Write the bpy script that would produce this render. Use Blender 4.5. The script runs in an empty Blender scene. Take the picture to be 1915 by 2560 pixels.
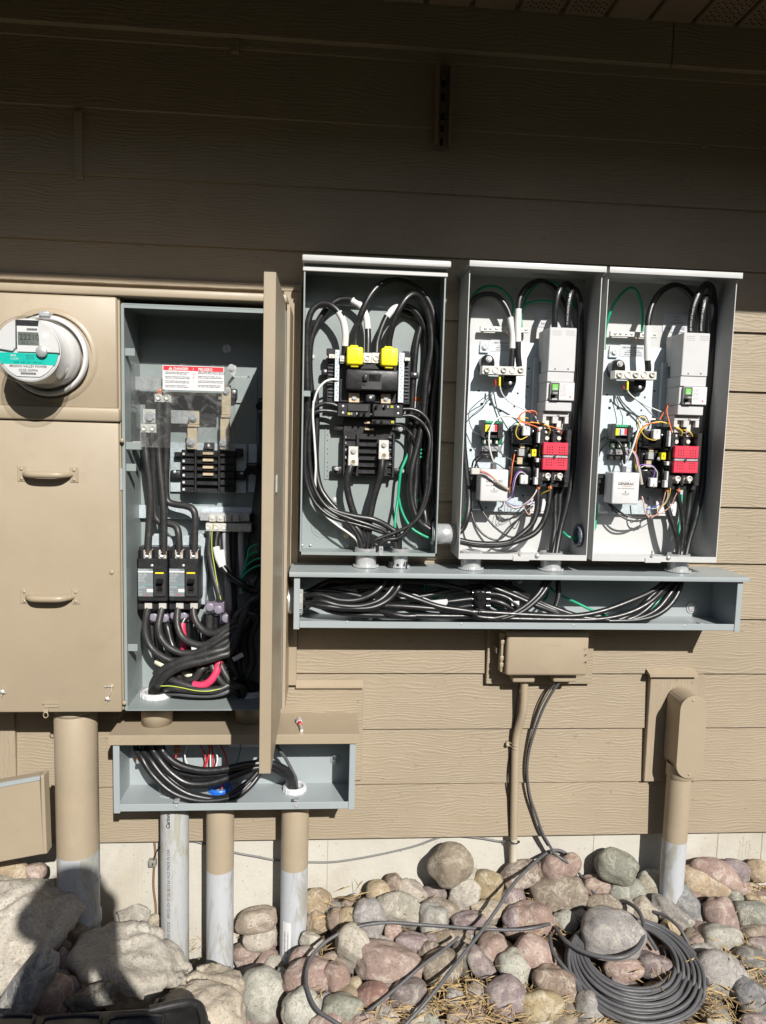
import bpy, bmesh, math, random
from mathutils import Vector, Matrix, noise
C = bpy.data.collections.new('scene'); S = bpy.context.scene; S.collection.children.link(C)
# ------------------------------------------------------------------ camera, sky, sun, exposure
YAW, PIT, ROL, CY, CZ, FP = 0.07812552, -0.10160316, 0.02684746, -2.15491336, 1.2500429, 1800.0
fw = Vector((math.sin(YAW)*math.cos(PIT), math.cos(YAW)*math.cos(PIT), math.sin(PIT)))
rt = fw.cross(Vector((0, 0, 1))).normalized(); up = rt.cross(fw)
c_, s_ = math.cos(ROL), math.sin(ROL)
RT, UP = c_*rt + s_*up, -s_*rt + c_*up
cam = bpy.data.cameras.new('camera'); co = bpy.data.objects.new('camera', cam); C.objects.link(co)
co.matrix_world = Matrix(((RT.x, UP.x, -fw.x, 0), (RT.y, UP.y, -fw.y, CY), (RT.z, UP.z, -fw.z, CZ), (0, 0, 0, 1)))
cam.sensor_fit = 'HORIZONTAL'; cam.sensor_width = 36; cam.lens = FP/1915*36; cam.clip_start = .02; cam.clip_end = 500
S.camera = co
SUN = Vector((.305, -1, .695)).normalized()
w = bpy.data.worlds.new('World'); S.world = w; w.use_nodes = True
nt = w.node_tree; sky = nt.nodes.new('ShaderNodeTexSky'); sky.sky_type = 'NISHITA'; sky.sun_disc = False
sky.sun_elevation = math.asin(SUN.z); sky.sun_rotation = math.atan2(SUN.x, SUN.y)
nt.links.new(sky.outputs[0], nt.nodes['Background'].inputs[0]); nt.nodes['Background'].inputs[1].default_value = .055
sl = bpy.data.lights.new('sun', 'SUN'); sl.energy = 5.0; sl.angle = math.radians(.5); sl.color = (1, .965, .905)
so = bpy.data.objects.new('sun', sl); C.objects.link(so); so.rotation_euler = SUN.to_track_quat('Z', 'Y').to_euler(); so.location = (1, -4, 4)
S.view_settings.view_transform = 'Standard'; S.view_settings.look = 'None'; S.view_settings.exposure = .35; S.view_settings.gamma = 1
# ------------------------------------------------------------------ measuring: photo point + distance from the wall -> world
RG = dict(A=(0,640,2.3643), B=(280,880,3.9405), C=(280,1280,3.4479), D=(0,1700,3.4479), E=(260,1740,2.5076), F=(740,630,4.1375),
 G=(740,980,4.1375), H=(1120,630,4.1375), I=(1120,1000,4.1375), J=(1460,640,3.9405), K=(1460,1000,3.9405), L=(640,1380,2.5076),
 M=(1200,1380,2.3643), N=(0,1980,2.1776), O=(640,2040,2.5076), Q=(1255,2040,2.5076), R=(1150,1540,2.1634), S=(0,0,1.655),
 T=(900,0,1.6305), U=(0,1000,2.7656), W=(700,1540,2.9554), X=(0,0,.86423), Z=(0,0,1.))
def ray(r, x, y):
    a = RG[r]; x = a[0]+x/a[2]; y = a[1]+y/a[2]
    return ((x-957.5)/FP)*RT - ((y-1280)/FP)*UP + fw
def pt(r, x, y, d):
    D = ray(r, x, y); t = (-CY-d)/D.y
    return Vector((t*D.x, -d, CZ+t*D.z))
# ------------------------------------------------------------------ mesh builder
OFF = {}
class MB:
    def __init__(s): s.v = []; s.f = []; s.m = []; s.sm = []; s.mats = []; s.cm = 0; s.smooth = False; s.marks = []
    def mark(s):
        if not s.marks or s.marks[-1] != len(s.f): s.marks.append(len(s.f))
        return s
    def mat(s, m):
        if m not in s.mats: s.mats.append(m)
        s.cm = s.mats.index(m); return s
    def add(s, vs, fs, smooth=None):
        b = len(s.v); s.v += [tuple(v) for v in vs]
        for f in fs: s.f.append([i+b for i in f]); s.m.append(s.cm); s.sm.append(s.smooth if smooth is None else smooth)
    def addbm(s, bm, smooth=None):
        bm.verts.index_update(); s.add([v.co for v in bm.verts], [[v.index for v in f.verts] for f in bm.faces], smooth); bm.free()
    def box(s, x0, x1, d0, d1, z0, z1, bev=0, seg=1):           # d = distance out from the wall
        x0, x1 = min(x0,x1), max(x0,x1); z0, z1 = min(z0,z1), max(z0,z1); ya, yb = -max(d0,d1), -min(d0,d1)
        vs = [(x0,ya,z0),(x1,ya,z0),(x1,yb,z0),(x0,yb,z0),(x0,ya,z1),(x1,ya,z1),(x1,yb,z1),(x0,yb,z1)]
        fs = [(3,2,1,0),(4,5,6,7),(0,1,5,4),(1,2,6,5),(2,3,7,6),(3,0,4,7)]
        if bev:
            bev = min(bev, (x1-x0)*.45, (yb-ya)*.45, (z1-z0)*.45)
            bm = bmesh.new(); q = [bm.verts.new(v) for v in vs]
            for f in fs: bm.faces.new([q[i] for i in f])
            bmesh.ops.bevel(bm, geom=bm.edges[:], offset=bev, segments=seg, affect='EDGES', profile=.5); s.addbm(bm, seg > 1)
        else: s.add(vs, fs)
        return s
    def pbox(s, r, x0, y0, x1, y1, dF, dB, bev=0, seg=1):        # front face at distance dF measured TL, BR in the photo
        a = pt(r, x0, y0, dF); b = pt(r, x1, y1, dF); return s.box(a.x, b.x, dF, dB, b.z, a.z, bev, seg)
    def prism(s, poly, d0, d1, bev=0, seg=1):                    # poly of (x,z), extruded along the wall normal
        a = sum(poly[i][0]*poly[(i+1) % len(poly)][1]-poly[(i+1) % len(poly)][0]*poly[i][1] for i in range(len(poly)))
        if a < 0: poly = poly[::-1]
        n = len(poly); f, k = -max(d0,d1), -min(d0,d1)
        vs = [(x,f,z) for x,z in poly]+[(x,k,z) for x,z in poly]
        fs = [list(range(n)), list(range(2*n-1,n-1,-1))]+[(i,i+n,(i+1) % n+n,(i+1) % n) for i in range(n)]
        if bev:
            bm = bmesh.new(); q = [bm.verts.new(v) for v in vs]
            for g in fs: bm.faces.new([q[i] for i in g])
            ed = [e for e in bm.edges if all(abs(v.co.y-f) < 1e-7 for v in e.verts)]
            bmesh.ops.bevel(bm, geom=ed, offset=bev, segments=seg, affect='EDGES', profile=.5); s.addbm(bm)
        else: s.add(vs, fs)
        return s
    def ppoly(s, r, pts, dF, dB, bev=0, seg=1):
        q = [pt(r, x, y, dF) for x, y in pts]; return s.prism([(v.x, v.z) for v in q], dF, dB, bev, seg)
    def cyl(s, a, b, r0, r1=None, n=20, cap=True, smooth=True):
        a, b = Vector(a), Vector(b); r1 = r0 if r1 is None else r1; ax = (b-a).normalized()
        u = ax.orthogonal().normalized(); v = ax.cross(u)
        ring = lambda c, r: [c+r*(math.cos(t)*u+math.sin(t)*v) for t in (2*math.pi*i/n for i in range(n))]
        s.add(ring(a,r0)+ring(b,r1), [(i,(i+1) % n,n+(i+1) % n,n+i) for i in range(n)], smooth)
        if cap: s.add(ring(a,r0), [list(range(n-1,-1,-1))], False); s.add(ring(b,r1), [list(range(n))], False)
        return s
    def lathe(s, c, ax, prof, n=32, smooth=True):                 # prof of (r, t along ax)
        c, ax = Vector(c), Vector(ax).normalized(); u = ax.orthogonal().normalized(); v = ax.cross(u); vs = []
        for r, t in prof: vs += [c+ax*t+r*(math.cos(a)*u+math.sin(a)*v) for a in (2*math.pi*i/n for i in range(n))]
        s.add(vs, [(k*n+i,k*n+(i+1) % n,(k+1)*n+(i+1) % n,(k+1)*n+i) for k in range(len(prof)-1) for i in range(n)], smooth); return s
    def ring(s, c, ax, ri, ro, h, n=32):
        return s.lathe(c, ax, [(ri,0),(ro,0),(ro,h),(ri,h),(ri,0)], n, False)
    def tube(s, pts, r, n=10, step=5, taper=None, cap=True, closed=False):
        P = [Vector(p) for p in pts]
        if len(P) == 2: P = [P[0], (P[0]+P[1])/2, P[1]]
        Q = []
        if closed:
            m = len(P); rng = range(m)
            g = lambda i: P[i % m]
        else:
            rng = range(len(P)-1); g = lambda i: P[i] if 0 <= i < len(P) else (2*P[0]-P[1] if i < 0 else 2*P[-1]-P[-2])
        for i in rng:
            a, b, c, d = g(i-1), g(i), g(i+1), g(i+2)
            for k in range(step):
                t = k/step
                Q.append(.5*((2*b)+(c-a)*t+(2*a-5*b+4*c-d)*t*t+(3*b-a-3*c+d)*t**3))
        if not closed: Q.append(P[-1])
        M = len(Q); vs = []
        T0 = (Q[1]-Q[0]).normalized(); u = T0.orthogonal().normalized()
        for i in range(M):
            T = (Q[(i+1) % M if closed else min(i+1,M-1)]-Q[(i-1) % M if closed else max(i-1,0)])
            T = T.normalized() if T.length > 1e-9 else T0
            u = (u-T*u.dot(T)); u = u.normalized() if u.length > 1e-9 else T.orthogonal().normalized(); v = T.cross(u); T0 = T
            rr = r if taper is None else r*taper(i/(M-1))
            vs += [Q[i]+rr*(math.cos(a)*u+math.sin(a)*v) for a in (2*math.pi*k/n for k in range(n))]
        L = M if closed else M-1
        fs = [(i*n+k, i*n+(k+1) % n, ((i+1) % M)*n+(k+1) % n, ((i+1) % M)*n+k) for i in range(L) for k in range(n)]
        s.add(vs, fs, True)
        if cap and not closed: s.add(vs[:n], [list(range(n-1,-1,-1))], False); s.add(vs[-n:], [list(range(n))], False)
        return s
    def text(s, body, x, z, d, size, align='CENTER', rot=0, bold=0, sx=1, fn=None, bend=None):
        cu = bpy.data.curves.new('t', 'FONT'); cu.body = body; cu.size = size; cu.align_x = align; cu.offset = bold*size; cu.resolution_u = 2
        o = bpy.data.objects.new('t', cu); me = o.to_mesh()
        cr, sr = math.cos(rot), math.sin(rot); vs = []
        for v in me.vertices:
            a, b = v.co.x*sx, v.co.y
            p = (x+a*cr-b*sr, -d, z+a*sr+b*cr)
            vs.append(bend(a, b) if bend else p)
        s.add(vs, [list(p.vertices) for p in me.polygons], False)
        o.to_mesh_clear(); bpy.data.objects.remove(o); bpy.data.curves.remove(cu); return s
    def build(s, name, mat=None, parent=None, loc=None):
        if s.marks:
            mk = sorted(set([0]+s.marks+[len(s.f)])); r = None
            for a, b in zip(mk, mk[1:]):
                if a == b: continue
                ids = sorted({i for f in s.f[a:b] for i in f}); ix = {v: k for k, v in enumerate(ids)}
                t = MB(); t.v = [s.v[i] for i in ids]; t.f = [[ix[i] for i in f] for f in s.f[a:b]]; t.sm = s.sm[a:b]
                used = sorted(set(s.m[a:b])); t.m = [used.index(q) for q in s.m[a:b]]; t.mats = [s.mats[q] for q in used] if s.mats else []
                r = t.build(name, mat, parent, loc)
            return r
        me = bpy.data.meshes.new(name)
        off = OFF[parent.name] if parent else Vector(loc) if loc is not None else Vector((sum(v[0] for v in s.v)/len(s.v), sum(v[1] for v in s.v)/len(s.v), min(v[2] for v in s.v)))
        me.from_pydata([(v[0]-off.x, v[1]-off.y, v[2]-off.z) for v in s.v], [], s.f)
        me.polygons.foreach_set('material_index', s.m); me.polygons.foreach_set('use_smooth', s.sm)
        for m in (s.mats or [mat]): me.materials.append(m)
        me.validate(); me.update()
        o = bpy.data.objects.new(name, me); C.objects.link(o)
        if parent: o.parent = parent
        else: o.location = off
        OFF[o.name] = off; return o
def tag(o, label=None, cat=None, group=None, kind=None):
    for k, v in (('label',label),('category',cat),('group',group),('kind',kind)):
        if v: o[k] = v
    return o
def thing(name, label, cat, loc, group=None):
    o = bpy.data.objects.new(name, None); C.objects.link(o); o.location = loc; o.empty_display_size = .05
    OFF[o.name] = Vector(loc); return tag(o, label, cat, group)
def copy_tree(o, dv, parent=None):
    c = o.copy(); C.objects.link(c); c.parent = parent
    if parent is None: c.location = o.location+Vector(dv)
    OFF[c.name] = OFF[o.name]
    for ch in list(o.children): copy_tree(ch, dv, c)
    return c
# ------------------------------------------------------------------ materials
MT = {}
def node_mat(name):
    m = bpy.data.materials.new(name); m.use_nodes = True; MT[name] = m; n = m.node_tree
    return m, n, n.nodes['Principled BSDF']
def N(n, t, **k):
    x = n.nodes.new(t)
    for a, b in k.items(): setattr(x, a, b)
    return x
def mix(n, fac, a, b, blend='MIX'):
    x = N(n, 'ShaderNodeMix', data_type='RGBA', blend_type=blend)
    for i, v in ((0, fac), (6, a), (7, b)):
        if hasattr(v, 'is_linked') or hasattr(v, 'links'): n.links.new(v, x.inputs[i])
        else: x.inputs[i].default_value = v if i == 0 else (*v[:3], 1)
    return x.outputs[2]
def tex(n, scale, detail=4, rough=.6, vec=None, dist=0):
    x = N(n, 'ShaderNodeTexNoise'); x.inputs['Scale'].default_value = scale; x.inputs['Detail'].default_value = detail
    x.inputs['Roughness'].default_value = rough; x.inputs['Distortion'].default_value = dist
    if vec is not None: n.links.new(vec, x.inputs['Vector'])
    return x.outputs[0]
def ramp(n, inp, stops):
    x = N(n, 'ShaderNodeValToRGB'); e = x.color_ramp.elements
    while len(e) < len(stops): e.new(.5)
    for i, (p, c) in enumerate(stops): e[i].position = p; e[i].color = (*c, 1) if isinstance(c, tuple) else (c, c, c, 1)
    n.links.new(inp, x.inputs[0]); return x.outputs[0]
def bump(n, b, h, strength, dist):
    x = N(n, 'ShaderNodeBump'); x.inputs['Strength'].default_value = strength; x.inputs['Distance'].default_value = dist
    n.links.new(h, x.inputs['Height']); n.links.new(x.outputs[0], b.inputs['Normal']); return x
def geo(n): return N(n, 'ShaderNodeNewGeometry').outputs['Position']
def paint(name, col, rough=.45, metal=0, var=.12, dirt=None, bs=.15, scale=9, spec=.5, dirtamt=.3):
    m, n, b = node_mat(name); g = geo(n)
    v = tex(n, scale, 5, .6, g)
    base = mix(n, ramp(n, v, [(.3, 0.), (.7, 1.)]), [c*(1-var) for c in col], [min(1, c*(1+var*.6)) for c in col])
    if dirt:
        f = ramp(n, tex(n, scale*2.3, 8, .7, g, 1), [(.55, 0.), (.75, dirtamt)]); base = mix(n, f, base, dirt)
    n.links.new(base, b.inputs['Base Color']); b.inputs['Roughness'].default_value = rough; b.inputs['Metallic'].default_value = metal
    b.inputs['Specular IOR Level'].default_value = spec
    r = ramp(n, tex(n, scale*3, 4, .6, g), [(.3, max(.02, rough-.08)), (.7, min(1, rough+.1))]); n.links.new(r, b.inputs['Roughness'])
    if bs: bump(n, b, tex(n, 350, 3, .6, g), bs, .0006)
    return m
def siding_mat(name, col, vertical=False):
    m, n, b = node_mat(name); g = geo(n); sp = N(n, 'ShaderNodeSeparateXYZ'); n.links.new(g, sp.inputs[0])
    lx, lz = (sp.outputs[2], sp.outputs[0]) if vertical else (sp.outputs[0], sp.outputs[2])
    def M(op, a, bb=0, cc=None):
        x = N(n, 'ShaderNodeMath', operation=op)
        for i, v in enumerate((a, bb)):
            if hasattr(v, 'links'): n.links.new(v, x.inputs[i])
            else: x.inputs[i].default_value = v
        return x.outputs[0]
    row = M('FLOOR', M('DIVIDE', lz, .178))
    xo = M('ADD', lx, M('MULTIPLY', row, 7.31)); zo = M('ADD', lz, M('MULTIPLY', row, .537))
    def comb(a, c, k=0.):
        x = N(n, 'ShaderNodeCombineXYZ'); n.links.new(a, x.inputs[0]); n.links.new(c, x.inputs[1])
        if hasattr(k, 'links'): n.links.new(k, x.inputs[2])
        return x.outputs[0]
    big = tex(n, 1, 2, .5, comb(M('MULTIPLY', xo, 3.2), M('MULTIPLY', zo, 9.)))
    fine = tex(n, 1, 2, .5, comb(M('MULTIPLY', xo, 28.), M('MULTIPLY', zo, 60.)))
    ph = M('ADD', M('MULTIPLY', zo, 105.), M('ADD', M('MULTIPLY', big, 7.5), M('MULTIPLY', fine, 1.3)))
    s1 = M('SINE', M('MULTIPLY', ph, 6.283 / 1.0))
    line = ramp(n, M('ADD', M('MULTIPLY', s1, .5), .5), [(.0, 0.), (.45, .15), (.8, 1.)])
    brk = ramp(n, tex(n, 1, 3, .6, comb(M('MULTIPLY', xo, 9.), M('MULTIPLY', zo, 42.))), [(.38, .1), (.6, 1.)])
    h = M('MULTIPLY', line, brk)
    h2 = M('ADD', h, M('MULTIPLY', tex(n, 1, 3, .6, comb(M('MULTIPLY', xo, 60.), M('MULTIPLY', zo, 380.))), .35))
    bump(n, b, h2, .75, .0009)
    d = ramp(n, tex(n, 2.2, 6, .65, g), [(.3, 0.), (.75, 1.)])
    base = mix(n, d, [c*.9 for c in col], [c*1.07 for c in col])
    base = mix(n, ramp(n, tex(n, 60, 2, .5, g), [(.70, 0.), (.74, .5)]), base, (.2, .15, .1))
    n.links.new(base, b.inputs['Base Color']); b.inputs['Roughness'].default_value = .5; b.inputs['Specular IOR Level'].default_value = .35
    return m
BEIGE = (.345, .282, .20)
siding = siding_mat('siding_paint', (.31, .254, .182)); vtrim = siding_mat('trim_paint', (.325, .266, .192), True)
beige = paint('beige_enamel', BEIGE, .42, dirt=(.25, .205, .15), dirtamt=.35, var=.07, scale=4)
beigepipe = paint('beige_pipe_paint', (.345, .282, .20), .5, dirt=(.55, .5, .42), dirtamt=.12, var=.05, scale=14)
gray = paint('gray_enamel', (.25, .285, .283), .38, var=.05, dirt=(.22, .22, .2), dirtamt=.12, scale=6)
lgray = paint('light_gray_enamel', (.50, .505, .50), .4, var=.04, dirt=(.4, .4, .38), dirtamt=.1, scale=6)
wire_gray = paint('wireway_gray_enamel', (.31, .345, .355), .36, var=.04, dirt=(.3, .3, .28), dirtamt=.15, scale=6)
black = paint('black_phenolic', (.02, .02, .022), .4, var=.3, dirt=(.12, .11, .1), dirtamt=.35, bs=.3, scale=30)
blackgl = paint('black_gloss', (.012, .012, .013), .22, var=.2, bs=0, scale=20)
cablem = paint('black_cable_jacket', (.014, .014, .015), .36, var=.3, dirt=(.07, .06, .055), dirtamt=.3, bs=.08, scale=25, spec=.65)
cablehi = paint('dusty_black_cable_jacket', (.03, .029, .029), .45, var=.3, dirt=(.13, .12, .11), dirtamt=.45, bs=.1, scale=30, spec=.5)
graycable = paint('dark_gray_jacket', (.085, .085, .09), .5, var=.15, dirt=(.2, .19, .17), dirtamt=.4, bs=.1, scale=20)
white = paint('white_tape', (.68, .68, .66), .5, var=.05, bs=.3, scale=40)
whitep = paint('white_plastic', (.60, .60, .61), .38, var=.03, bs=.05)
green = paint('green_insulation', (.01, .33, .17), .38, var=.1, bs=.05)
pink = paint('red_tape', (.75, .05, .13), .4, var=.1, bs=.1)
redw = paint('red_wire', (.5, .02, .03), .4, bs=0); orangew = paint('orange_wire', (.75, .16, .05), .4, bs=0); yelloww = paint('yellow_wire', (.72, .5, .04), .4, bs=0)
purplew = paint('purple_wire', (.28, .12, .5), .4, bs=0); bluew = paint('blue_wire', (.05, .12, .5), .4, bs=0); pinkw = paint('pink_wire', (.6, .36, .3), .4, bs=0)
yellow = paint('yellow_plastic', (.85, .75, .02), .4, var=.03, bs=.05)
redp = paint('red_cover', (.6, .035, .07), .42, var=.06, bs=.1)
alum = paint('aluminium_lug', (.66, .64, .59), .4, metal=.3, var=.1, bs=.2, scale=60)
steel = paint('zinc_steel', (.60, .61, .62), .3, metal=.5, var=.15, bs=.1, scale=40)
copper = paint('bare_copper', (.75, .27, .12), .35, metal=.4, var=.2, bs=0, scale=80)
brass = paint('tin_plated_bus', (.62, .50, .34), .38, metal=.3, var=.15, bs=.1, scale=20)
pvcw = paint('white_pvc', (.42, .435, .46), .5, var=.04, dirt=(.4, .38, .3), dirtamt=.5, bs=.1, scale=7)
pvcg = paint('gray_pvc', (.38, .385, .39), .5, var=.06, dirt=(.36, .34, .26), dirtamt=.6, bs=.1, scale=6)
def stain(m, col, sc, lo, amt):
    n = m.node_tree; b = n.nodes['Principled BSDF']; src = b.inputs['Base Color'].links[0].from_socket
    mp = N(n, 'ShaderNodeMapping'); mp.inputs['Scale'].default_value = (sc, sc, sc*.22); n.links.new(geo(n), mp.inputs[0])
    f = ramp(n, tex(n, 1, 9, .72, mp.outputs[0], .7), [(lo, 0.), (lo+.09, amt)]); n.links.new(mix(n, f, src, col), b.inputs['Base Color'])
stain(pvcw, (.28,.27,.22), 18, .52, .75); stain(pvcg, (.27,.265,.20), 20, .50, .8); stain(concrete_, (.3,.26,.2), 7, .62, .5) if 0 else None
label_w = paint('white_label', (.64, .64, .65), .45, var=.02, bs=0); label_s = paint('silver_label', (.5, .52, .55), .4, var=.03, bs=0)
ink = paint('black_ink', (.02, .02, .022), .5, bs=0); inkg = paint('grey_ink', (.22, .22, .23), .5, bs=0); redl = paint('red_label', (.7, .03, .04), .45, bs=0)
orangel = paint('orange_label', (.85, .2, .03), .45, bs=0); teal = paint('teal_label', (.0, .5, .42), .45, bs=0); bluep = paint('blue_plastic', (.02, .15, .6), .35, bs=.1)
dkhole = paint('dark_cavity', (.01, .01, .01), .8, bs=0)
pcb = paint('green_circuit_board', (.01, .13, .06), .4, var=.3, bs=.2, scale=60)
def galv_mat():
    m, n, b = node_mat('galvanised_steel'); g = geo(n); v = N(n, 'ShaderNodeTexVoronoi'); v.inputs['Scale'].default_value = 260; n.links.new(g, v.inputs['Vector'])
    c = ramp(n, v.outputs['Color'], [(.1, (.50, .56, .60)), (.9, (.57, .63, .67))]); n.links.new(c, b.inputs['Base Color'])
    b.inputs['Metallic'].default_value = .45; r = ramp(n, v.outputs['Color'], [(.1, .42), (.9, .55)]); n.links.new(r, b.inputs['Roughness']); return m
galv = galv_mat()
def clear_mat(name, tint=(1, 1, 1), refl=.08, haze=0.0):
    m, n, b = node_mat(name); n.nodes.remove(b); out = n.nodes['Material Output']
    t = N(n, 'ShaderNodeBsdfTransparent'); t.inputs[0].default_value = (*tint, 1); gl = N(n, 'ShaderNodeBsdfGlossy'); gl.inputs['Roughness'].default_value = .06
    df = N(n, 'ShaderNodeBsdfDiffuse'); df.inputs[0].default_value = (.6, .6, .6, 1)
    lw_ = N(n, 'ShaderNodeLayerWeight'); fr = N(n, 'ShaderNodeMapRange'); pw = N(n, 'ShaderNodeMath', operation='POWER'); pw.inputs[1].default_value = 4; n.links.new(lw_.outputs['Facing'], pw.inputs[0]); n.links.new(pw.outputs[0], fr.inputs[0]); fr.inputs[3].default_value = .04; fr.inputs[4].default_value = .5
    ms = N(n, 'ShaderNodeMixShader'); n.links.new(fr.outputs[0], ms.inputs[0]); n.links.new(t.outputs[0], ms.inputs[1]); n.links.new(gl.outputs[0], ms.inputs[2])
    m2 = N(n, 'ShaderNodeMixShader'); f = ramp(n, tex(n, 18, 8, .75, geo(n), 1.5), [(.5, haze*.25), (.8, haze*2.4)]); n.links.new(f, m2.inputs[0])
    n.links.new(ms.outputs[0], m2.inputs[1]); n.links.new(df.outputs[0], m2.inputs[2]); n.links.new(m2.outputs[0], out.inputs[0]); return m
acrylic = clear_mat('clear_acrylic', (.95, .96, .96), haze=.10); glass = clear_mat('meter_glass', (.97, .97, .96), haze=.02)
lens = clear_mat('violet_clear_vinyl', (.62, .55, .68), haze=.12)
def concrete_mat():
    m, n, b = node_mat('concrete'); g = geo(n); v = tex(n, 3, 8, .65, g)
    c = ramp(n, v, [(.3, (.41, .385, .335)), (.6, (.485, .465, .41)), (.8, (.52, .50, .445))])
    c = mix(n, ramp(n, tex(n, 1.1, 6, .7, g, .6), [(.55, 0.), (.70, .6)]), c, (.33, .28, .21))
    vo = N(n, 'ShaderNodeTexVoronoi'); vo.inputs['Scale'].default_value = 45; n.links.new(g, vo.inputs['Vector'])
    c = mix(n, ramp(n, vo.outputs['Distance'], [(.07, .7), (.12, 0.)]), c, (.2, .17, .13))
    n.links.new(c, b.inputs['Base Color']); b.inputs['Roughness'].default_value = .85
    bump(n, b, tex(n, 60, 6, .7, g), .5, .003); return m
concrete = concrete_mat()
def rock_mat(name, sp, bs):
    m, n, b = node_mat(name); tc = N(n, 'ShaderNodeTexCoord').outputs['Object']; oi = N(n, 'ShaderNodeObjectInfo')
    va = N(n, 'ShaderNodeVectorMath', operation='ADD'); n.links.new(tc, va.inputs[0])
    cm = N(n, 'ShaderNodeMath', operation='MULTIPLY'); n.links.new(oi.outputs['Random'], cm.inputs[0]); cm.inputs[1].default_value = 37.
    n.links.new(cm.outputs[0], va.inputs[1]); v = va.outputs[0]
    c = oi.outputs['Color']
    c = mix(n, .10, c, (.36, .32, .26)); dk = mix(n, 1., c, (.72, .69, .67), 'MULTIPLY'); lt = mix(n, .5, c, (.60, .55, .46))
    c1 = mix(n, ramp(n, tex(n, 9, 6, .65, v, .8), [(.35, 0.), (.65, 1.)]), dk, c)
    c2 = mix(n, ramp(n, tex(n, 22, 9, .75, v, 1.5), [(.48, 0.), (.66, .9)]), c1, lt)
    c3 = mix(n, ramp(n, tex(n, 160, 5, .8, v), [(.36, .7), (.48, 0.)]), c2, (.1, .085, .07))
    c4 = mix(n, ramp(n, tex(n, 5, 5, .7, v, 2.5), [(.58, 0.), (.62, .4), (.66, 0.)]), c3, (.62, .57, .5))
    n.links.new(c4, b.inputs['Base Color']); b.inputs['Roughness'].default_value = .82; b.inputs['Specular IOR Level'].default_value = .25
    h = N(n, 'ShaderNodeMath', operation='ADD'); n.links.new(tex(n, 38, 9, .75, v), h.inputs[0]); n.links.new(tex(n, 190, 5, .8, v), h.inputs[1])
    bump(n, b, h.outputs[0], bs, .006); return m
cobble = rock_mat('river_cobble', .4, .45); limestone = rock_mat('rough_limestone', .4, .6)
soil = paint('dry_soil', (.14, .105, .07), .95, var=.5, dirt=(.3, .24, .15), dirtamt=.7, bs=1, scale=30, spec=.1)
low_bounce = paint('low_bounce_ground', (.028, .032, .018), .95, var=.4, bs=0, scale=5, spec=.1)  # unseen far ground, made dark so little light bounces onto the wall
straw = paint('dry_needles', (.50, .36, .18), .7, var=.35, bs=0, scale=50)
E_ = .178
# ------------------------------------------------------------------ ground (the bed rises towards the house on the right)
def gz(x, d):
    if d > .6: k = min(1, (d-.6)/.7); k = k*k*(3-2*k); return gz(x, .6)*(1-k)-.22*k
    t = min(1, max(0, (x+.42)/.5)); t = t*t*(3-2*t)
    return (-.50+t*.31) - (.10+.22*t)*min(d, .9) + .01*noise.noise(Vector((x*4, d*4, 0)))
XS = [-40,-12,-4,-2]+[-1.5+.06*i for i in range(60)]+[2.2,4,12,40]; DS = [-.05,0]+[.04*i for i in range(1,30)]+[1.3,1.6,2,3,5,7,10,14,22,60]
g = MB(); horizon_block = lambda d: 0 if d < 5 else min(7, (d-5)*.62)  # unseen bank added behind the camera to keep low sky off the wall
vs = [(x, -d, gz(x, d)-.03+horizon_block(d)) for d in DS for x in XS]; nx = len(XS)
g.smooth = True; g.add(vs, [(j*nx+i, j*nx+i+1, (j+1)*nx+i+1, (j+1)*nx+i) for j in range(len(DS)-1) for i in range(nx-1)])
g.v = [(a, b, c) for a, b, c in g.v]; g.mats = [soil, low_bounce]
k = 0
for j in range(len(DS)-1):
    for i in range(nx-1): g.m[k] = 1 if DS[j] >= 1.2 else 0; k += 1
gr = g.build('ground', loc=(0,0,0)); tag(gr, kind='structure')
# ------------------------------------------------------------------ the house
house = thing('house', 'beige lap-sided house wall under a deep eave, above a pale concrete footing', 'house', (0, .1, -.6))
X0, X1 = -3.2, 4.2
b = MB().mat(siding)
for k in range(0, 13):
    z0, z1 = k*E_, (k+1)*E_+.001
    sag = .0012*random.Random(k).uniform(-1, 1)
    b.add([(X0,-.0135,z0+sag),(X1,-.0135,z0-sag),(X1,-.004,z1),(X0,-.004,z1)], [(0,1,2,3)])
    b.add([(X0,-.0135,z0+sag),(X1,-.0135,z0-sag),(X1,.01,z0-sag),(X0,.01,z0+sag)], [(3,2,1,0)])
b.build('siding', parent=house)
MB().box(X0, X1, .006, -.12, 13*E_-.002, 2.60).mat(siding).build('sheathing', siding, house) if 0 else None
b = MB().mat(siding); zt = pt('T', 1655, 300, .02).z
b.box(X0, X1, .012, -.02, 13*E_+.001, zt+.01); b.build('siding_strip', parent=house)
b = MB().mat(siding); b.box(X0, pt('T',1275,200,.03).x-.0015, .030, -.02, zt, 2.47, .002); b.box(pt('T',1275,200,.03).x+.0015, X1, .030, -.02, zt, 2.47, .002); b.build('frieze_board', parent=house)
# upper wall behind everything and roof mass
MB().box(X0, X1, .0, -.25, .02, 2.9).build('wall_core', siding, house)
MB().box(X0, X1, -.018, -.25, -1.0, .02).build('foundation', concrete, house)
b = MB().mat(concrete)
for px in (450, ): pass
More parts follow.
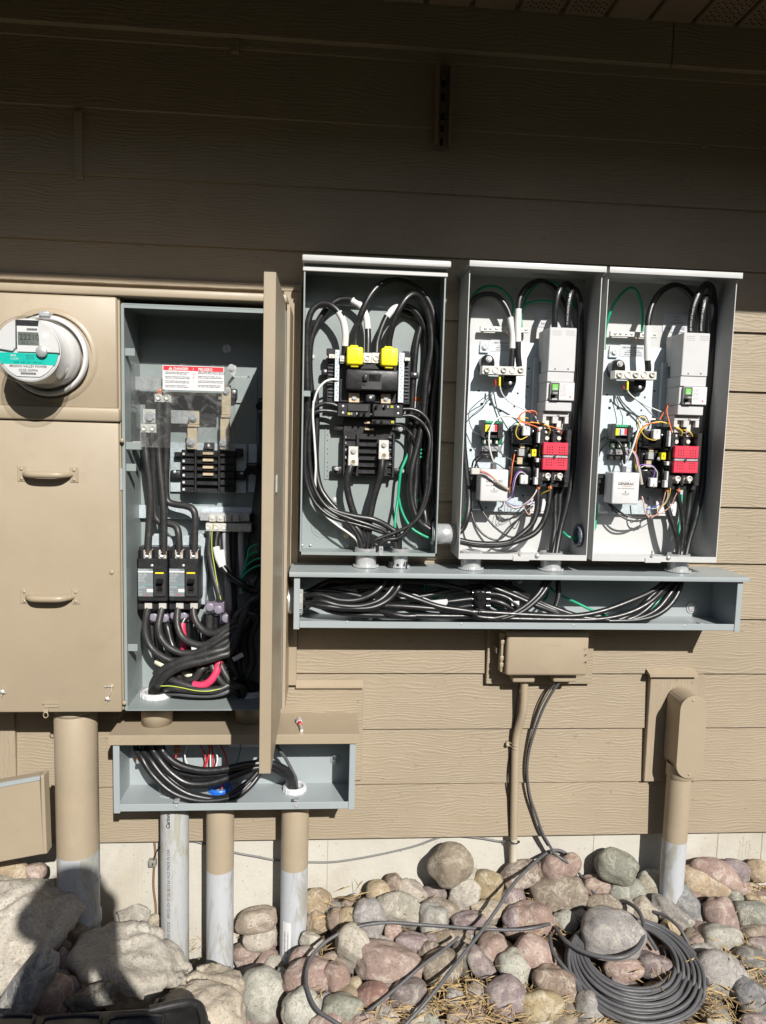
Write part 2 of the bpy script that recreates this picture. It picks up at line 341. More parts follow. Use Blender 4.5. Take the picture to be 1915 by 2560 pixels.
# soffit: vented vinyl planks with grooves running out from the wall
sof = MB().mat(MT['beige_enamel'])
zs = 2.455; xw = X0; Wd = .128
groove = paint('soffit_brown', (.26, .20, .14), .6, var=.1, bs=.1); sof = MB().mat(groove)
while xw < X1:
    sof.box(xw, xw+Wd-.014, .0305, 1.0, zs, zs+.02, .003); sof.box(xw+Wd-.013, xw+Wd-.001, .0305, 1.0, zs+.014, zs+.024)
    xw += Wd
sof.mat(dkhole)
k = 0; xw = X0
while xw < X1:
    if k % 4 in (1, 2) and .3 < xw < 1.9:
        for i in range(9):
            for j in range(12): sof.box(xw+.012+i*.011, xw+.0165+i*.011, .05+j*.02+(i % 2)*.006, .056+j*.02+(i % 2)*.006, zs-.0008, zs+.002)
    xw += Wd; k += 1
sof.build('soffit', parent=house)
OV = (2.32-1.652)/.695
MB().box(X0, X1, OV, OV-.03, 2.32, 2.56).build('fascia', groove, house)
MB().box(X0, X1, OV-.031, -.4, 2.49, 2.56).build('roof_deck', groove, house)
# trim boards and blocks round the equipment
def board(name, r, x0, y0, x1, y1, d, m, bev=.0015, lab=None):
    o = MB().pbox(r, x0, y0, x1, y1, d, -.002, bev).build(name, m, house)
    if lab: o['label'] = lab
    return o
zc = pt('A', 1000, 180, .2).z
tx0, tx1 = -.62, pt('W', 125, 100, .03).x
b = MB().mat(vtrim).box(pt('X', 608, 1000, .03).x, tx1, .03, -.002, pt('W', 60, 515, .03).z, pt('A', 1500, 215, .02).z+.005, .002); b.build('trim_board', parent=house)
b = MB().mat(siding).box(-1.5, tx1, .026, -.002, pt('A', 1500, 215, .02).z+.0065, pt('A', 1500, 160, .02).z+.0, .002); b.build('trim_board', parent=house)
zb0, zb1 = pt('W', 600, 1218, .024).z, pt('W', 300, 530, .024).z
b = MB().mat(siding).box(pt('X', 245, 1700, .024).x, pt('W', 610, 900, .024).x, .024, -.002, zb0, zb1-.001, .002); b.build('mounting_block', parent=house)
b = MB().mat(beige); p, q = pt('W', 118, 488, .03), pt('W', 615, 488, .03)
b.box(p.x, q.x, .036, .0, pt('W', 300, 530, .03).z, pt('W', 300, 530, .03).z+.004); b.add([(p.x,-.037,zb1+.003),(q.x,-.037,zb1+.003),(q.x,-.012,p.z),(p.x,-.012,p.z)], [(0,1,2,3)]); b.build('drip_flashing', parent=house)
b = MB().mat(vtrim).box(-1.6, pt('D', 130, 500, .02).x, .022, -.002, pt('X', 30, 1790, .02).z, zc, .002); b.build('trim_board', parent=house)
# telecom mounting block, conduit body mounting board with flashing
board('mounting_block', 'R', 155, 60, 712, 368, .028, siding)
board('mounting_block', 'R', 1034, 322, 1293, 893, .028, vtrim)
b = MB().mat(beige); p, q = pt('R', 1030, 305, .045), pt('R', 1293, 308, .045)
b.box(p.x, q.x, .045, .0, p.z-.012, p.z-.009); b.box(p.x, q.x, .046, .044, p.z-.015, p.z-.0092); b.add([(p.x,-.0455,p.z-.0088),(q.x,-.0455,p.z-.0088),(q.x,-.012,p.z+.002),(p.x,-.012,p.z+.002)], [(0,1,2,3)]); b.build('drip_flashing', parent=house)
for r, x0, y0, x1, y1 in (('S', 305, 455, 343, 735), ('S', 955, 160, 989, 216), ('T', 1395, 590, 1416, 600)):
    b = MB().mat(siding); a, c = pt(r, x0, y0, .016), pt(r, x1, y1, .016); b.box(a.x, c.x, .0165, .004, c.z, a.z, .0008); b.build('joint_cover', parent=house)
# foundation details: form seams, rust stain
b = MB().mat(paint('form_seam', (.4, .35, .27), .9, bs=.3))
for r, x, y in (('W', 355, 1700), ('Q', 573, 200), ('Q', 1350, 200), ('Q', 1627, 200), ('N', 243, 330)):
    p = pt(r, x, y, -.018); z = -.02; b.mark()
    while z > -.5:
        b.box(p.x-.0012+random.uniform(-.0005,.0005), p.x+.0012, -.0165, -.02, z-.03, z); z -= .03
b.build('form_seam', parent=house)
ghost = paint('faint_transfer_print', (.46, .40, .31), .9, bs=0)
for r, xs, ys in (('N', 640, 270), ('Q', 1490, 100)):
    b = MB().mat(ghost); rr = random.Random(5)
    for i in range(7 if r == 'N' else 4):
        p = pt(r, xs+i*21, ys+rr.uniform(0, 60), -.0172)
        b.mark(); b.text(''.join(rr.choice('EOHNSUIARLMTB ') for _ in range(34)), p.x, p.z, -.0172, .0095, 'LEFT', -math.pi/2)
    b.build('transferred_print', parent=house)
# ------------------------------------------------------------------ strut channel high on the wall
st = thing('strut_channel', 'short slotted brown strut channel fixed high on the shaded siding', 'bracket', pt('T', 340, 595, .015))
brn = paint('brown_strut_paint', (.22, .16, .11), .55, bs=.3)
a, c = pt('T', 320, 240, .05), pt('T', 362, 590, .05)
b = MB().mat(brn); b.box(a.x, c.x+.004, .020, .016, c.z, a.z)
b.box(a.x-.003, a.x, .052, .016, c.z, a.z); b.box(c.x+.004, c.x+.007, .052, .016, c.z, a.z)
b.box(a.x, a.x+.006, .052, .049, c.z, a.z); b.box(c.x-.002, c.x+.004, .052, .049, c.z, a.z); b.build('channel', parent=st)
b = MB().mat(dkhole); xm = (a.x+c.x+.004)/2
for t in (.22, .38, .62, .75, .92):
    z = a.z+(c.z-a.z)*t; b.mark(); b.box(xm-.005, xm+.005, .0206, .018, z-.011, z+.011, .004, 2)
b.build('slot', parent=st)
b = MB().mat(brn)
for t in (.16, .7): z = a.z+(c.z-a.z)*t; b.mark(); b.cyl((xm,-.02,z), (xm,-.028,z), .008, n=6)
b.build('bolt', parent=st)
# ------------------------------------------------------------------ enclosures
def shell(mb, x0, x1, z0, z1, dF, dB, t=.0025, top=True):
    mb.box(x0, x1, dB+t, dB, z0, z1)                    # back
    mb.box(x0, x0+t, dF, dB+t, z0, z1); mb.box(x1-t, x1, dF, dB+t, z0, z1)
    mb.box(x0+t, x1-t, dF, dB+t, z0, z0+t)
    if top: mb.box(x0+t, x1-t, dF, dB+t, z1-t, z1)
# --- service cabinet (left)
XL, XR, ZB, ZT = -.540, -.118, .492, 1.578
cab = thing('service_cabinet', 'big beige meter and breaker cabinet with its right door swung wide open', 'electrical cabinet', (-.6, -.1, .49))
b = MB().mat(gray); b.box(XL, XR, .019, .016, ZB, ZT); b.box(XL-.002, XL, .2, .016, ZB, ZT); b.box(XR, XR+.002, .2, .016, ZB, ZT)
b.box(XL, XR, 0.2, .0195, ZB-.003, ZB); b.box(XL, XR, 0.2, .0195, ZT, ZT+.003)
b.box(XL, XR, .2, .197, ZT-.0085, ZT-.0005); b.box(XL, XL+.006, .2015, .199, ZB, ZT); b.build('inner_box', parent=cab)
b = MB().mat(beige); zTop = pt('A', 700, 185, .215).z; zt2 = pt('A', 700, 245, .215).z
b.box(-1.75, XR+.004, .2175, .008, zt2+.004, zTop, .004, 2); b.box(-1.75, XL-.004, .19, .010, ZB, zt2)
b.box(XR+.003, XR+.012, .205, .010, ZB, zt2+.002, .001); b.box(-1.75, XR, .1, .009, ZT+.008, zt2+.002)
b.box(XL-.016, XL-.004, .203, .19, ZB+.001, zt2+.002, .001); b.build('outer_shell', parent=cab)
yS = pt('A', 350, 975, .215).z
cx1 = pt('U', 826, 800, .215).x; cx2 = pt('A', 692, 500, .22).x
b = MB().mat(beige); b.box(-1.74, cx1, .214, .19, ZB-.002, yS-.0012, .004, 2); lc = b.build('lower_cover', parent=cab)
b = MB().mat(beige); zr = pt('A', 350, 890, .22).z
b.box(-1.74, cx2+.004, .2215, .19, yS+.0012, zr, .005, 2); b.box(-1.74, cx2-.002, .2165, .19, zr-.002, zt2+.001, .005, 2)
mc = pt('A', 292, 592, .2165); b.lathe(mc, (0,-1,0), [(.122,0.),(.118,.003),(.112,.006),(.108,.006)], 48)
uc = b.build('meter_cover', parent=cab)
def screw(mb, c, r=.006, h=.003, ax=(0,-1,0), hexa=False, mk=True):
    c = Vector(c); ax = Vector(ax)
    if mk: mb.mark()
    if hexa: mb.cyl(c, c+ax*h*.3, r*1.45, n=20); mb.cyl(c+ax*h*.3, c+ax*h, r, n=6, smooth=False)
    else: mb.lathe(c, ax, [(r,0),(r*.95,h*.5),(r*.6,h*.9),(0.0001,h)], 14)
    return mb
# handles on the lower cover
for (x0, y0, x1) in ((118, 458, 541), (138, 1303, 552)):
    hb = MB().mat(beige); pc = pt('U', (x0+x1)/2+4, y0+55, .214); L = abs(pt('U', x1, y0, .214).x-pt('U', x0, y0, .214).x)/2
    hh = L*.25
    for s in (-1, 1): hb.box(pc.x+s*(L-.011)-.011, pc.x+s*(L-.011)+.011, .2165, .2138, pc.z-.020, pc.z+.020, .0012)
    pts = [(pc.x-L+.018,-.215,pc.z),(pc.x-L+.026,-.228,pc.z),(pc.x-L*.45,-.243,pc.z),(pc.x,-.246,pc.z),(pc.x+L*.45,-.243,pc.z),(pc.x+L-.026,-.228,pc.z),(pc.x+L-.018,-.215,pc.z)]
    hb.tube(pts, .0078, 14, 6, lambda t: .75+.4*math.sin(math.pi*t)); h = hb.build('handle', parent=lc)
    sb = MB().mat(beige)
    for s in (-1, 1):
        for q in (-1, 1): screw(sb, (pc.x+s*(L-.011), -.2166, pc.z+q*.0125), .0045, .003)
    sb.build('screw', parent=h)
b = MB().mat(beige)
for r, x, y in (('U', 772, 1192), ('D', 965, 52), ('D', 1072, 198), ('U', 843, 280)):
    screw(b, pt(r, x, y, .2141), .006, .0035)
b.build('cover_screw', parent=lc)
b = MB().mat(beige); p = pt('D', 445, 215, .2145); b.box(p.x-.019, p.x+.019, .218, .214, p.z-.0065, p.z+.0055, .001); b.box(p.x-.022, p.x+.018, .2205, .2182, p.z+.0042, p.z+.0062); b.build('hasp', parent=lc)
b = MB().mat(beigepipe); p = pt('D', 395, 235, .22); b.tube([p+Vector((0,0,.008)), p+Vector((.002,-.003,0)), p+Vector((0,0,-.003))], .0012, 6); b.cyl(p+Vector((0,-.001,-.009)), p+Vector((0,.004,-.009)), .007, n=16)
b.tube([p+Vector((.006*math.cos(a),-.002,-.021+.0075*math.sin(a))) for a in [i*math.pi/5 for i in range(10)]], .0013, 6, closed=True)
tag(b.build('meter_seal'), 'round beige seal hanging on a ring below the hasp of the cabinet', 'seal')
for r, x, y, lab in (('D', 925, 160, 'small grey wire seal by the lower right corner of the cabinet cover'), ('D', 22, 100, 'small wire seal at the left edge of the photo on the cabinet cover')):
    p = pt(r, x, y, .219); b = MB().mat(alum); b.lathe(p, (0,-1,0), [(.006,0),(.006,.003),(.0001,.004)], 8)
    q = pt('D', 965, 60, .219) if x > 500 else pt('D', -5, 85, .219)
    b.tube([p, (p+q)/2+Vector((.004,-.003,0)), q], .0008, 5); b.tube([p, p+Vector((-.003,-.002,-.013))], .001, 5); b.tube([p, p+Vector((.009,-.002,-.004))], .001, 5)
    if x > 500: b.tube([q+Vector((0,0,.001)), q+Vector((-.008,-.002,.003)), q+Vector((-.016,-.001,.0)), q+Vector((-.021,0,.001))], .0009, 5)
    tag(b.build('wire_seal'), lab, 'seal')
# open door, hinged at the right edge of the opening
door = MB().mat(beige); dx = -.120
zD0, zD1 = .478, 1.598
door.box(dx, dx+.0022, .556, .208, zD0, zD1); door.box(dx-.024, dx+.0022, .5585, .5555, zD0, zD1, .001)
door.box(dx-.022, dx, .5555, .535, zD0, zD0+.002); door.box(dx-.022, dx, .5555, .208, zD1-.002, zD1); door.box(dx-.022, dx, .535, .208, zD0, zD0+.002); door.box(dx-.02, dx, .210, .208, zD0, zD1)
dr = door.build('open_door', parent=cab)
b = MB().mat(steel); p = pt('B', 1620, 1300, .5); b.box(dx+.0022, dx+.006, .50, .47, p.z-.02, p.z+.02, .001); b.box(dx-.026, dx-.024, .5, .46, p.z-.03, p.z+.02)
b.build('latch', parent=dr)
# interior tabs on the left wall of the cabinet
b = MB().mat(gray)
for r, x, y in (('A', 770, 568), ('A', 778, 1250), ('C', 183, 1168), ('B', 240, 925)):
    p = pt(r, x, y, .17); b.mark(); b.box(XL, p.x+.012, .172, .17, p.z-.010, p.z+.010, .0008)
b.build('mounting_tab', parent=cab)
b = MB().mat(steel)
for x, y in ((980, 350), (1208, 360), (1435, 373)): screw(b, pt('A', x, y, .0195), .005, .003)
screw(b, pt('A', 1340, 548, .0195), .0085, .004, hexa=True); b.build('back_screw', parent=cab)
b = MB().mat(steel); p = pt('U', 845, 505, .2); b.box(XL-.013, XL-.007, .209, .203, p.z-.022, p.z+.022, .001); b.box(XL-.007, XL-.001, .206, .203, p.z-.045, p.z+.012, .001); b.build('latch_catch', parent=cab)
# --- lower beige-lidded wireway
G0, G1, GB, GF = -.564, .079, .010, .178
gz0 = pt('E', 107, 722, .178).z; gz1 = pt('E', 62, 296, .178).z
gx1 = pt('E', 1572, 500, .178).x; gx0 = pt('E', 62, 400, .178).x
lw = thing('wireway', 'short gray wireway with a beige lid below the service cabinet, cover off', 'wireway', (-.2, -.1, gz0))
b = MB().mat(wire_gray); shell(b, gx0, gx1, gz0+.001, gz1, .1785, .027)
b.box(gx0+.0025, gx1-.0025, .181, .1786, gz0, gz0+.021, .001); b.box(gx0-.001, gx0+.0165, .1835, .1787, gz0-.004, gz1, .001); b.box(gx1-.0165, gx1+.001, .1835, .1787, gz0-.004+.002, gz1, .001)
b.build('trough', parent=lw)
b = MB().mat(beige); p = pt('E', 32, 262, .185)
b.box(gx0-.012, gx1+.010, .187, .026, gz1+.0005, gz1+.0035, .001); b.box(gx0-.012, gx1+.010, .1895, .1872, gz1-.0005, gz1+.0035+.0225*0+.0, .0005); 
zl = pt('E', 32, 295, .19).z; zu = pt('E', 60, 250, .19).z
b.box(gx0-.012, gx1+.010, .190, .1872, gz1-.001, zu, .0008); b.box(gx0-.012, gx1+.010, .1871, .026, zu-.003, zu, .0005)
b.build('lid', parent=lw)
b = MB().mat(beige)
p = pt('E', 1236, 180, .12)
bb = MB(); 
kb = MB().mat(steel)
for x in (452, 1205):
    p = pt('E', x, 690, .181); kb.mark(); kb.box(p.x-.006, p.x+.006, .1825, .181, p.z-.0055, p.z+.0055); screw(kb, (p.x, -.1825, p.z), .0028, .002, mk=False)
    kb.box(p.x-.007, p.x+.007, .16, .176, gz0+.022, gz0+.026)
kb.build('clip_screw', parent=lw)
kb = MB().mat(steel); p = pt('E', 1448, 398, .03); kb.lathe(p, (0,-1,0), [(.016,0),(.015,.002),(.006,.001),(.005,.004),(.0001,.004)], 24); kb.build('washer', parent=lw)
kb = MB().mat(label_w); kb.pbox('E', 782, 280, 975, 320, .031, .0297); kb.mat(inkg)
for i in range(3):
    p = pt('E', 800+i*8, 288+i*9, .0315); kb.text('TYPE 3R ENCLOSURE   LISTED'[:26-i*5], p.x, p.z, .0316, .0052, 'LEFT')
kb.build('rating_label', parent=lw)
# bolt lying on that lid
b = MB().mat(steel); a = pt('E', 1222, 45, .10); a.z = zu+.009; c = Vector((pt('E', 1240, 190, .17).x, -.172, zu+.005))
dirv = (c-a).normalized(); b.cyl(a, a+dirv*.018, .009, n=6, smooth=False); b.cyl(a+dirv*.018, c, .0045, n=10); b.mat(redw).cyl(a+dirv*.022, a+dirv*.036, .0062, n=10)
tag(b.build('anchor_bolt'), 'rusty bolt with red sleeve lying on the beige lid of the lower wireway', 'bolt')
# --- panel box (middle)
P0, P1, PB, PT_ = -.0745, .3165, .917, 1.712
pan = thing('breaker_panel_box', 'open dark gray breaker panel box left of the two pale gray boxes', 'electrical box', (.12, -.06, PB))
b = MB().mat(gray); shell(b, P0, P1, PB, PT_, .125, .014, .002)
b.box(P0, P1, .127, .1252, PB, PB+.009); b.box(P0, P0+.004, .127, .1252, PB, PT_); b.box(P1-.004, P1, .127, .1252, PB, PT_); b.build('box', parent=pan)
b = MB().mat(lgray); zz = pt('F', 85, 190, .13).z
b.box(P0-.003, P1+.004, .131, .1272, PT_-.014, PT_-.003, .0015)
zz0, zz1 = pt('F', 80, 135, .145).z, pt('F', 80, 62, .145).z
b.box(P0-.005, P1+.010, .147, .014, PT_+.008, PT_+.026, .004, 2); b.mat(gray); b.box(P0, P1, .12, .014, PT_+.0002, PT_+.009); b.build('rain_hood', parent=pan)
b = MB().mat(gray); p = pt('F', 815, 80, .09); b.lathe((p.x, -.085, PT_+.026), (0,0,1), [(.035,0),(.034,.003),(.03,.006),(.0001,.007)], 28); b.build('hub_cover_plate', parent=pan)
b = MB().mat(lgray)
for r, x, y, rad in (('F', 170, 1087, .0075), ('G', 405, 1120, .0095)):
    b.mark(); b.lathe(pt(r, x, y, .0165), (0,-1,0), [(rad,0),(rad,.001),(.0001,.0012)], 24)
b.build('plug', parent=pan)
b = MB().mat(gray)
for x, y, R_ in ((265, 1395, (.030, .022, .014)), (500, 1480, (.02, .013)), (1200, 1480, (.03, .02))):
    b.mark()
    for rr in R_: p = pt('G', x, y, .0165); b.lathe(p, (0,-1,0), [(rr-.001,0),(rr-.0005,.0012),(rr+.0005,.0012),(rr+.001,0)], 32)
for x, y, rad in ((455, 400, .011), (800, 430, .010), (1135, 430, .010)):
    b.mark(); b.lathe(pt('F', x, y, .0165), (0,-1,0), [(rad,0),(rad*.9,.003),(rad*.3,.001),(.0001,.001)], 24)
b.mark(); b.pbox('G', 300, 335, 350, 905, .0185, .0165, .001); b.build('knockout', parent=pan)
b = MB().mat(dkhole)
for y in (358, 387, 445, 500, 590, 640, 730, 775, 815, 870): screw(b, pt('G', 325, y, .0186), .0016, .0003)
b.build('pan_hole', parent=pan)
b = MB().mat(steel)
for x, y in ((65, 1583), (150, 1583), (533, 1588), (1230, 1603)): screw(b, pt('G', x, y, .020), .0035, .003)
b.mat(brass); screw(b, pt('G', 520, 1485, .0165), .006, .006, hexa=True); b.build('rivet', parent=pan)
b = MB().mat(steel)
p = pt('G', 880, 1640, .13); b.box(p.x-.006, p.x+.006, .1295, .1272, PB, p.z+.012, .001); b.mat(dkhole); screw(b, (p.x, -.1296, p.z+.004), .002, .0003, mk=False); b.build('sealing_tab', parent=pan)
b = MB().mat(gray); p = pt('F', 120, 1465, .1); b.box(P0+.002, p.x+.008, .1, .098, p.z-.008, p.z+.008, .001); b.build('side_tab', parent=pan)
b = MB().mat(label_w); b.pbox('F', 1182, 1500, 1290, 1700, .018, .0165); b.mat(orangel); b.pbox('F', 1182, 1500, 1290, 1545, .0186, .0182)
b.mat(ink); p = pt('F', 1240, 1540, .019); b.text('WARNING', p.x+.012, p.z, .019, .006); b.prism([(p.x-.012,p.z),(p.x-.005,p.z),(p.x-.0085,p.z+.007)], .0189, .0187)
for i in range(10): q = pt('F', 1190, 1560+i*14, .0186); b.text('arc flash hazard ppe'[:18-(i*3) % 7], q.x, q.z, .0184, .0025, 'LEFT')
b.build('warning_label', parent=pan)
# --- transfer switch boxes: one built, one copied
TX0, TX1, TZ0, TZ1, TD = .3755, .7485, .9155, 1.7325, .155
DXT = .3885
ts = thing('transfer_switch_box', 'pale gray open transfer switch box in the middle, beside the dark panel box', 'electrical box', (.55, -.1, TZ0), 'open pale gray transfer switch boxes on the wireway')
b = MB().mat(lgray); shell(b, TX0, TX1, TZ0, TZ1, TD, .014, .0022)
b.box(TX0+.0022, TX1-.0022, TD, TD-.002, TZ0+.0022, TZ0+.016); b.build('box', parent=ts)
b = MB().mat(lgray); b.box(TX0-.004, TX1+.004, TD+.018, .012, TZ1+.001, TZ1+.003, .0008)
b.box(TX0-.004, TX1+.004, TD+.020, TD+.0182, TZ1-.013, TZ1+.003, .0015, 2); b.box(TX0-.004, TX0-.0022, TD+.018, .012, TZ1-.012, TZ1+.001); b.box(TX1+.0022, TX1+.004, TD+.018, .012, TZ1-.012, TZ1+.001); b.build('lid', parent=ts)
b = MB().mat(lgray); p = pt('I', 740, 1600, TD); b.box(p.x-.019, p.x+.028, TD+.003, TD-.018, TZ0-.003, TZ0-.001+.0, .0006); b.box(p.x-.019, p.x+.028, TD+.003, TD+.001, TZ0-.002, TZ0+.012, .001)
b.mat(steel); b.cyl((p.x, -TD-.002, p.z-.002), (p.x, -TD-.002, p.z+.018), .0022, n=10); b.cyl((p.x, -TD-.002, p.z-.002), (p.x, -TD-.002, p.z+.006), .004, n=12); b.build('sealing_tab', parent=ts)
b = MB().mat(steel); p = pt('I', 922, 1610, TD); screw(b, (p.x, -TD-.001, p.z), .0068, .005); b.build('ground_screw', parent=ts)
b = MB().mat(lgray); p = pt('J', 620, 435, .0165); p.x -= DXT
for rr in (.0185, .026): b.lathe(p, (0,-1,0), [(rr-.001,0),(rr-.0005,.001),(rr+.0005,.001),(rr+.001,0)], 40)
b.build('knockout', parent=ts)
kb = MB().mat(label_s); a, c = pt('J', 780, 562, .018), pt('J', 1040, 755, .018); kb.box(a.x-DXT, c.x-DXT, .018, .0165, c.z, a.z); kb.mat(ink)
for s_t, x, y, sz in (('UTILITY', 915, 608, .0062), ('SOURCE', 910, 638, .0062), ('CONNECTIONS', 910, 668, .0062), ('N1', 848, 730, .0115), ('N2', 965, 730, .0115)):
    p = pt('J', x, y, .0185); kb.text(s_t, p.x-DXT, p.z, .0185, sz)
kb.build('label', parent=ts)
# --- long wireway under the boxes
Wz0, Wz1, WF = .7165, .880, .168
wx0, wx1 = -.0865, 1.2135
gw = thing('long_wireway', 'long pale gray wireway full of cables under the three upper boxes, cover off', 'wireway', (.56, -.09, Wz0))
b = MB().mat(wire_gray); shell(b, wx0, wx1, Wz0+.001, Wz1-.006, WF, .014)
b.box(wx0+.016, wx1-.015, WF+.0025, WF+.0003, Wz0, Wz0+.019, .001); b.box(wx0-.001, wx0+.0155, WF+.005, WF+.0005, Wz0-.004, Wz1-.006, .001); b.box(wx1-.0155, wx1+.001, WF+.005, WF+.0005, Wz0-.004, Wz1-.006, .001)
b.build('trough', parent=gw)
b = MB().mat(wire_gray); b.box(wx0-.014, wx1+.013, WF+.013, .013, Wz1-.0055, Wz1-.0030); b.box(wx0-.014, wx1+.013, WF+.015, WF+.0132, Wz1-.0165, Wz1-.0030+.0, .0012, 2); b.build('lid', parent=gw)
b = MB().mat(steel)
for r, x, y in (('L', 570, 438), ('L', 1287, 450), ('M', 555, 434), ('M', 1210, 436)): screw(b, pt(r, x, y, WF+.0025), .003, .001)
b.build('screw', parent=gw)
b = MB().mat(steel); screw(b, pt('M', 1252, 330, .018), .012, .004, hexa=True); screw(b, pt('M', 232, 168, .018), .011, .003); p = pt('M', 1315, 405, .15); b.mark(); b.box(p.x-.008, p.x+.006, .15, .13, Wz0+.004, Wz0+.016); b.build('anchor_washer', parent=gw)
b = MB().mat(label_s); b.pbox('M', 78, 150, 165, 262, .019, .0167); b.mat(inkg)
for i in range(7): q = pt('M', 84, 168+i*13, .0195); b.text('WIREWAY TYPE 3R'[:15-(i % 3)*3], q.x, q.z, .0195, .004, 'LEFT')
b.build('rating_label', parent=gw)
MP = MB()
# ------------------------------------------------------------------ fittings shared by the boxes
def fl(r, x, y, z):                                             # photo point met with the level plane z
    D = ray(r, x, y); t = (z-CZ)/D.z; return Vector((t*D.x, CY+t*D.y, z))
def bushing(name, c, ax, r, m, label, group=None, h=.016):
    t = thing(name, label, 'conduit bushing', c, group); ax = Vector(ax); c = Vector(c)
    b = MB().mat(m); b.lathe(c, ax, [(r*.80,0),(r*1.06,0),(r*1.09,h*.15),(r*1.09,h*.75),(r*1.0,h),(r*.86,h),(r*.80,h*.8),(r*.80,0)], 40, False); b.build('ring', parent=t)
    u = ax.orthogonal().normalized(); v = ax.cross(u); b = MB().mat(m)
    for i in range(16):
        a = 2*math.pi*i/16; dv = math.cos(a)*u+math.sin(a)*v; b.mark(); b.cyl(c+dv*r*1.09+ax*h*.1, c+dv*r*1.09+ax*h*.85, r*.045, n=6)
    b.build('rib', parent=t); return t
def hub(c, r, z0, z1, label, group='metal hubs between the boxes and the long wireway'):
    c.z = z1
    t = thing('conduit_hub', label, 'conduit hub', (c.x, c.y, z0), group); x, y = c.x, c.y
    b = MB().mat(steel); b.ring((x,y,z0), (0,0,1), r*.88, r, z1-z0+.012); b.build('nipple', parent=t)
    b = MB().mat(steel); b.ring((x,y,z1+.004), (0,0,1), r*.9, r*1.14, .005, 12); b.build('locknut', parent=t)
    b = MB().mat(steel); b.ring((x,y,z1+.0095), (0,0,1), r*.84, r*1.08, .007, 40); b.build('bushing', parent=t)
    b = MB().mat(steel); b.ring((x,y,z0+.002), (0,0,1), r*.9, r*1.2, .005, 40)
    for i in range(40):
        a = 2*math.pi*i/40; b.cyl((x+r*1.2*math.cos(a),y+r*1.2*math.sin(a),z0+.002),(x+r*1.2*math.cos(a),y+r*1.2*math.sin(a),z0+.007), r*.05, n=5)
    b.build('knurled_ring', parent=t); return t
hA_ = pt('G', 725, 1650, .085); hB_ = pt('G', 1080, 1650, .088)
hub(hA_, .0300, .877, PB, 'larger metal hub under the dark breaker panel box, at its middle')
hub(hB_, .0225, .877, PB, 'smaller metal hub under the dark breaker panel box, right of its middle')
h1 = pt('I', 240, 1600, .10); h2 = pt('I', 1068, 1600, .10)
hub(h1, .0300, .877, TZ0, 'metal hub under the left end of the middle transfer switch box')
hub(h2, .0300, .877, TZ0, 'metal hub under the right end of the middle transfer switch box')
h3 = pt('K', 930, 1560, .10); hub(h3, .0300, .877, TZ0, 'metal hub under the rightmost transfer switch box')
def nipple(name, a, b_, r, m, label):
    t = MB().mat(m); ax = (Vector(b_)-Vector(a)).normalized(); L = (Vector(b_)-Vector(a)).length
    t.lathe(a, ax, [(r*.88,0),(r,0),(r,L),(r*.88,L),(r*.88,0)], 36); return tag(t.build(name), label, 'conduit nipple')
pz = pt('G', 1530, 1468, .085)
nipple('conduit_nipple', (P1-.012, pz.y, pz.z), (TX0+.006, pz.y, pz.z), .0300, steel, 'shiny zinc nipple joining the breaker panel box to the middle transfer switch box')
bushing('locknut', (P1-.0022, pz.y, pz.z), (-1,0,0), .032, gray, 'gray locknut round the nipple on the right inner wall of the breaker panel box', h=.008)
pz = pt('I', 1275, 1400, .10); bushing('conduit_bushing', (TX1-.0025, pz.y, pz.z), (-1,0,0), .031, paint('blue_gray_plastic', (.13,.15,.19), .4), 'blue-gray bushing on the right inner wall of the middle transfer switch box', h=.013)
pz = pt('L', 280, 300, .09); r4 = .0400
nipple('conduit_nipple', (XR-.014, pz.y, pz.z), (wx0+.004, pz.y, pz.z), r4, steel, 'short zinc nipple joining the service cabinet to the long wireway')
bushing('conduit_bushing', (wx0+.0028, pz.y, pz.z), (1,0,0), r4*.98, pvcg, 'light gray ribbed bushing at the left end of the long wireway', h=.020)
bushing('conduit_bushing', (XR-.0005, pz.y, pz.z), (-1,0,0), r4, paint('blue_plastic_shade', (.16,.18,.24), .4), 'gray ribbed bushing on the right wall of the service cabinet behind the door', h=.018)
b1 = fl('C', 388, 1585, ZB); b2 = fl('C', 1195, 1565, ZB)
bushing('conduit_bushing', b1, (0,0,1), .041, whitep, 'big white ribbed bushing on the sunlit left floor of the service cabinet')
bushing('conduit_bushing', b2, (0,0,1), .041, whitep, 'big ribbed bushing on the shaded right floor of the service cabinet')
lid_z = zu
for c, lab in ((b1, 'short beige conduit stub under the left side of the service cabinet'), (b2, 'short beige conduit stub under the right side of the service cabinet')):
    nipple('conduit_stub', (c.x, c.y, lid_z), (c.x, c.y, ZB-.004), .044, beigepipe, lab)
fz = gz0+.0035
cA, cB, cC = fl('E', 415, 612, fz), fl('E', 728, 598, fz), fl('E', 1195, 590, fz)
for c in (cA, cB, cC): c.y = (cB.y+cC.y)/2
bushing('conduit_bushing', cA, (0,0,1), .030, acrylic, 'clear bushing on the left floor of the short wireway, behind the cables')
bushing('conduit_bushing', cB, (0,0,1), .031, bluep, 'bright blue bushing on the floor of the short wireway')
bushing('conduit_bushing', cC, (0,0,1), .031, whitep, 'white ribbed bushing on the right floor of the short wireway')
for c, lab in ((cA, 'clear'), (cB, 'blue'), (cC, 'white')):
    o = MB().mat(steel).ring((c.x, c.y, fz-.001), (0,0,1), .030, .038, .003, 8).build('locknut'); tag(o, 'flat steel locknut under the %s bushing in the short wireway' % lab, 'locknut')
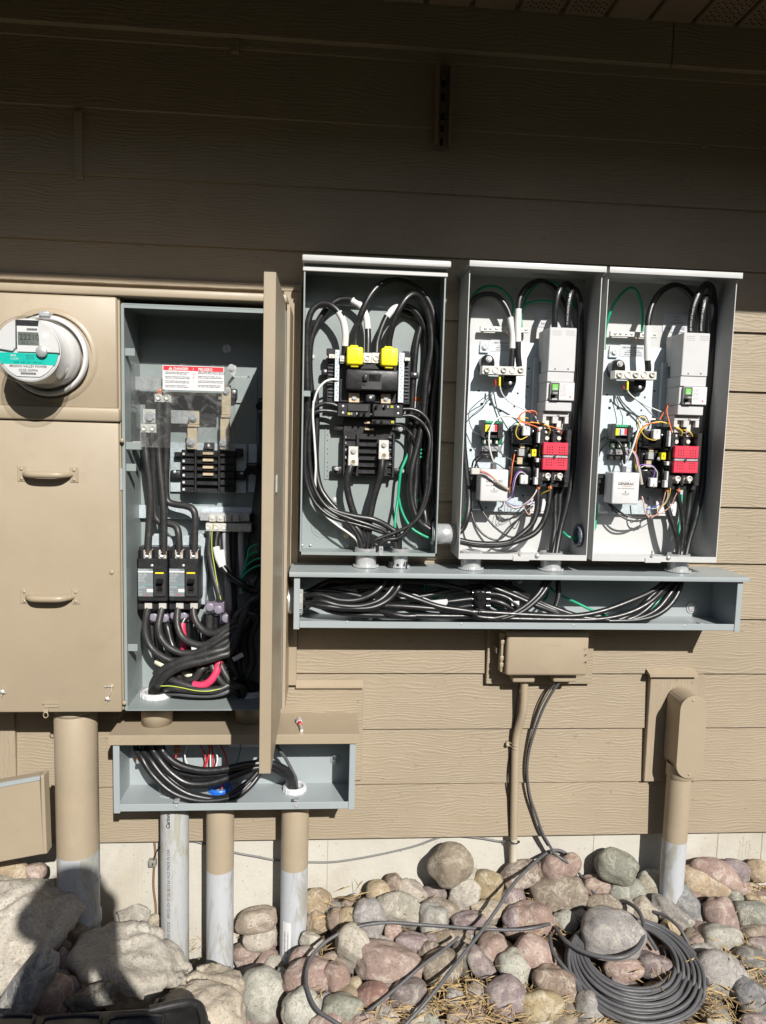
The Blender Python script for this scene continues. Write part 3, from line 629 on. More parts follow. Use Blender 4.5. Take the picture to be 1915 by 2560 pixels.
# ------------------------------------------------------------------ conduits
def pipe(name, cx, cy, r, zt_, zb_, zcut, m1, m2, label, tilt=0):
    t = thing(name, label, 'conduit', (cx, cy, zb_))
    b = MB().mat(m1); b.lathe((cx, cy, zcut), (0,0,1), [(r,0),(r,(zt_-zcut)*.5),(r,zt_-zcut-.004),(r*.96,zt_-zcut)], 40); b.build('painted_length' if m2 else 'pipe', parent=t)
    if m2:
        b = MB().mat(m2); b.lathe((cx, cy, zb_), (0,0,1), [(r*.995,0),(r*.995,zcut-zb_)], 40); b.build('bare_length', parent=t)
    return t
dC = -cA.y
def px_pipe(r, xl, xr, y, d):
    a, c = pt(r, xl, y, d), pt(r, xr, y, d); return (a.x+c.x)/2, (c.x-a.x)/2
x_, r_ = px_pipe('N', 875, 1028, 400, dC); P1c = x_
pA = pipe('conduit', x_, -dC, r_, gz0-.001, -.62, -.62, pvcg, None, 'bare gray plastic conduit with printed lettering, leftmost under the short wireway')
b = MB().mat(ink); zt_ = pt('N', 912, 120, dC+.04).z; ph = math.radians(-8)
def on_pipe(cx, cy, r, ph):
    def f(a, c): return (cx+(r+.0004)*math.sin(ph-c/r), cy-(r+.0004)*math.cos(ph-c/r), zt_-.0-a)
    return f
def on_pipe_up(cx, cy, r, ph, z0):
    return lambda a, c: (cx+(r+.0004)*math.sin(ph-c/r), cy-(r+.0004)*math.cos(ph-c/r), z0+a)
zlo = pt('N', 912, 800, dC+.04).z
b.text('SER STOCK   490125-024 SP 05/18/17 L6 14:23 MADE IN USA', 0, 0, 0, .0135, 'LEFT', sx=.80, bend=on_pipe_up(x_, -dC, r_, ph, zlo)); b.build('printed_line', parent=pA)
b = MB().mat(ink); b.text('Carlon', 0, 0, 0, .016, 'RIGHT', bold=.03, bend=on_pipe_up(x_, -dC, r_, ph, zt_)); b.build('printed_mark', parent=pA)
x_, r_ = px_pipe('N', 1123, 1273, 400, dC); pB = pipe('conduit', x_, -dC, r_, gz0-.001, -.62, pt('N', 1198, 440, dC+.03).z, beigepipe, pvcw, 'middle conduit under the short wireway, beige above and white below')
x_, r_ = px_pipe('N', 1528, 1677, 400, dC); pC = pipe('conduit', x_, -dC, r_, gz0-.001, -.62, pt('N', 1600, 430, dC+.03).z, beigepipe, pvcw, 'rightmost conduit under the short wireway, beige above and white below')
b = MB().mat(label_w)
for i in range(8):
    a0, a1 = math.radians(-48+i*5), math.radians(-48+(i+1)*5); za, zb = pt('N', 1540, 715, dC+.04).z, pt('N', 1540, 900, dC+.04).z
    q = lambda a, z: (x_+(r_+.0005)*math.sin(a), -dC-(r_+.0005)*math.cos(a), z); b.add([q(a0,zb),q(a1,zb),q(a1,za),q(a0,za)], [(0,1,2,3)])
b.mat(ink); zz = zb+.004
while zz < za-.03:
    a0, a1 = math.radians(-38), math.radians(-18); hh = random.choice((.001,.0018,.0007)); q = lambda a, z: (x_+(r_+.001)*math.sin(a), -dC-(r_+.001)*math.cos(a), z)
    b.add([q(a0,zz),q(a1,zz),q(a1,zz+hh),q(a0,zz+hh)], [(0,1,2,3)]); zz += hh+.0014
b.build('barcode_sticker', parent=pC)
dM = .115; x_, r_ = px_pipe('D', 484, 842, 900, dM); zc1 = pt('D', 660, 1560, dM+.05).z
pM = pipe('main_conduit', x_, -dM, r_, ZB-.028, -.45, zc1+.004, beigepipe, pvcw, 'thick main conduit under the meter, beige above and white below')
b = MB().mat(beigepipe); b.lathe((x_, -dM, ZB-.003), (0,0,-1), [(r_*.93,0),(r_*.93,.018),(r_*1.0,.026),(r_*1.0,.035)], 40); b.build('hub', parent=pM)
b = MB().mat(pvcw); zk = pt('N', 430, 520, dM+.05).z; b.lathe((x_, -dM, zk), (0,0,-1), [(r_*.97,0),(r_*1.025,.002),(r_*1.025,.004),(r_*.98,.006)], 40); b.mark(); zk = pt('N', 500, 720, dM+.05).z; b.lathe((x_, -dM, zk), (0,0,-1), [(r_*.98,0),(r_*1.07,.003),(r_*1.07,.03),(r_*1.0,.034)], 40); b.build('coupling', parent=pM)
# conduit body (LB) on the right
dL = .078; x_, r_ = px_pipe('R', 1112, 1233, 1050, dL); lb = thing('pull_elbow', 'tall rounded beige conduit access body on a white-based pipe at the right', 'conduit body', (x_, -dL, -.2))
zt_, zb_ = pt('R', 1255, 434, .122).z, pt('R', 1240, 880, .122).z; xa, xb = pt('R', 1178, 700, .122).x, pt('R', 1330, 600, .122).x
def capsule(x0, x1, z0, z1, n=12):
    r = (x1-x0)/2; xc = (x0+x1)/2
    return [(xc+r*math.cos(a), z1-r+r*math.sin(a)) for a in [math.pi*i/n for i in range(n+1)]]+[(xc+r*math.cos(a), z0+r+r*math.sin(a)) for a in [math.pi+math.pi*i/n for i in range(n+1)]]
MB().mat(beige).prism(capsule(xa+.002, xb-.002, zb_+.002, zt_-.002), .118, .032, .003, 2).build('body', parent=lb)
MB().mat(beige).prism(capsule(xa, xb, zb_, zt_), .1225, .1185, .0012).build('cover', parent=lb)
b = MB().mat(beige)
for x, y in ((1262, 457), (1240, 858)): screw(b, pt('R', x, y, .1226), .0042, .002)
b.build('screw', parent=lb)
zc1 = pt('R', 1170, 1232, dL+.03).z
MB().mat(beigepipe).lathe((x_, -dL, zc1), (0,0,1), [(r_,0),(r_,zb_+.03-zc1)], 36).build('painted_length', parent=lb)
MB().mat(beigepipe).lathe((x_, -dL, zb_+.002), (0,0,-1), [(r_*1.1,-.03),(r_*1.1,.012),(r_*1.0,.016)], 36).build('collar', parent=lb)
MB().mat(pvcw).lathe((x_, -dL, -.30), (0,0,1), [(r_*.995,0),(r_*.995,zc1+.30)], 36).build('bare_length', parent=lb)
# telecom box
tb = thing('utility_box', 'rounded beige plastic utility box under the long wireway', 'utility box', pt('R', 470, 330, .05))
a, c = pt('R', 258, 84, .112), pt('R', 690, 326, .112)
MB().mat(beige).box(a.x, c.x, .112, .085, c.z, a.z, .010, 4).build('cover', parent=tb)
MB().mat(beige).box(a.x-.004, c.x+.004, .0845, .029, c.z-.004, a.z+.004, .008, 3).build('case', parent=tb)
b = MB().mat(beige); b.box(a.x-.012, a.x-.0045, .09, .06, c.z+.004, a.z-.012, .003, 2)
for t in (.2, .35, .72, .87): b.mark(); z = c.z+(a.z-c.z)*t; b.box(a.x-.0135, a.x+.001, .0915, .075, z-.007, z+.007, .002, 2)
b.build('hinge', parent=tb)
b = MB().mat(beige)
for x0, x1, y0, y1 in ((285, 405, 330, 362), (505, 630, 328, 360)): b.mark(); q, p = pt('R', x0, y0, .08), pt('R', x1, y1, .08); b.box(q.x, p.x, .08, .032, p.z, q.z+.01, .006, 3)
b.build('cable_entry', parent=tb)
b = MB().mat(beige)
for y in (178, 211, 250):
    p = pt('R', 679, y, .1125); b.mark(); b.ring((p.x, p.y, p.z), (0,-1,0), .0028, .0048, .0012, 20)
    if y > 200: b.mat(dkhole); b.lathe(p, (0,-1,0), [(.0028,0),(.0001,.0003)], 12); b.mat(beige)
b.build('lock_screw', parent=tb)
emb = paint('embossed_beige', (.33, .265, .18), .5, bs=0)
b = MB().mat(emb); p = pt('R', 500, 165, .1125); b.text('CenturyLink', p.x, p.z, .1122, .011)
for s_t, y in (('CUSTOMER', 277), ('ACCESS BOX', 290), ('OUTSIDE', 303)): p = pt('R', 482, y, .1125); b.text(s_t, p.x, p.z, .1122, .0052)
b.build('embossed_lettering', parent=tb)
b = MB().mat(beige); p = pt('R', 205, 185, .06); b.box(p.x-.004, a.x-.004, .055, .04, p.z-.004, p.z+.004); b.box(p.x-.006, p.x-.002, .065, .035, p.z-.009, p.z+.009, .001); b.build('side_clip', parent=tb)
# small conduit and its strap
sc = thing('small_conduit', 'slim bent beige conduit running down from the utility box to the stones', 'conduit', pt('Q', 70, 330, .02))
b = MB().mat(beigepipe); b.tube([pt('R',348,350,.05), pt('R',346,440,.05), pt('R',338,530,.045), pt('R',312,620,.03), pt('R',302,690,.027), pt('R',298,800,.027), pt('R',294,1000,.027), pt('R',291,1198,.022)], .0122, 16, 6); b.build('painted_length', parent=sc)
b = MB().mat(paint('cream_pvc', (.5, .45, .36), .5)); b.tube([pt('R',291,1198,.022), pt('Q',70,260,.010), pt('Q',66,420,.0)], .0120, 16, 4); b.build('bare_length', parent=sc)
b = MB().mat(beigepipe); p = pt('R', 300, 705, .027)
for dz in (.006, -.004): b.tube([p+Vector((-.024,.018,dz+.004)), p+Vector((-.013,.004,dz+.002)), p+Vector((-.006,-.011,dz)), p+Vector((.006,-.011,dz-.001)), p+Vector((.013,.004,dz-.001)), p+Vector((.017,.013,dz-.001))], .0016, 6)
b.box(p.x-.028, p.x-.018, .022, .012, p.z-.004, p.z+.009, .001); screw(b, (p.x-.024, -.022, p.z+.002), .005, .003, mk=False); b.build('strap', parent=sc)
tie = MB().mat(ink); p = pt('R', 292, 1215, .026); tie.tube([p+Vector((.0135*math.cos(i*math.pi/6), .0135*math.sin(i*math.pi/6), -.002-.002*math.cos(i*math.pi/6))) for i in range(12)], .0018, 6, closed=True); tie.box(p.x+.012, p.x+.018, .03, .024, p.z-.006, p.z-.001); tag(tie.build('cable_tie'), 'black cable tie round the foot of the slim conduit', 'cable tie')
# ------------------------------------------------------------------ electricity meter
mt = thing('electricity_meter', 'round white glass-fronted electricity meter with digital display and teal band', 'electricity meter', pt('A', 292, 680, .22))
mc = pt('A', 288, 592, .224); ax = Vector((0,-1,0)); RM = .0875; gm = paint('meter_gray', (.66, .66, .67), .45, var=.03, bs=0)
b = MB().mat(whitep); b.lathe(mc, ax, [(.100,0),(.102,.006),(.100,.016),(.094,.020),(.092,.018),(.090,.012)], 56); b.build('lock_ring', parent=mt)
b = MB().mat(steel); b.box(mc.x-.012, mc.x+.016, .258, .224, mc.z+.096, mc.z+.108, .004, 2); b.build('ring_latch', parent=mt)
b = MB().mat(gm); b.lathe(mc, ax, [(.082,.002),(.082,.05),(.075,.052),(.075,.118),(.073,.122)], 56); b.build('body', parent=mt)
b = MB().mat(whitep); f0 = .128
zf = -(-mc.y)  # noqa
def disk(bm, r, d, n=56): bm.lathe((mc.x, -d, mc.z), (0,-1,0), [(r,0),(.0001,0)], n, False)
dF = -mc.y+f0
b.lathe((mc.x, -(dF-.01), mc.z), (0,-1,0), [(.0745,0),(.0745,.006),(.071,.008),(.0001,.008)], 56, False); b.build('face', parent=mt)
P_ = lambda x, y, d: (mc.x+x, -d, mc.z+y)
def arcpoly(r, y0, y1, n=14):
    a0, a1 = math.asin(max(-1,y0/r)), math.asin(min(1,y1/r)); ang = [a0+(a1-a0)*i/n for i in range(n+1)]
    return [(mc.x+r*math.cos(a), mc.z+r*math.sin(a)) for a in ang]+[(mc.x-r*math.cos(a), mc.z+r*math.sin(a)) for a in ang[::-1]]
b = MB().mat(whitep); b.prism([(mc.x+.0735*math.cos(a), mc.z+.0735*math.sin(a)) for a in [math.radians(i) for i in range(-4, 69, 4)]]+[(mc.x+.028, mc.z+.070), (mc.x+.028, mc.z+.01), (mc.x+.036, mc.z-.004)], dF+.0055, dF-.001, .002, 2)
b.mark(); b.prism([(mc.x+.0735*math.cos(a), mc.z+.0735*math.sin(a)) for a in [math.radians(i) for i in range(111, 182, 4)]]+[(mc.x-.034, mc.z-.004), (mc.x-.0275, mc.z+.004)], dF+.0055, dF-.001, .002, 2); b.build('face_shroud', parent=mt)
b = MB().mat(paint('display_bezel', (.03,.03,.032), .3, bs=0)); b.box(mc.x-.0265, mc.x+.0275, dF+.0012, dF-.002, mc.z+.002, mc.z+.070, .0005); b.build('bezel', parent=mt)
b = MB().mat(gm); b.box(mc.x-.024, mc.x+.027, dF+.0016, dF+.0013, mc.z-.004, mc.z+.056, .0001)
b.mat(paint('lcd', (.13,.15,.13), .3, var=.03, bs=0)); b.box(mc.x-.022, mc.x+.0265, dF+.0022, dF+.0017, mc.z+.0115, mc.z+.042)
b.mat(ink); b.text('22210', mc.x+.0045, mc.z+.0235, dF+.0026, .0200, sx=.92); b.text('25.2  ---', mc.x+.001, mc.z+.0135, dF+.0026, .0095)
for i in range(22): b.box(mc.x-.001+i*.0011, mc.x-.0005+i*.0011+(i % 3)*.0002, dF+.0022, dF+.0017, mc.z+.046, mc.z+.051)
b.build('display', parent=mt)
b = MB().mat(label_w); b.prism(arcpoly(.067, -.062, -.034), dF+.0006, dF-.002); b.mat(teal); b.prism(arcpoly(.0695, -.0338, -.007), dF+.0008, dF-.002)
b.mat(ink); b.text('MISSION VALLEY POWER', mc.x, mc.z-.0405, dF+.0011, .0077, bold=.01); b.text('02SE-00994', mc.x, mc.z-.0505, dF+.0011, .0092)
for i in range(30): b.box(mc.x-.018+i*.0012, mc.x-.0174+i*.0012+(i % 3)*.0002, dF+.0009, dF+.0006, mc.z-.0575, mc.z-.0525)
b.mat(label_w); b.text('ara', mc.x-.034, mc.z-.0155, dF+.0012, .010, bold=.01); b.text('I-210+', mc.x-.030, mc.z-.0235, dF+.0012, .0075); b.mat(ink); b.text('CL200    240V    3W    TYPE I-210+', mc.x, mc.z-.0305, dF+.0012, .0045)
b.mat(ink)
for i in range(3): b.box(mc.x-.004, mc.x-.0025, dF+.0012, dF+.0008, mc.z-.013-i*.004, mc.z-.0115-i*.004); b.text('KH 7.2 TA', mc.x+.006, mc.z-.013-i*.004, dF+.0012, .0034)
b.build('nameplate', parent=mt)
b = MB().mat(steel); b.lathe(P_(.034, -.003, dF+.006), (0,-1,0), [(.0135,0),(.0135,.003),(.011,.005),(.0001,.005)], 24); b.build('reset_button', parent=mt)
b = MB().mat(glass); b.lathe(mc, ax, [(.088,.010),(.0875,.03),(.082,.125),(.079,.139),(.075,.145),(.0001,.1465)], 56); b.build('glass_cover', parent=mt)
# ------------------------------------------------------------------ removed cover leaning at the lower left
cv = thing('cover_panel', 'removed beige cover panel leaning at the lower left, gray along its top edge', 'cover panel', pt('D', 100, 1580, .23))
A0 = [(-700, 1010), (338, 826), (372, 1502), (-700, 1700)]
MB().mat(beige).ppoly('D', A0, .262, .235, .003, 2).build('panel', parent=cv)
b = MB().mat(wire_gray).ppoly('D', [(-700, 1012), (346, 828), (344, 862), (-700, 1058)], .2655, .2625); b.build('bare_edge', parent=cv)
b = MB().mat(beige).ppoly('D', [(346, 824), (378, 828), (404, 1498), (366, 1506)], .266, .232, .003, 2); b.build('folded_edge', parent=cv)
# ------------------------------------------------------------------ cables
def cable(name, label, pts, r, m, group=None, cat='cable', n=10, step=6, bands=()):
    P = []; reg = 'X'
    for p in pts:
        if isinstance(p, Vector): P.append(p); continue
        if isinstance(p[0], str): reg = p[0]; p = p[1:]
        P.append(pt(reg, *p))
    if not bands: return tag(MB().mat(m).tube(P, r, n, step).build(name), label, cat, group)
    t = thing(name, label, cat, P[-1], group); MB().mat(m).tube(P, r, n, step).build('jacket', parent=t)
    for i0, i1, bm_, *nm in bands:                               # tape between control points
        MB().mat(bm_).tube(P[i0:i1+1], r*1.07, n, step).build(nm[0] if nm else 'tape', parent=t)
    return t
# --- breaker panel devices
pd = .06
bus = thing('bus_block', 'black ribbed bus block with two silver lugs, low in the dark panel box', 'bus block', pt('G', 750, 890, .05))
MB().mat(black).pbox('G', 490, 262, 1005, 875, .052, .03, .002).build('base', parent=bus)
b = MB().mat(black)
for i, y in enumerate((487, 560, 632, 702, 772, 842)): b.mark(); b.pbox('G', 648, y-4, 852, y+6, .066, .052, .001); b.mark(); b.pbox('G', 500, y-4, 640, y+4, .060, .052, .001); b.mark(); b.pbox('G', 950, y-4, 1003, y+4, .060, .052, .001)
b.mark(); b.pbox('G', 628, 430, 646, 870, .064, .052, .001); b.mark(); b.pbox('G', 852, 700, 868, 880, .064, .052, .001); b.mark(); b.pbox('G', 492, 420, 503, 870, .062, .052, .001); b.mark(); b.pbox('G', 1003, 430, 1014, 890, .062, .052, .001); b.build('rib', parent=bus)
b = MB().mat(black)
for x0, y0, x1, y1 in ((385, 335, 490, 405), (370, 765, 490, 855), (1000, 355, 1120, 420), (995, 790, 1100, 850)): b.mark(); b.pbox('G', x0, y0, x1, y1, .048, .036, .004, 2)
b.build('mounting_ear', parent=bus)
b = MB().mat(steel)
for x, y in ((420, 795), (1080, 385), (1095, 815)): screw(b, pt('G', x, y, .0485), .0045, .012 if x != 1080 else .003, hexa=True)
for i, y in enumerate((470, 530, 600, 680, 750)): b.mark(); b.pbox('G', 508, y-15, 520, y+8, .058, .052); b.mark(); b.pbox('G', 962, y-5, 985, y+2, .057, .052)
b.build('terminal_screw', parent=bus)
b = MB().mat(brass)
for x0, y0, x1, y1 in ((706, 305, 770, 328), (712, 375, 808, 397)): b.mark(); b.pbox('G', x0, y0, x1, y1, .068, .052, .001)
b.build('stab', parent=bus)
b = MB().mat(dkhole)
for x, y in ((725, 528), (778, 600), (725, 668), (772, 742), (725, 812), (590, 520)): screw(b, pt('G', x, y, .0525), .0014, .0004)
b.build('hole', parent=bus)
for x0, y0, x1, y1, a in ((545, 562, 640, 765, -.055), (862, 497, 958, 698, -.02)):
    t = MB().mat(alum); p, q = pt('G', x0, y0, .082), pt('G', x1, y1, .082); zm = q.z+(p.z-q.z)*.42
    t.box(p.x, q.x, .074, .062, q.z, p.z, .001); t.box(p.x-.001, q.x+.001, .086, .066, q.z, zm, .0015); l_ = t.build('lug', parent=bus)
    t = MB().mat(steel); xm = (p.x+q.x)/2; screw(t, (xm, -.0742, p.z-(p.z-zm)*.45), .0058, .006, hexa=True, mk=False); t.build('bolt', parent=l_)
    t = MB().mat(alum); c = Vector((xm, -.0861, (q.z+zm)/2)); t.ring(c, (0,-1,0), .0058, .0078, .0018, 24); t.mat(paint('socket_shadow', (.25,.2,.14), .5, metal=.6, bs=0)); t.lathe(c, (0,-1,0), [(.0058,.0002),(.0001,.0002)], 18); t.build('set_screw', parent=l_)
# main breaker with yellow caps
mb_ = thing('main_breaker', 'big black main breaker with two bright yellow terminal caps in the dark panel box', 'circuit breaker', pt('F', 790, 1560, .05))
MB().mat(black).pbox('F', 455, 1150, 1070, 1570, .06, .03, .002).build('base', parent=mb_)
MB().mat(black).pbox('F', 522, 1208, 1058, 1440, .104, .06, .005, 2).build('body', parent=mb_)
MB().mat(black).ppoly('F', [(665, 1200), (700, 1160), (815, 1160), (860, 1205), (860, 1216), (665, 1212)], .098, .062, .002).build('vent_hood', parent=mb_)
b = MB().mat(paint('charcoal_plate', (.05, .05, .053), .35, bs=.1)); b.pbox('F', 680, 1250, 886, 1425, .1055, .104, .001); b.build('centre_plate', parent=mb_)
b = MB().mat(blackgl); b.pbox('F', 752, 1265, 872, 1340, .1062, .1056, .0003); b.build('window', parent=mb_)
b = MB().mat(black); b.pbox('F', 695, 1262, 742, 1335, .116, .1056, .003, 2); b.mark(); b.ppoly('F', [(690, 1335), (740, 1335), (715, 1380), (690, 1368)], .108, .1056); b.build('toggle', parent=mb_)
for x0, y0, x1, y1, tx0, tx1 in ((527, 975, 692, 1168, 565, 648), (884, 988, 1052, 1182, 920, 1003)):
    b = MB().mat(yellow); b.pbox('F', x0, y0, x1, y1, .118, .070, .006, 3); b.pbox('F', tx0-5, y0-14, tx1-5, y0+20, .112, .074, .002); b.pbox('F', tx0, y1-10, tx1, y1+24, .110, .085, .002); cp = b.build('yellow_cap', parent=mb_)
    b = MB().mat(paint('yellow_emboss', (.7, .6, .02), .4, bs=0)); b.pbox('F', x0+55, y0+30, x0+110, y0+85, .1186, .118, .0005); b.mat(dkhole); screw(b, pt('F', x0+84, y0+93, .1183), .0012, .0003, mk=False); b.build('embossed_mark', parent=cp)
for x0, y0, x1, y1 in ((697, 1040, 782, 1148), (787, 1040, 870, 1152)):
    b = MB().mat(alum); b.pbox('F', x0, y0, x1, y1, .090, .060, .001); l_ = b.build('lug', parent=mb_); c = pt('F', (x0+x1)/2, (y0+y1)/2+2, .0901); MB().mat(alum).ring(c, (0,-1,0), .0055, .0078, .003, 24).build('set_screw', parent=l_)
for x0, y0, x1, y1 in ((548, 1455, 655, 1558), (880, 1465, 978, 1568)):
    b = MB().mat(brass); b.pbox('F', x0, y0, x1, y1, .070, .062, .001); l_ = b.build('terminal_plate', parent=mb_); b = MB().mat(steel); screw(b, pt('F', (x0+x1)/2, (y0+y1)/2, .0702), .006, .005, hexa=True, mk=False); b.build('screw', parent=l_)
MB().mat(black).pbox('F', 722, 1462, 822, 1560, .085, .06, .005, 2).build('retainer', parent=mb_)
b = MB().mat(steel); screw(b, pt('F', 770, 1508, .0852), .0045, .002); b.build('screw', parent=mb_)
def neutral_strip(label, bx0, bx1, fx0, fx1, y0, y1, lug, ear):
    t = thing('neutral_bar', label, 'terminal bar', pt('F', bx0, y1, .06)); s_ = 0
    b = MB().mat(black); b.pbox('F', fx0, y0+10, fx1, y1-5, .058, .03, .001); b.pbox('F', fx0-12, y0-35, fx1, y0+35, .075, .05, .002); b.pbox('F', min(fx0, bx0)-2, y1-18, max(fx1, bx1)+6, y1+8, .07, .03, .002); b.build('holder', parent=t)
    b = MB().mat(paint('fin_gray', (.12, .12, .13), .3, bs=0) if 'fin_gray' not in MT else MT['fin_gray']); n = 11
    for i in range(n): y = y0+90+(y1-y0-120)*i/n; b.mark(); b.pbox('F', fx0+5, y, fx1-5, y+13, .063, .058, .0006)
    b.build('fin', parent=t)
    b = MB().mat(galv); b.pbox('F', bx0, y0-20, bx1, y1-10, .078, .062, .0008); br = b.build('bar', parent=t)
    b = MB().mat(dkhole); n = 15
    for i in range(n): screw(b, pt('F', (bx0+bx1)/2+(6 if i % 2 else -6), y0+10+(y1-y0-40)*i/n, .0782), .0013, .0004)
    b.build('hole', parent=br)
    b = MB().mat(alum); b.pbox('F', *lug, .086, .062, .001); screw(b, pt('F', (lug[0]+lug[2])/2, (lug[1]+lug[3])/2, .0862), .003, .001, mk=False); b.build('lug', parent=t)
    b = MB().mat(black); b.pbox('F', *ear, .05, .034, .004, 2); screw(b, pt('F', (ear[0]+ear[2])/2, (ear[1]+ear[3])/2-6, .0502), .001, .0002, mk=False); e = b.build('mounting_ear', parent=t)
    b = MB().mat(steel); screw(b, pt('F', (ear[0]+ear[2])/2+5, (ear[1]+ear[3])/2-8, .0503), .0048, .003, mk=False); b.build('screw', parent=e)
    return t
neutral_strip('silver drilled neutral bar with black fins, left of the big black main breaker', 405, 442, 328, 402, 1030, 1555, (340, 1055, 402, 1100), (262, 1205, 335, 1278))
neutral_strip('silver drilled neutral bar with black fins, right of the big black main breaker', 1068, 1110, 1114, 1174, 1060, 1570, (1125, 1090, 1180, 1128), (1180, 1238, 1268, 1312))
b = MB().mat(alum); b.pbox('F', 455, 1070, 510, 1135, .09, .06, .001); c = pt('F', 483, 1100, .0902); screw(b, c, .004, .001, mk=False); b.build('neutral_lug', parent=mb_)
def branch(label, r, x0, y0, x1, y1, side, two=True):
    t = thing('branch_breaker', label, 'circuit breaker', pt(r, x0, y1, .06)); w_ = x1-x0
    MB().mat(black).pbox(r, x0, y0, x1, y1, .092, .055, .002).build('body', parent=t)
    mid = MB().mat(paint('breaker_face', (.035, .035, .037), .4, bs=.2) if 'breaker_face' not in MT else MT['breaker_face'])
    if side < 0: mid.pbox(r, x0+w_*.3, y0+8, x1-12, y0+(y1-y0)*.62, .097, .092, .002)
    else: mid.pbox(r, x0+14, y0+(y1-y0)*(.38 if two else .2), x0+w_*.72, y1-8, .097, .092, .002)
    mid.build('face', parent=t)
    ty = y0+(y1-y0)*(.74 if side < 0 else .2 if two else .45); hh = 17
    b = MB().mat(blackgl); xs = (.62, .80) if side < 0 else (.10, .37)
    for q in xs: b.mark(); b.pbox(r, x0+w_*q, ty-hh, x0+w_*q+22, ty+hh+6, .106, .092, .002)
    b.build('toggle', parent=t)
    b = MB().mat(MT['breaker_face'] if 0 else label_w)
    for q in ((.42, .58) if side < 0 else (.34, .50)): b.mark(); b.pbox(r, x0+w_*q, ty-10, x0+w_*q+7, ty+12, .0935, .092)
    b.build('rating_mark', parent=t)
    b = MB().mat(paint('breaker_yellow', (.55, .55, .03), .4, bs=0) if 'breaker_yellow' not in MT else MT['breaker_yellow']); q = .31 if side < 0 else (.60 if two else .82)
    b.pbox(r, x0+w_*q, ty-11, x0+w_*q+26, ty+14, .0938, .092); b.mat(ink); c = pt(r, x0+w_*q+13, ty+2, .094); b.box(c.x-.001, c.x+.001, .0942, .0936, c.z-.001, c.z+.001); b.build('test_mark', parent=t)
    if two:
        b = MB().mat(steel); xs_ = x0+w_*.16 if side < 0 else x1-50
        for y in (y0+35, y1-45): screw(b, pt(r, xs_, y, .0923), .0040, .002)
        b.build('terminal_screw', parent=t)
    return t
branch('black two-pole branch breaker at the left of the bus block in the dark panel box', 'G', 432, 112, 768, 262, -1)
branch('black two-pole branch breaker at the right, above the narrow one, in the dark panel box', 'G', 792, 122, 1105, 268, 1)
branch('narrow black branch breaker just above the bus block in the dark panel box', 'G', 785, 282, 1030, 342, 1, False)
# panel cables
gL = 'black cables sweeping down the left side of the dark panel box'; lL = 'black cable sweeping down the left side of the dark panel box to its bottom hub'
gR = 'thick black cables hanging down the right side of the dark panel box'; lR = 'thick black cable hanging down the right side of the dark panel box'
hubA, hubB = hA_, hB_; rB = .0092
def into(c, dx=0, dy=0, z=-.03): return Vector((c.x+dx, c.y+dy, c.z+z))
nz = pt('G', 1530, 1468, .085)
cable('power_cable', 'thick black cable arching high from the left yellow cap in the dark panel box', [('F',612,1000,.085),('F',618,880,.085),('F',645,740,.09),('F',700,580,.095),('F',790,420,.09),('F',900,325,.08),('F',1050,295,.07),('F',1210,350,.06),('F',1330,450,.06),('F',1410,600,.06),('F',1440,800,.06),('F',1430,1100,.05),('F',1380,1400,.05),('G',1300,150,.05),('G',1210,500,.05),('G',1175,800,.06),('G',1180,1050,.07),('G',1240,1290,.08),('G',1400,1430,.085),Vector((P1+.02,nz.y,nz.z))], rB, cablem)
cable('power_cable', 'thick black cable arching from the right yellow cap in the dark panel box', [('F',963,1000,.085),('F',968,900,.09),('F',1010,730,.10),('F',1080,570,.105),('F',1160,465,.10),('F',1240,445,.09),('F',1320,540,.07),('F',1385,720,.06),('F',1400,1000,.06),('F',1350,1300,.06),('G',1320,200,.06),('G',1270,500,.065),('G',1190,850,.075),('G',1200,1150,.08),('G',1300,1370,.085),Vector((P1+.02,nz.y+.012,nz.z+.01))], rB, cablem)
cable('power_cable', 'black cable with white tape curving left from between the two yellow caps', [('F',742,1045,.08),('F',745,900,.075),('F',742,800,.07),('F',728,680,.065),('F',680,570,.06),('F',580,500,.055),('F',470,490,.05),('F',370,540,.05),('F',280,640,.05),('F',200,780,.05),('F',150,950,.05),('F',140,1200,.045),('F',160,1450,.04),('G',190,300,.04),('G',190,700,.045),('G',220,1000,.05),('G',330,1170,.06),('G',480,1290,.08),('G',620,1400,.09),('G',700,1550,.09),into(hubA,-.008,.008)], rB, cablem, bands=((2,5,white,'white_tape'),))
cable('power_cable', 'black cable with white tape curving right from between the two yellow caps', [('F',832,1045,.08),('F',842,930,.075),('F',885,790,.07),('F',940,670,.065),('F',1010,590,.06),('F',1090,560,.055),('F',1180,575,.05),('F',1270,660,.045),('F',1340,800,.04),('F',1390,1000,.04),('F',1380,1300,.04),('G',1330,300,.04),('G',1260,600,.045),('G',1240,900,.05),('G',1230,1150,.06),('G',1300,1350,.07),Vector((P1+.02,nz.y-.012,nz.z-.008))], rB, cablem, bands=((3,5,white,'white_tape'),))
cable('power_cable', 'black cable with white tape looping at the far left of the dark panel box', [('F',497,1080,.08),('F',505,970,.085),('F',512,850,.09),('F',490,720,.09),('F',440,620,.09),('F',350,545,.085),('F',250,540,.08),('F',165,610,.08),('F',125,750,.08),('F',112,1000,.075),('F',118,1300,.075),('G',125,200,.07),('G',118,600,.07),('G',140,900,.075),('G',210,1080,.08),('G',380,1220,.09),('G',600,1285,.095),('G',800,1320,.095),('G',960,1400,.09),('G',1060,1500,.09),into(hubB,-.006,0)], rB, cablem, bands=((1,4,white,'white_tape'),))
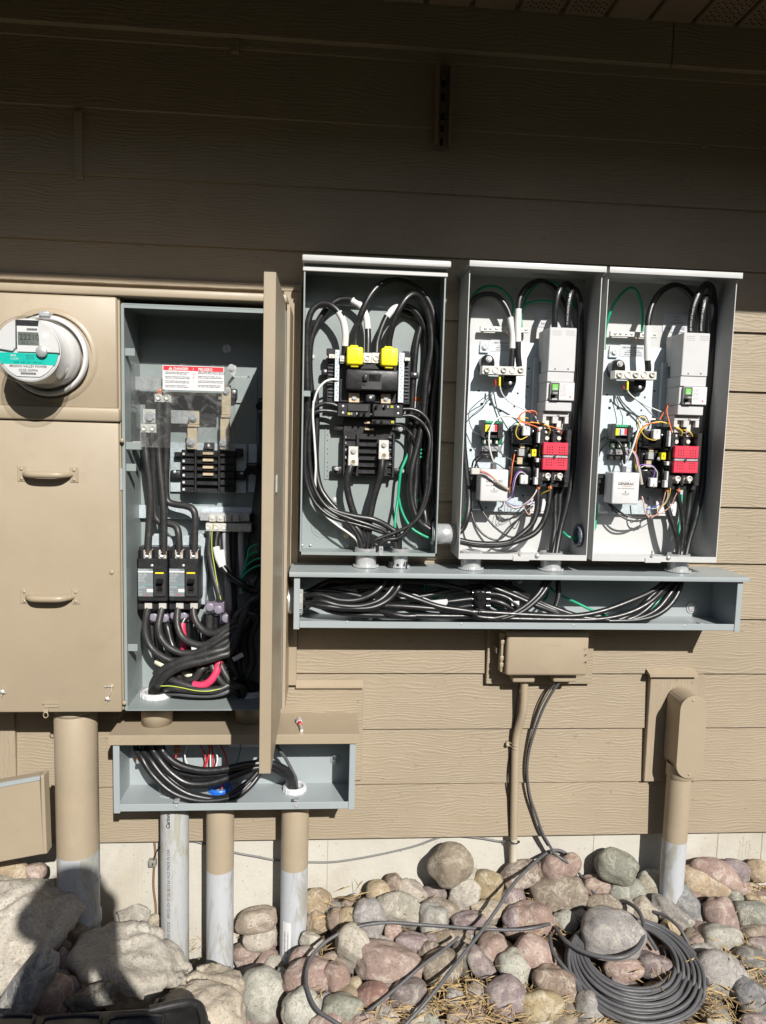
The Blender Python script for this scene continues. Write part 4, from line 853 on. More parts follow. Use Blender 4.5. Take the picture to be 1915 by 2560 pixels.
cable('branch_cable', 'black cable from the upper pole of the left branch breaker in the dark panel box', [('G',432,148,.08),('G',370,125,.08),('G',290,120,.08),('G',200,160,.08),('G',135,240,.08),('G',105,400,.08),('G',95,700,.08),('G',110,930,.08),('G',200,1150,.085),('G',380,1300,.09),('G',620,1370,.095),('G',860,1440,.095),('G',1010,1520,.09),into(hubB,0,-.008)], .0060, cablem)
cable('branch_cable', 'black cable from the lower pole of the left branch breaker in the dark panel box', [('G',432,212,.08),('G',350,198,.08),('G',250,195,.085),('G',180,230,.085),('G',145,340,.085),('G',135,600,.085),('G',165,900,.085),('G',240,1090,.09),('G',370,1230,.095),('G',560,1310,.10),('G',800,1390,.10),('G',960,1480,.095),into(hubB,.006,-.004)], .0060, cablem)
cable('branch_cable', lL, [('G',200,-20,.06),('G',215,300,.06),('G',205,700,.06),('G',240,960,.07),('G',330,1120,.08),('G',470,1270,.09),('G',580,1400,.09),('G',660,1540,.09),into(hubA,-.004,-.008)], rB, cablem)
cable('branch_cable', 'black cable from the upper pole of the right branch breaker in the dark panel box', [('G',1105,178,.08),('G',1200,180,.08),('G',1290,215,.08),('G',1365,300,.08),('G',1405,450,.08),('G',1400,700,.085),('G',1385,950,.09),('G',1330,1180,.095),('G',1230,1340,.10),('G',1080,1430,.10),('G',900,1500,.10),('G',800,1560,.10),into(hubA,.008,-.008)], .0058, cablem)
cable('branch_cable', 'black cable from the lower pole of the right branch breaker in the dark panel box', [('G',1105,248,.08),('G',1190,248,.08),('G',1270,290,.08),('G',1345,370,.08),('G',1385,500,.085),('G',1360,760,.09),('G',1350,1000,.09),('G',1290,1230,.095),('G',1180,1400,.10),('G',1060,1510,.10),('G',900,1550,.10),into(hubA,.004,-.01)], .0058, cablem)
cable('branch_cable', 'thin black wire from the narrow branch breaker in the dark panel box', [('G',1030,335,.08),('G',1090,350,.075),('G',1160,400,.07),('G',1210,470,.07),('G',1240,600,.06)], .003, cablem)
cable('lug_cable', 'thick black cable under the left silver lug of the bus block', [('G',572,755,.076),('G',548,830,.08),('G',530,900,.08),('G',532,1010,.08),('G',570,1170,.08),('G',620,1310,.08),('G',680,1450,.08),('G',730,1570,.08),into(hubA,.0,.0)], .0105, cablem, bands=((0,1,copper,'bare_end'),)[:0])
cable('lug_cable', 'thick black cable under the right silver lug of the bus block', [('G',893,695,.076),('G',885,790,.08),('G',865,900,.08),('G',820,1040,.08),('G',785,1180,.08),('G',760,1330,.08),('G',750,1450,.08),('G',745,1570,.08),into(hubA,.006,.006)], .0105, cablem)
for i, (x, d_) in enumerate(((1200,.035),(1310,.035),(1400,.04),(1430,.07))):
    cable('power_cable', lR, [('F',1150-i*40,640-i*20,.03),('F',1290,700,.03),('F',x+40,1000,d_),('G',x,100,d_),('G',x-20,450,d_),('G',x-30,800,d_),('G',x-20,1050,d_+.01),('G',x+20,1250,.07),('G',1370,1420,.08),Vector((P1+.02,nz.y+.01*math.cos(i*1.7),nz.z+.012*math.sin(i*1.7)))], rB, cablem, gR)
cable('ground_wire', 'bright green ground wire hanging down right of the bus block in the dark panel box', [('G',1160,640,.05),('G',1120,730,.055),('G',1085,820,.06),('G',1068,950,.06),('G',1055,1100,.06),('G',1035,1250,.07),('G',1022,1400,.08),('G',1040,1530,.085),into(hubB,0,.004)], .0042, green, cat='wire')
cable('ground_wire', 'green ground wire curving to the nipple at the lower right of the dark panel box', [('G',1270,600,.04),('G',1235,800,.04),('G',1210,960,.045),('G',1235,1080,.05),('G',1270,1180,.05),('G',1280,1300,.06),('G',1340,1420,.08),Vector((P1+.02,nz.y,nz.z-.016))], .0040, green, cat='wire')
cable('ground_wire', 'green ground wire forking right from its neighbour in the dark panel box', [('G',1062,1090,.062),('G',1085,1200,.065),('G',1130,1310,.07),('G',1200,1410,.075),('G',1290,1470,.08),('G',1380,1510,.085),Vector((P1+.02,nz.y,nz.z-.02))], .0038, green, cat='wire')
for i in range(3): cable('ground_wire', 'short green wire behind the thick cables at the right of the dark panel box', [('G',1245,600+i*38,.03),('G',1290,598+i*38,.045),('G',1330,600+i*38,.03)], .0036, green, 'short green wires behind the thick cables of the dark panel box', cat='wire')
cable('neutral_wire', 'white wire curving from the left neutral bar down the dark panel box', [('F',440,1325,.08),('F',370,1318,.085),('F',290,1350,.088),('F',220,1440,.09),('F',182,1560,.09),('G',182,100,.09),('G',175,250,.09),('G',190,480,.09),('G',205,750,.09),('G',200,950,.085),('G',230,1150,.08),('G',300,1270,.085),('G',430,1380,.09),('G',570,1480,.09),('G',640,1560,.09),into(hubA,-.012,0)], .0032, white, cat='wire')
tag(MB().mat(label_w).pbox('G', 1340, 500, 1385, 720, .0655, .0645).build('paper_tag'), 'x', 'tag') if 0 else None
# ------------------------------------------------------------------ transfer switch devices (built in the middle box, copied to the right one)
TS = []
def T(name, label, cat, loc, lab2):
    t = thing(name, label, cat, loc, cat+'s inside the pale gray boxes'); TS.append((t, lab2)); return t
MIDB, RTB = ' in the middle box', ' in the rightmost box'
bp = T('back_plate', 'spangled galvanised mounting plate'+MIDB, 'mounting plate', pt('I', 600, 1165, .03), 'spangled galvanised mounting plate'+RTB)
x0 = TX0+.007; p = pt('H', 450, 925, .034); q = pt('I', 1075, 1165, .034); zS = pt('H', 300, 1058, .034).z
b = MB().mat(galv); b.box(x0, q.x, .034, .031, q.z, p.z-.012, .0005); b.box(p.x-.006, q.x-.005, .034, .031, p.z-.0121, p.z); b.build('plate', parent=bp)
b = MB().mat(dkhole)
for r, x, y in (('H',348,1572),('H',437,1575),('H',540,1643),('H',318,1435),('H',838,1205),('H',825,1393),('H',722,1462),('H',686,1598),('I',235,518),('I',395,1115),('I',775,990),('H',975,1205)):
    c = pt(r, x, y, .0342); w_ = .0038 if (x, y) in ((348,1572),(437,1575),(540,1643),(235,518)) else .0026; b.mark(); b.box(c.x-w_, c.x+w_, .0344, .034, c.z-w_, c.z+w_)
b.build('hole', parent=bp)
b = MB().mat(galv); c = pt('H', 380, 985, .04); b.box(c.x-.015, c.x+.012, .042, .034, c.z-.017, c.z+.018, .002); b.mark(); c2 = pt('I', 295, 1085, .04); b.box(c2.x-.014, c2.x+.016, .042, .034, c2.z-.015, c2.z+.012, .002); b.mat(steel)
screw(b, (c.x, -.0422, c.z), .0075, .006, hexa=True); screw(b, (c2.x, -.0422, c2.z), .0062, .005, hexa=True); b.build('mounting_foot', parent=bp)
b = MB().mat(label_s); b.pbox('J', 355, 872, 595, 995, .0352, .034)
b.v = [(x-DXT, y, z) for x, y, z in b.v]; b.mat(ink)
for s_t, y, sz in (('NEUTRAL BONDING', 912, .0068), ('TO REMOVE BONDING', 938, .0038), ('DISCONNECT WIRE BETWEEN', 956, .0038), ('NEUTRAL AND GROUND BARS', 978, .0038)): c = pt('J', 483, y, .0356); b.text(s_t, c.x-DXT, c.z, .0356, sz, bold=.01)
b.build('bonding_label', parent=bp)
b = MB().mat(label_w); a, c = pt('K', 655, 950, .0355), pt('K', 905, 1142, .0355); b.box(a.x-DXT, c.x-DXT, .0355, .034, c.z, a.z); b.mat(ink)
for s_t, x, y, sz in (('GENERATOR', 700, 972, .0045), ('E1', 700, 1020, .011), ('E2', 862, 1020, .011), ('T1', 700, 1098, .011), ('T2', 862, 1098, .011), ('CUSTOMER', 720, 1125, .0045), ('CONNECTION', 800, 1125, .0045)): c = pt('K', x, y, .036); b.text(s_t, c.x-DXT, c.z, .036, sz)
b.build('terminal_label', parent=bp)
# deep vertical channel behind the breaker
ch = T('channel_bracket', 'folded dark galvanised channel beside the breaker'+MIDB, 'bracket', pt('H', 930, 1690, .04), 'folded dark galvanised channel beside the breaker'+RTB)
b = MB().mat(galv); a, c = pt('H', 895, 1095, .05), pt('I', 985, 240, .05); b.box(a.x, a.x+.002, .052, .034, c.z, a.z); b.box(a.x+.002, c.x, .052, .050, c.z, a.z-.0); b.build('channel', parent=ch)
# ground bar
gb = T('ground_bar', 'narrow silver ground bar with slotted screws'+MIDB, 'terminal bar', pt('J', 480, 800, .045), 'narrow silver ground bar with slotted screws'+RTB)
a, c = pt('J', 262, 737, .047), pt('J', 722, 806, .047); MB().mat(alum).box(a.x-DXT, c.x-DXT, .047, .036, c.z, a.z, .001).build('bar', parent=gb)
b = MB().mat(steel)
for i, x in enumerate((308, 360, 415, 470, 527, 585, 640, 698)):
    y = 763+i*1.6; c = pt('J', x, y, .0472); c.x -= DXT; screw(b, c, .0052 if i in (0,7) else .0046, .0015); b.mat(ink); ang = i*.9; b.box(c.x-.0032, c.x+.0032, .0489, .0486, c.z-.0005, c.z+.0005); b.mat(steel)
    if i in (0, 7): b.cyl((c.x, -.0165, c.z), (c.x, -.036, c.z), .004, n=10)
b.build('screw', parent=gb)
b = MB().mat(copper); c = pt('H', 625, 848, .045); b.tube([c+Vector((0,0,.006)), c+Vector((0,-.001,-.003))], .003, 8); b.build('wire_end', parent=gb)
# neutral block
nb = T('neutral_block', 'big silver neutral block with five round set screws'+MIDB, 'terminal block', pt('H', 580, 1275, .09), 'big silver neutral block with five round set screws'+RTB)
a, c = pt('H', 357, 1175, .100), pt('H', 798, 1276, .100); MB().mat(alum).box(a.x, c.x, .100, .066, c.z, a.z, .0008).build('block', parent=nb)
b = MB().mat(alum)
for i, x in enumerate((402, 492, 577, 665, 752)):
    c_2 = pt('H', x, 1221, .1002); b.mark(); b.lathe(c_2, (0,-1,0), [(.0093,0),(.0093,.002),(.0072,.002),(.0068,-.001 if i % 2 else .006),(.005,-.001 if i % 2 else .006),(.004,-.002),(.0001,-.002)], 28)
b.build('set_screw', parent=nb)
b = MB().mat(blackgl)
for x0, y0, x1, y1, up_ in ((347, 1055, 484, 1185, 1), (585, 1262, 705, 1412, 0)):
    a, c = pt('H', x0, y0, .078), pt('H', x1, y1, .078); b.mark(); b.prism(capsule(a.x, c.x, c.z-(.02 if up_ else 0), a.z+(0 if up_ else .02)), .074, .036, .003, 2)
b.build('insulator', parent=nb)
b = MB().mat(steel); screw(b, pt('H', 424, 1107, .0742), .0062, .005, hexa=True); screw(b, pt('H', 645, 1355, .0742), .0052, .001); b.build('bolt', parent=nb)
# breaker with tall gray cover
bk = T('breaker_assembly', 'tall pale gray breaker with slotted cover and green OFF window'+MIDB, 'circuit breaker', pt('I', 1140, 240, .06), 'tall pale gray breaker with slotted cover and green OFF window'+RTB)
bg = paint('breaker_gray', (.52, .52, .53), .42, var=.03, bs=.1)
a, c = pt('H', 1056, 777, .142), pt('H', 1312, 1242, .142); xl, xr = a.x, pt('H', 1335, 775, .142).x; zt_, zc_ = a.z, c.z
b = MB().mat(bg); b.box(xl, xr, .142, .072, zc_, zt_, .0015); b.box(xl, xr, .072, .036, pt('H', 985, 1140, .06).z, zt_, .001); b.build('terminal_cover', parent=bk)
b = MB().mat(dkhole)
for gx in (1082, 1224):
    for gy in (818, 838, 858): b.mark(); b.pbox('H', gx, gy-2.5, gx+92, gy+2.5, .1424, .142)
for x in (1107, 1242): screw(b, pt('H', x, 1211, .1422), .0022, .0003)
b.build('vent_slot', parent=bk)
b = MB().mat(bg); zq = pt('H', 1040, 1342, .139).z; b.box(xl, xr-.0005, .139, .05, zq+.0005, zc_-.0005, .001); b.build('upper_case', parent=bk)
zr_ = pt('H', 1200, 1536, .150).z; zf_ = pt('H', 1200, 1346, .150).z
b = MB().mat(bg); b.box(xl+.001, xr-.0005, .134, .05, zr_-.001, zq, .001); b.box(pt('H', 1068, 1340, .146).x, xr+.001, .1455, .134, zr_, zf_, .001); fc = b.build('face', parent=bk)
b = MB().mat(label_w); b.pbox('H', 1150, 1352, 1298, 1530, .1462, .1456); b.mat(inkg)
for i in range(9): c = pt('H', 1160, 1375+i*14, .1465); b.text(('frame 225AF  CAT NO', '240V   25kA  AC', 'trip 200A  60Hz', 'torque line load')[i % 4][:17-(i % 3)*2], c.x, c.z, .1465, .0031, 'LEFT')
b.mat(redl); screw(b, pt('H', 1262, 1500, .1463), .0026, .0004, mk=False); b.build('rating_label', parent=fc)
grn = paint('off_window_green', (.16, .50, .08), .4, bs=0)
b = MB().mat(ink); b.pbox('H', 1072, 1352, 1146, 1536, .1462, .1456); b.mat(grn); b.pbox('H', 1082, 1364, 1140, 1430, .1466, .1462); b.mat(label_w); c = pt('H', 1111, 1425, .147); b.text('OFF', c.x, c.z, .147, .0065, bold=.02); c = pt('H', 1108, 1402, .147); b.text('O', c.x, c.z, .147, .0055, bold=.02)
c = pt('H', 1102, 1530, .147); b.text('200A', c.x, c.z, .147, .0072, bold=.03); b.build('switch_window', parent=fc)
b = MB().mat(paint('toggle_gray', (.3,.3,.3), .4, bs=0)); b.pbox('H', 1088, 1448, 1140, 1475, .163, .1466, .002); b.build('toggle', parent=fc)
b = MB().mat(bg); zu_ = pt('H', 1100, 1645, .136).z; b.box(xl-.001, xr-.002, .137, .05, zu_, zr_-.002, .0015); b.build('lower_case', parent=bk)
zv = pt('I', 1100, 240, .12).z; b = MB().mat(bg); zm_ = pt('I', 1100, 172, .12).z
b.box(xl-.002, xr-.004, .122, .05, zm_, zu_-.0005, .001)
W_ = xr-xl-.002
for f0_, f1_ in ((0, .13), (.385, .60), (.86, 1.)): b.box(xl-.002+W_*f0_, xl-.002+W_*f1_, .122, .05, zv, zm_-.0001)
b.build('terminal_shroud', parent=bk)
b = MB().mat(dkhole); b.box(xl, xr-.006, .07, .05, zv, zm_); b.build('cavity', parent=bk)
b = MB().mat(alum)
for f_ in (.255, .73): b.mark(); xx = xl-.002+W_*f_; b.box(xx-.0075, xx+.0075, .105, .075, zv-.012, zm_, .001)
b.build('terminal', parent=bk)
b = MB().mat(inkg); screw(b, pt('I', 1142, 160, .1222), .004, .001); screw(b, pt('I', 1015, 130, .1222), .002, .0005); b.build('screw', parent=bk)
# contactor with red cover
kt = T('contactor', 'contactor with a bright red perforated cover'+MIDB, 'contactor', pt('I', 1100, 900, .06), 'contactor with a bright red perforated cover'+RTB)
b = MB().mat(black); b.pbox('I', 962, 300, 1245, 905, .095, .04, .002); b.build('base', parent=kt)
b = MB().mat(black); b.pbox('I', 1234, 305, 1252, 860, .125, .04, .001); b.mark(); b.pbox('I', 1088, 335, 1106, 440, .118, .04, .001); b.mark(); b.pbox('I', 1075, 720, 1094, 860, .120, .04, .001); b.mark(); b.pbox('I', 962, 300, 978, 880, .118, .04, .001); b.build('barrier', parent=kt)
b = MB().mat(redp); b.pbox('I', 990, 437, 1240, 572, .133, .096, .0015); b.mark(); b.pbox('I', 982, 601, 1234, 727, .133, .096, .0015); b.build('red_cover', parent=kt)
b = MB().mat(steel); b.pbox('I', 988, 572, 1236, 600, .130, .1, .0005); b.build('retaining_strip', parent=kt)
b = MB().mat(ink); b.ppoly('I', [(1090, 612), (1095, 580), (1118, 575), (1112, 600), (1100, 618)], .1345, .130); b.build('clip', parent=kt)
b = MB().mat(dkhole)
for cx, cy in ((1055, 513), (1180, 517), (1045, 645), (1170, 648)):
    for i in (-1, 0, 1):
        for j in (-1, 0, 1): screw(b, pt('I', cx+i*26, cy+j*27+i*1, .1332), .0017, .0003)
b.build('vent_hole', parent=kt)
b = MB().mat(alum)
for x0, x1 in ((977, 1054), (1102, 1182)): b.mark(); b.pbox('I', x0, 748, x1, 832, .110, .08, .001); b.mark(); b.pbox('I', x0+20, 250, x1-4, 300, .104, .08, .001)
b.build('lug', parent=kt)
b = MB().mat(alum)
for x in (1018, 1142):
    b.mark(); c = pt('I', x+4, 783, .1102); b.lathe(c, (0,-1,0), [(.0088,0),(.0082,.012),(.0055,.012),(.0045,.009),(.0001,.009)], 24); b.mark(); c = pt('I', x+8, 395, .1); b.cyl(c+Vector((0,.02,0)), c, .006, n=12); b.mark(); c = pt('I', x, 330, .1); b.cyl(c+Vector((0,.02,0)), c, .0045, n=6)
b.build('set_screw', parent=kt)
b = MB().mat(copper)
for x, y in ((932, 905), (1054, 905)): screw(b, pt('I', x, y, .1), .004, .006, hexa=True)
b.build('stud', parent=kt)
# relays and coils left of the contactor
for nm, lab, xy, parts_ in (('relay_coil', 'black solenoid coil with white plug beside the top of the contactor', (682, 262, 893, 462), 'top'), ('transformer', 'black linkage with steel core midway beside the contactor', (668, 468, 890, 682), 'mid'), ('relay_coil', 'black solenoid coil with white plug beside the foot of the contactor', (655, 684, 876, 884), 'low')):
    t = T(nm, lab+MIDB, 'relay', pt('I', xy[0]+100, xy[3], .05), lab+RTB)
    MB().mat(blackgl).pbox('I', *xy, .085 if parts_ != 'mid' else .07, .036, .003, 2).build('body', parent=t)
    b = MB().mat(blackgl if parts_ != 'mid' else black)
    if parts_ == 'mid':
        b.mat(steel); b.pbox('I', 735, 503, 790, 580, .092, .07, .001); b.mark(); b.mat(brass); b.pbox('I', 718, 590, 770, 665, .085, .07, .001); b.mark(); b.pbox('I', 750, 460, 795, 500, .082, .07, .001); b.build('core', parent=t)
        b = MB().mat(steel); screw(b, pt('I', 848, 575, .09), .004, .004, hexa=True); b.mark(); b.pbox('I', 690, 520, 720, 527, .072, .07); b.mark(); b.pbox('I', 820, 485, 845, 512, .072, .07); b.build('fastener', parent=t)
        b = MB().mat(black); b.pbox('I', 845, 545, 965, 600, .085, .04, .006, 2); b.mark(); b.pbox('I', 900, 470, 975, 500, .09, .04, .003); b.build('linkage', parent=t)
        b = MB().mat(yellow); b.pbox('I', 870, 510, 914, 584, .1, .08, .001); b.mat(dkhole); screw(b, pt('I', 893, 545, .1002), .0022, .0004, mk=False); b.build('yellow_switch', parent=t)
    else:
        oy = 0 if parts_ == 'top' else 422
        yy = xy[3]-8; b.pbox('I', xy[0]-10, yy, xy[2]+6, yy+10, .092, .036, .001); b.build('flange', parent=t)
        cx0, cy0, cx1, cy1 = (778, 264, 850, 372) if parts_ == 'top' else (752, 775, 826, 872)
        b = MB().mat(whitep); b.pbox('I', cx0, cy0, cx1, cy1, .104, .085, .002); b.mat(inkg); b.pbox('I', cx0+33, cy0+(10 if oy == 0 else 60), cx0+39, cy0+(40 if oy == 0 else 100), .1043, .1039); b.build('plug', parent=t)
        b = MB().mat(steel); screw(b, pt('I', xy[2]-12, (325 if oy == 0 else 815), .0852), .0035, .002); b.build('screw', parent=t)
tw = T('terminal_strip', 'column of white wire connectors left of the red cover'+MIDB, 'connector', pt('I', 940, 870, .08), 'column of white wire connectors left of the red cover'+RTB)
b = MB().mat(whitep)
for x0, y0, x1, y1 in ((938, 278, 974, 330), (934, 330, 976, 446), (916, 602, 960, 645), (920, 706, 954, 822), (898, 800, 946, 876)): b.mark(); b.pbox('I', x0, y0, x1, y1, .115, .098, .001)
b.build('connector', parent=tw)
b = MB().mat(black); b.pbox('I', 905, 295, 975, 900, .097, .04, .001); b.mark(); b.pbox('I', 918, 640, 965, 680, .108, .09, .002); b.mark(); b.pbox('I', 905, 455, 978, 490, .105, .09, .003); b.build('rail', parent=tw)
# control board
cb = T('control_board', 'small green circuit board module with yellow and white label'+MIDB, 'circuit board', pt('I', 450, 540, .05), 'small green circuit board module with yellow and white label'+RTB)
MB().mat(pcb).pbox('I', 350, 215, 560, 465, .055, .052, .0003).build('board', parent=cb)
b = MB().mat(black); b.pbox('I', 342, 205, 385, 372, .085, .052, .001); b.mark(); b.pbox('I', 520, 240, 566, 400, .085, .052, .001); b.mark(); b.pbox('I', 350, 360, 548, 395, .08, .055, .001); b.mark(); b.pbox('I', 345, 545, 515, 590, .06, .036, .001); b.build('relay_housing', parent=cb)
b = MB().mat(label_w); b.pbox('I', 386, 254, 522, 330, .079, .055, .001); b.mat(yellow); b.pbox('I', 387, 256, 428, 328, .0796, .079); b.mat(redl); b.pbox('I', 484, 258, 514, 322, .0796, .079); b.mat(bluew); b.pbox('I', 430, 262, 445, 322, .0796, .079); b.mat(inkg)
for i in range(5): c = pt('I', 446, 275+i*11, .0798); b.text('USE 60C', c.x, c.z, .0798, .0024, 'LEFT')
b.build('warning_label', parent=cb)
gt = paint('terminal_green', (.05, .42, .2), .4, bs=0)
b = MB().mat(gt); b.pbox('I', 388, 214, 522, 244, .078, .055, .001); b.mat(dkhole)
for i in range(5): screw(b, pt('I', 402+i*26, 229, .0782), .0016, .0004, mk=False)
b.build('screw_terminal', parent=cb)
b = MB().mat(alum)
for x in (380, 442, 505): b.mark(); b.pbox('I', x-10, 412, x+10, 455, .075, .055, .001)
b.build('spade_terminal', parent=cb)
b = MB().mat(paint('socket_gray', (.22, .22, .23), .4, bs=0)); b.pbox('I', 348, 474, 548, 535, .066, .036, .001); b.mat(whitep)
for i in range(5):
    for j in range(2): c = pt('I', 458+i*13, 495+j*22, .0663); b.box(c.x-.0011, c.x+.0011, .0666, .066, c.z-.0013, c.z+.0013)
b.mat(dkhole); screw(b, pt('I', 372, 515, .0663), .003, .001, mk=False); screw(b, pt('I', 435, 510, .0663), .002, .001, mk=False); b.build('lower_socket', parent=cb)
# surge protector
sp_ = T('surge_protector', 'white rounded surge protector box with a gray collar on top'+MIDB, 'surge protector', pt('I', 480, 1050, .08), 'white rounded surge protector box with a gray collar on top'+RTB)
a, c = pt('K', 290, 712, .125), pt('K', 535, 1030, .125)
MB().mat(whitep).box(a.x-DXT, c.x-DXT, .125, .115, c.z, a.z, .006, 4).build('front', parent=sp_)
MB().mat(paint('surge_gray', (.40,.40,.41), .45, bs=.05)).box(a.x-DXT+.0005, c.x-DXT-.0005, .1149, .06, c.z+.0005, a.z-.0005, .002).build('body', parent=sp_)
b = MB().mat(black); a2 = pt('K', 150, 740, .06); b.box(a2.x-DXT, a.x-DXT+.004, .059, .036, c.z+.022, a.z-.008, .001)
for i in range(4): b.box(a2.x-DXT, a.x-DXT-.001, .066, .059, a.z-.02-i*.015, a.z-.016-i*.015)
b.build('bracket', parent=sp_)
cc = pt('I', 469, 700, .09); b = MB().mat(paint('collar_gray', (.12,.12,.125), .45, bs=0)); b.cyl((cc.x, -.09, a.z-.004), (cc.x, -.09, a.z+.017), .0088, n=20); b.build('collar', parent=sp_)
b = MB().mat(ink); cx = (a.x+c.x)/2-DXT
for s_t, y, sz in (('GENERAC', 838, .0105), ('TYPE 2 SURGE PROTECTION', 877, .0038), ('ON = PROTECTED', 925, .0028), ('SURGE READY', 937, .0028)): v_ = pt('K', 415, y, .1252); b.text(s_t, cx, v_.z, .1254, sz, bold=.02 if sz > .01 else 0, sx=1.05)
v_ = pt('K', 410, 905, .126); b.box(cx-.0015, cx+.0005, .1256, .125, v_.z-.0025, v_.z+.003); b.mat(orangel); v_ = pt('K', 420, 850, .126); b.box(cx-.012, cx+.018, .1255, .125, v_.z-.0005, v_.z+.0007); b.build('printing', parent=sp_)
b = MB().mat(inkg); v_ = pt('K', 415, 802, .1252); b.box(a.x-DXT+.002, c.x-DXT-.002, .1253, .125, v_.z, v_.z+.0004); b.build('seam', parent=sp_)
for t, lab in TS: copy_tree(t, (DXT, 0, 0))['label'] = lab
ts2 = copy_tree(ts, (DXT+.001, 0, 0)); ts2['label'] = 'pale gray open transfer switch box at the far right of the upper row'
# ------------------------------------------------------------------ cables of the transfer switch boxes
r6 = .0088
def W(label, pts, r=.0017, m=None, group=None, cat='wire', **k): return cable('wire', label, pts, r, m or whitep, group, cat, n=7, step=5, **k)
M1, M2 = 'in the middle box', 'in the rightmost box'
n1 = pt('G', 1530, 1468, .085)
cable('power_cable', 'white-taped black cable arching from the left wall to the neutral block '+M1, [Vector((TX0-.02,n1.y,n1.z-.006)), Vector((TX0+.02,n1.y+.01,n1.z+.01)),('I',200,1200,.075),('I',215,1000,.06),('I',185,700,.05),('I',160,350,.045),('H',190,1200,.04),('H',200,750,.04),('H',240,540,.05),('H',310,465,.055),('H',410,440,.06),('H',505,462,.065),('H',590,550,.07),('H',645,680,.075),('H',672,850,.082),('H',668,1000,.085),('H',655,1185,.085)], r6, cablem, bands=((13,15,white,'white_tape'),))
cable('power_cable', 'black cable with white tape arching right from the neutral block '+M1, [('H',737,1185,.085),('H',724,1060,.088),('H',724,930,.09),('H',722,760,.09),('H',728,590,.088),('H',748,470,.085),('H',820,360,.08),('H',935,305,.075),('H',1050,335,.07),('H',1130,420,.06),('H',1190,540,.05),('H',1250,700,.04),('H',1330,1000,.04),('H',1340,1500,.04),('I',1250,400,.04),('I',1220,900,.045),('I',1180,1200,.055),('I',1120,1480,.075),into(h2,.012,.006)], r6, cablem, bands=((2,4,white,'white_tape'),))
cable('power_cable', 'thick black cable looping from the left terminal at the breaker top '+M1, [('H',1100,800,.11),('H',1103,700,.115),('H',1115,560,.12),('H',1140,430,.12),('H',1190,345,.11),('H',1250,335,.10),('H',1310,400,.08),('H',1350,520,.06),('H',1365,770,.05),('H',1350,1200,.05),('H',1320,1650,.05),('I',1290,200,.05),('I',1270,600,.05),('I',1230,950,.055),('I',1160,1250,.065),('I',1110,1450,.08),into(h2,-.004,-.004)], r6, cablem)
cable('power_cable', 'thick black cable looping from the right terminal at the breaker top '+M1, [('H',1232,800,.11),('H',1235,700,.115),('H',1245,550,.12),('H',1268,430,.115),('H',1305,385,.10),('H',1345,430,.085),('H',1368,560,.07),('H',1375,800,.06),('H',1365,1300,.06),('I',1320,200,.06),('I',1290,700,.06),('I',1235,1050,.07),('I',1160,1350,.08),into(h2,.006,-.01)], r6, cablem)
for xx, lab, ys in ((932, 'left', 0), (1052, 'right', 14)):
    cable('load_cable', 'thick black cable curving left from the %s foot of the contactor ' % lab+M1, [('I',xx,880,.08),('I',xx-3,1000,.085),('I',xx-15-ys,1150,.09),('I',xx-70-ys,1290,.095),('I',xx-190,1400,.10),('I',620,1475+ys,.10),('I',420,1490+ys,.095),('I',250,1478+ys,.09),('I',110,1450+ys,.085),Vector((TX0-.02,n1.y,n1.z-.015-ys*.0005))], .0085, cablem)
for i, (a_, b_) in enumerate(((1150, 1105), (1105, 1085))):
    cable('power_cable', ('thick black cable dropping to the right hub ', 'thick black cable beside the green wire above the right hub ')[i]+M1, [('I',a_+40,850,.05),('I',a_+5,1000,.055),('I',a_,1150,.06),('I',b_+15,1350,.07),into(h2,-.01+i*.004,.004)], r6, cablem)
cable('ground_wire', 'green wire arching over the black cable at the upper left '+M1, [('H',205,600,.03),('H',250,470,.03),('H',330,385,.03),('H',430,352,.03),('H',540,375,.03),('H',625,450,.03),('H',675,560,.035),('H',650,700,.04),('H',628,770,.045)], .0036, green, cat='wire')
cable('ground_wire', 'green wire bowing right from the ground bar behind the label '+M1, [('H',762,780,.045),('H',755,660,.035),('H',775,570,.03),('H',840,525,.03),('H',960,505,.03),('H',1080,520,.03),('H',1180,575,.03),('H',1260,690,.03),('H',1310,800,.03)], .0036, green, cat='wire')
cable('ground_wire', 'green wire behind the tallest black arch '+M1, [('H',700,700,.025),('H',770,580,.025),('H',830,430,.025),('H',920,340,.025),('H',1060,308,.025),('H',1150,340,.025),('H',1260,450,.025),('H',1330,600,.025)], .0034, green, cat='wire')
cable('ground_wire', 'short vertical green wire beside the cables over the right hub '+M1, [('I',1115,900,.045),('I',1112,980,.05),('I',1105,1080,.05),('I',1100,1200,.055)], .0038, green, cat='wire')
cable('ground_wire', 'green wire entering the bushing on the right wall '+M1, [('I',1150,1330,.06),('I',1200,1375,.075),('I',1260,1420,.085),Vector((TX1+.005,-.085,pt('I',1275,1400,.085).z-.01))], .0036, green, cat='wire')
cable('ground_wire', 'green wire at the lower left wall '+M1, [('I',210,700,.03),('I',200,900,.03),('I',180,1150,.035),('I',130,1290,.05)], .0034, green, cat='wire')
def wires(M_, R1, R2, dx):
    H_, I_ = R1, R2
    W('white wire running right from the neutral block '+M_, [(H_,538,1290,.085),(H_,540,1400,.085),(H_,570,1480,.08),(H_,650,1560,.07),(H_,780,1625,.075),(H_,890,1690,.09),(I_,940,240,.1)], .0020, whitep)
wires(M1, 'H', 'I', 0)
b = MB().mat(yellow); b.tube([pt('H',535,1280,.088), pt('H',534,1385,.088)], .0032, 8); tag(b.build('wire_ferrule'), 'yellow wire sleeve below the neutral block '+M1, 'wire sleeve')
b = MB().mat(redw); b.tube([pt('H',492,1320,.088), pt('H',492,1380,.088)], .0027, 8); tag(b.build('wire_ferrule'), 'small red wire sleeve below the neutral block '+M1, 'wire sleeve')
gd = paint('wire_gray', (.10, .11, .12), .4, bs=0)
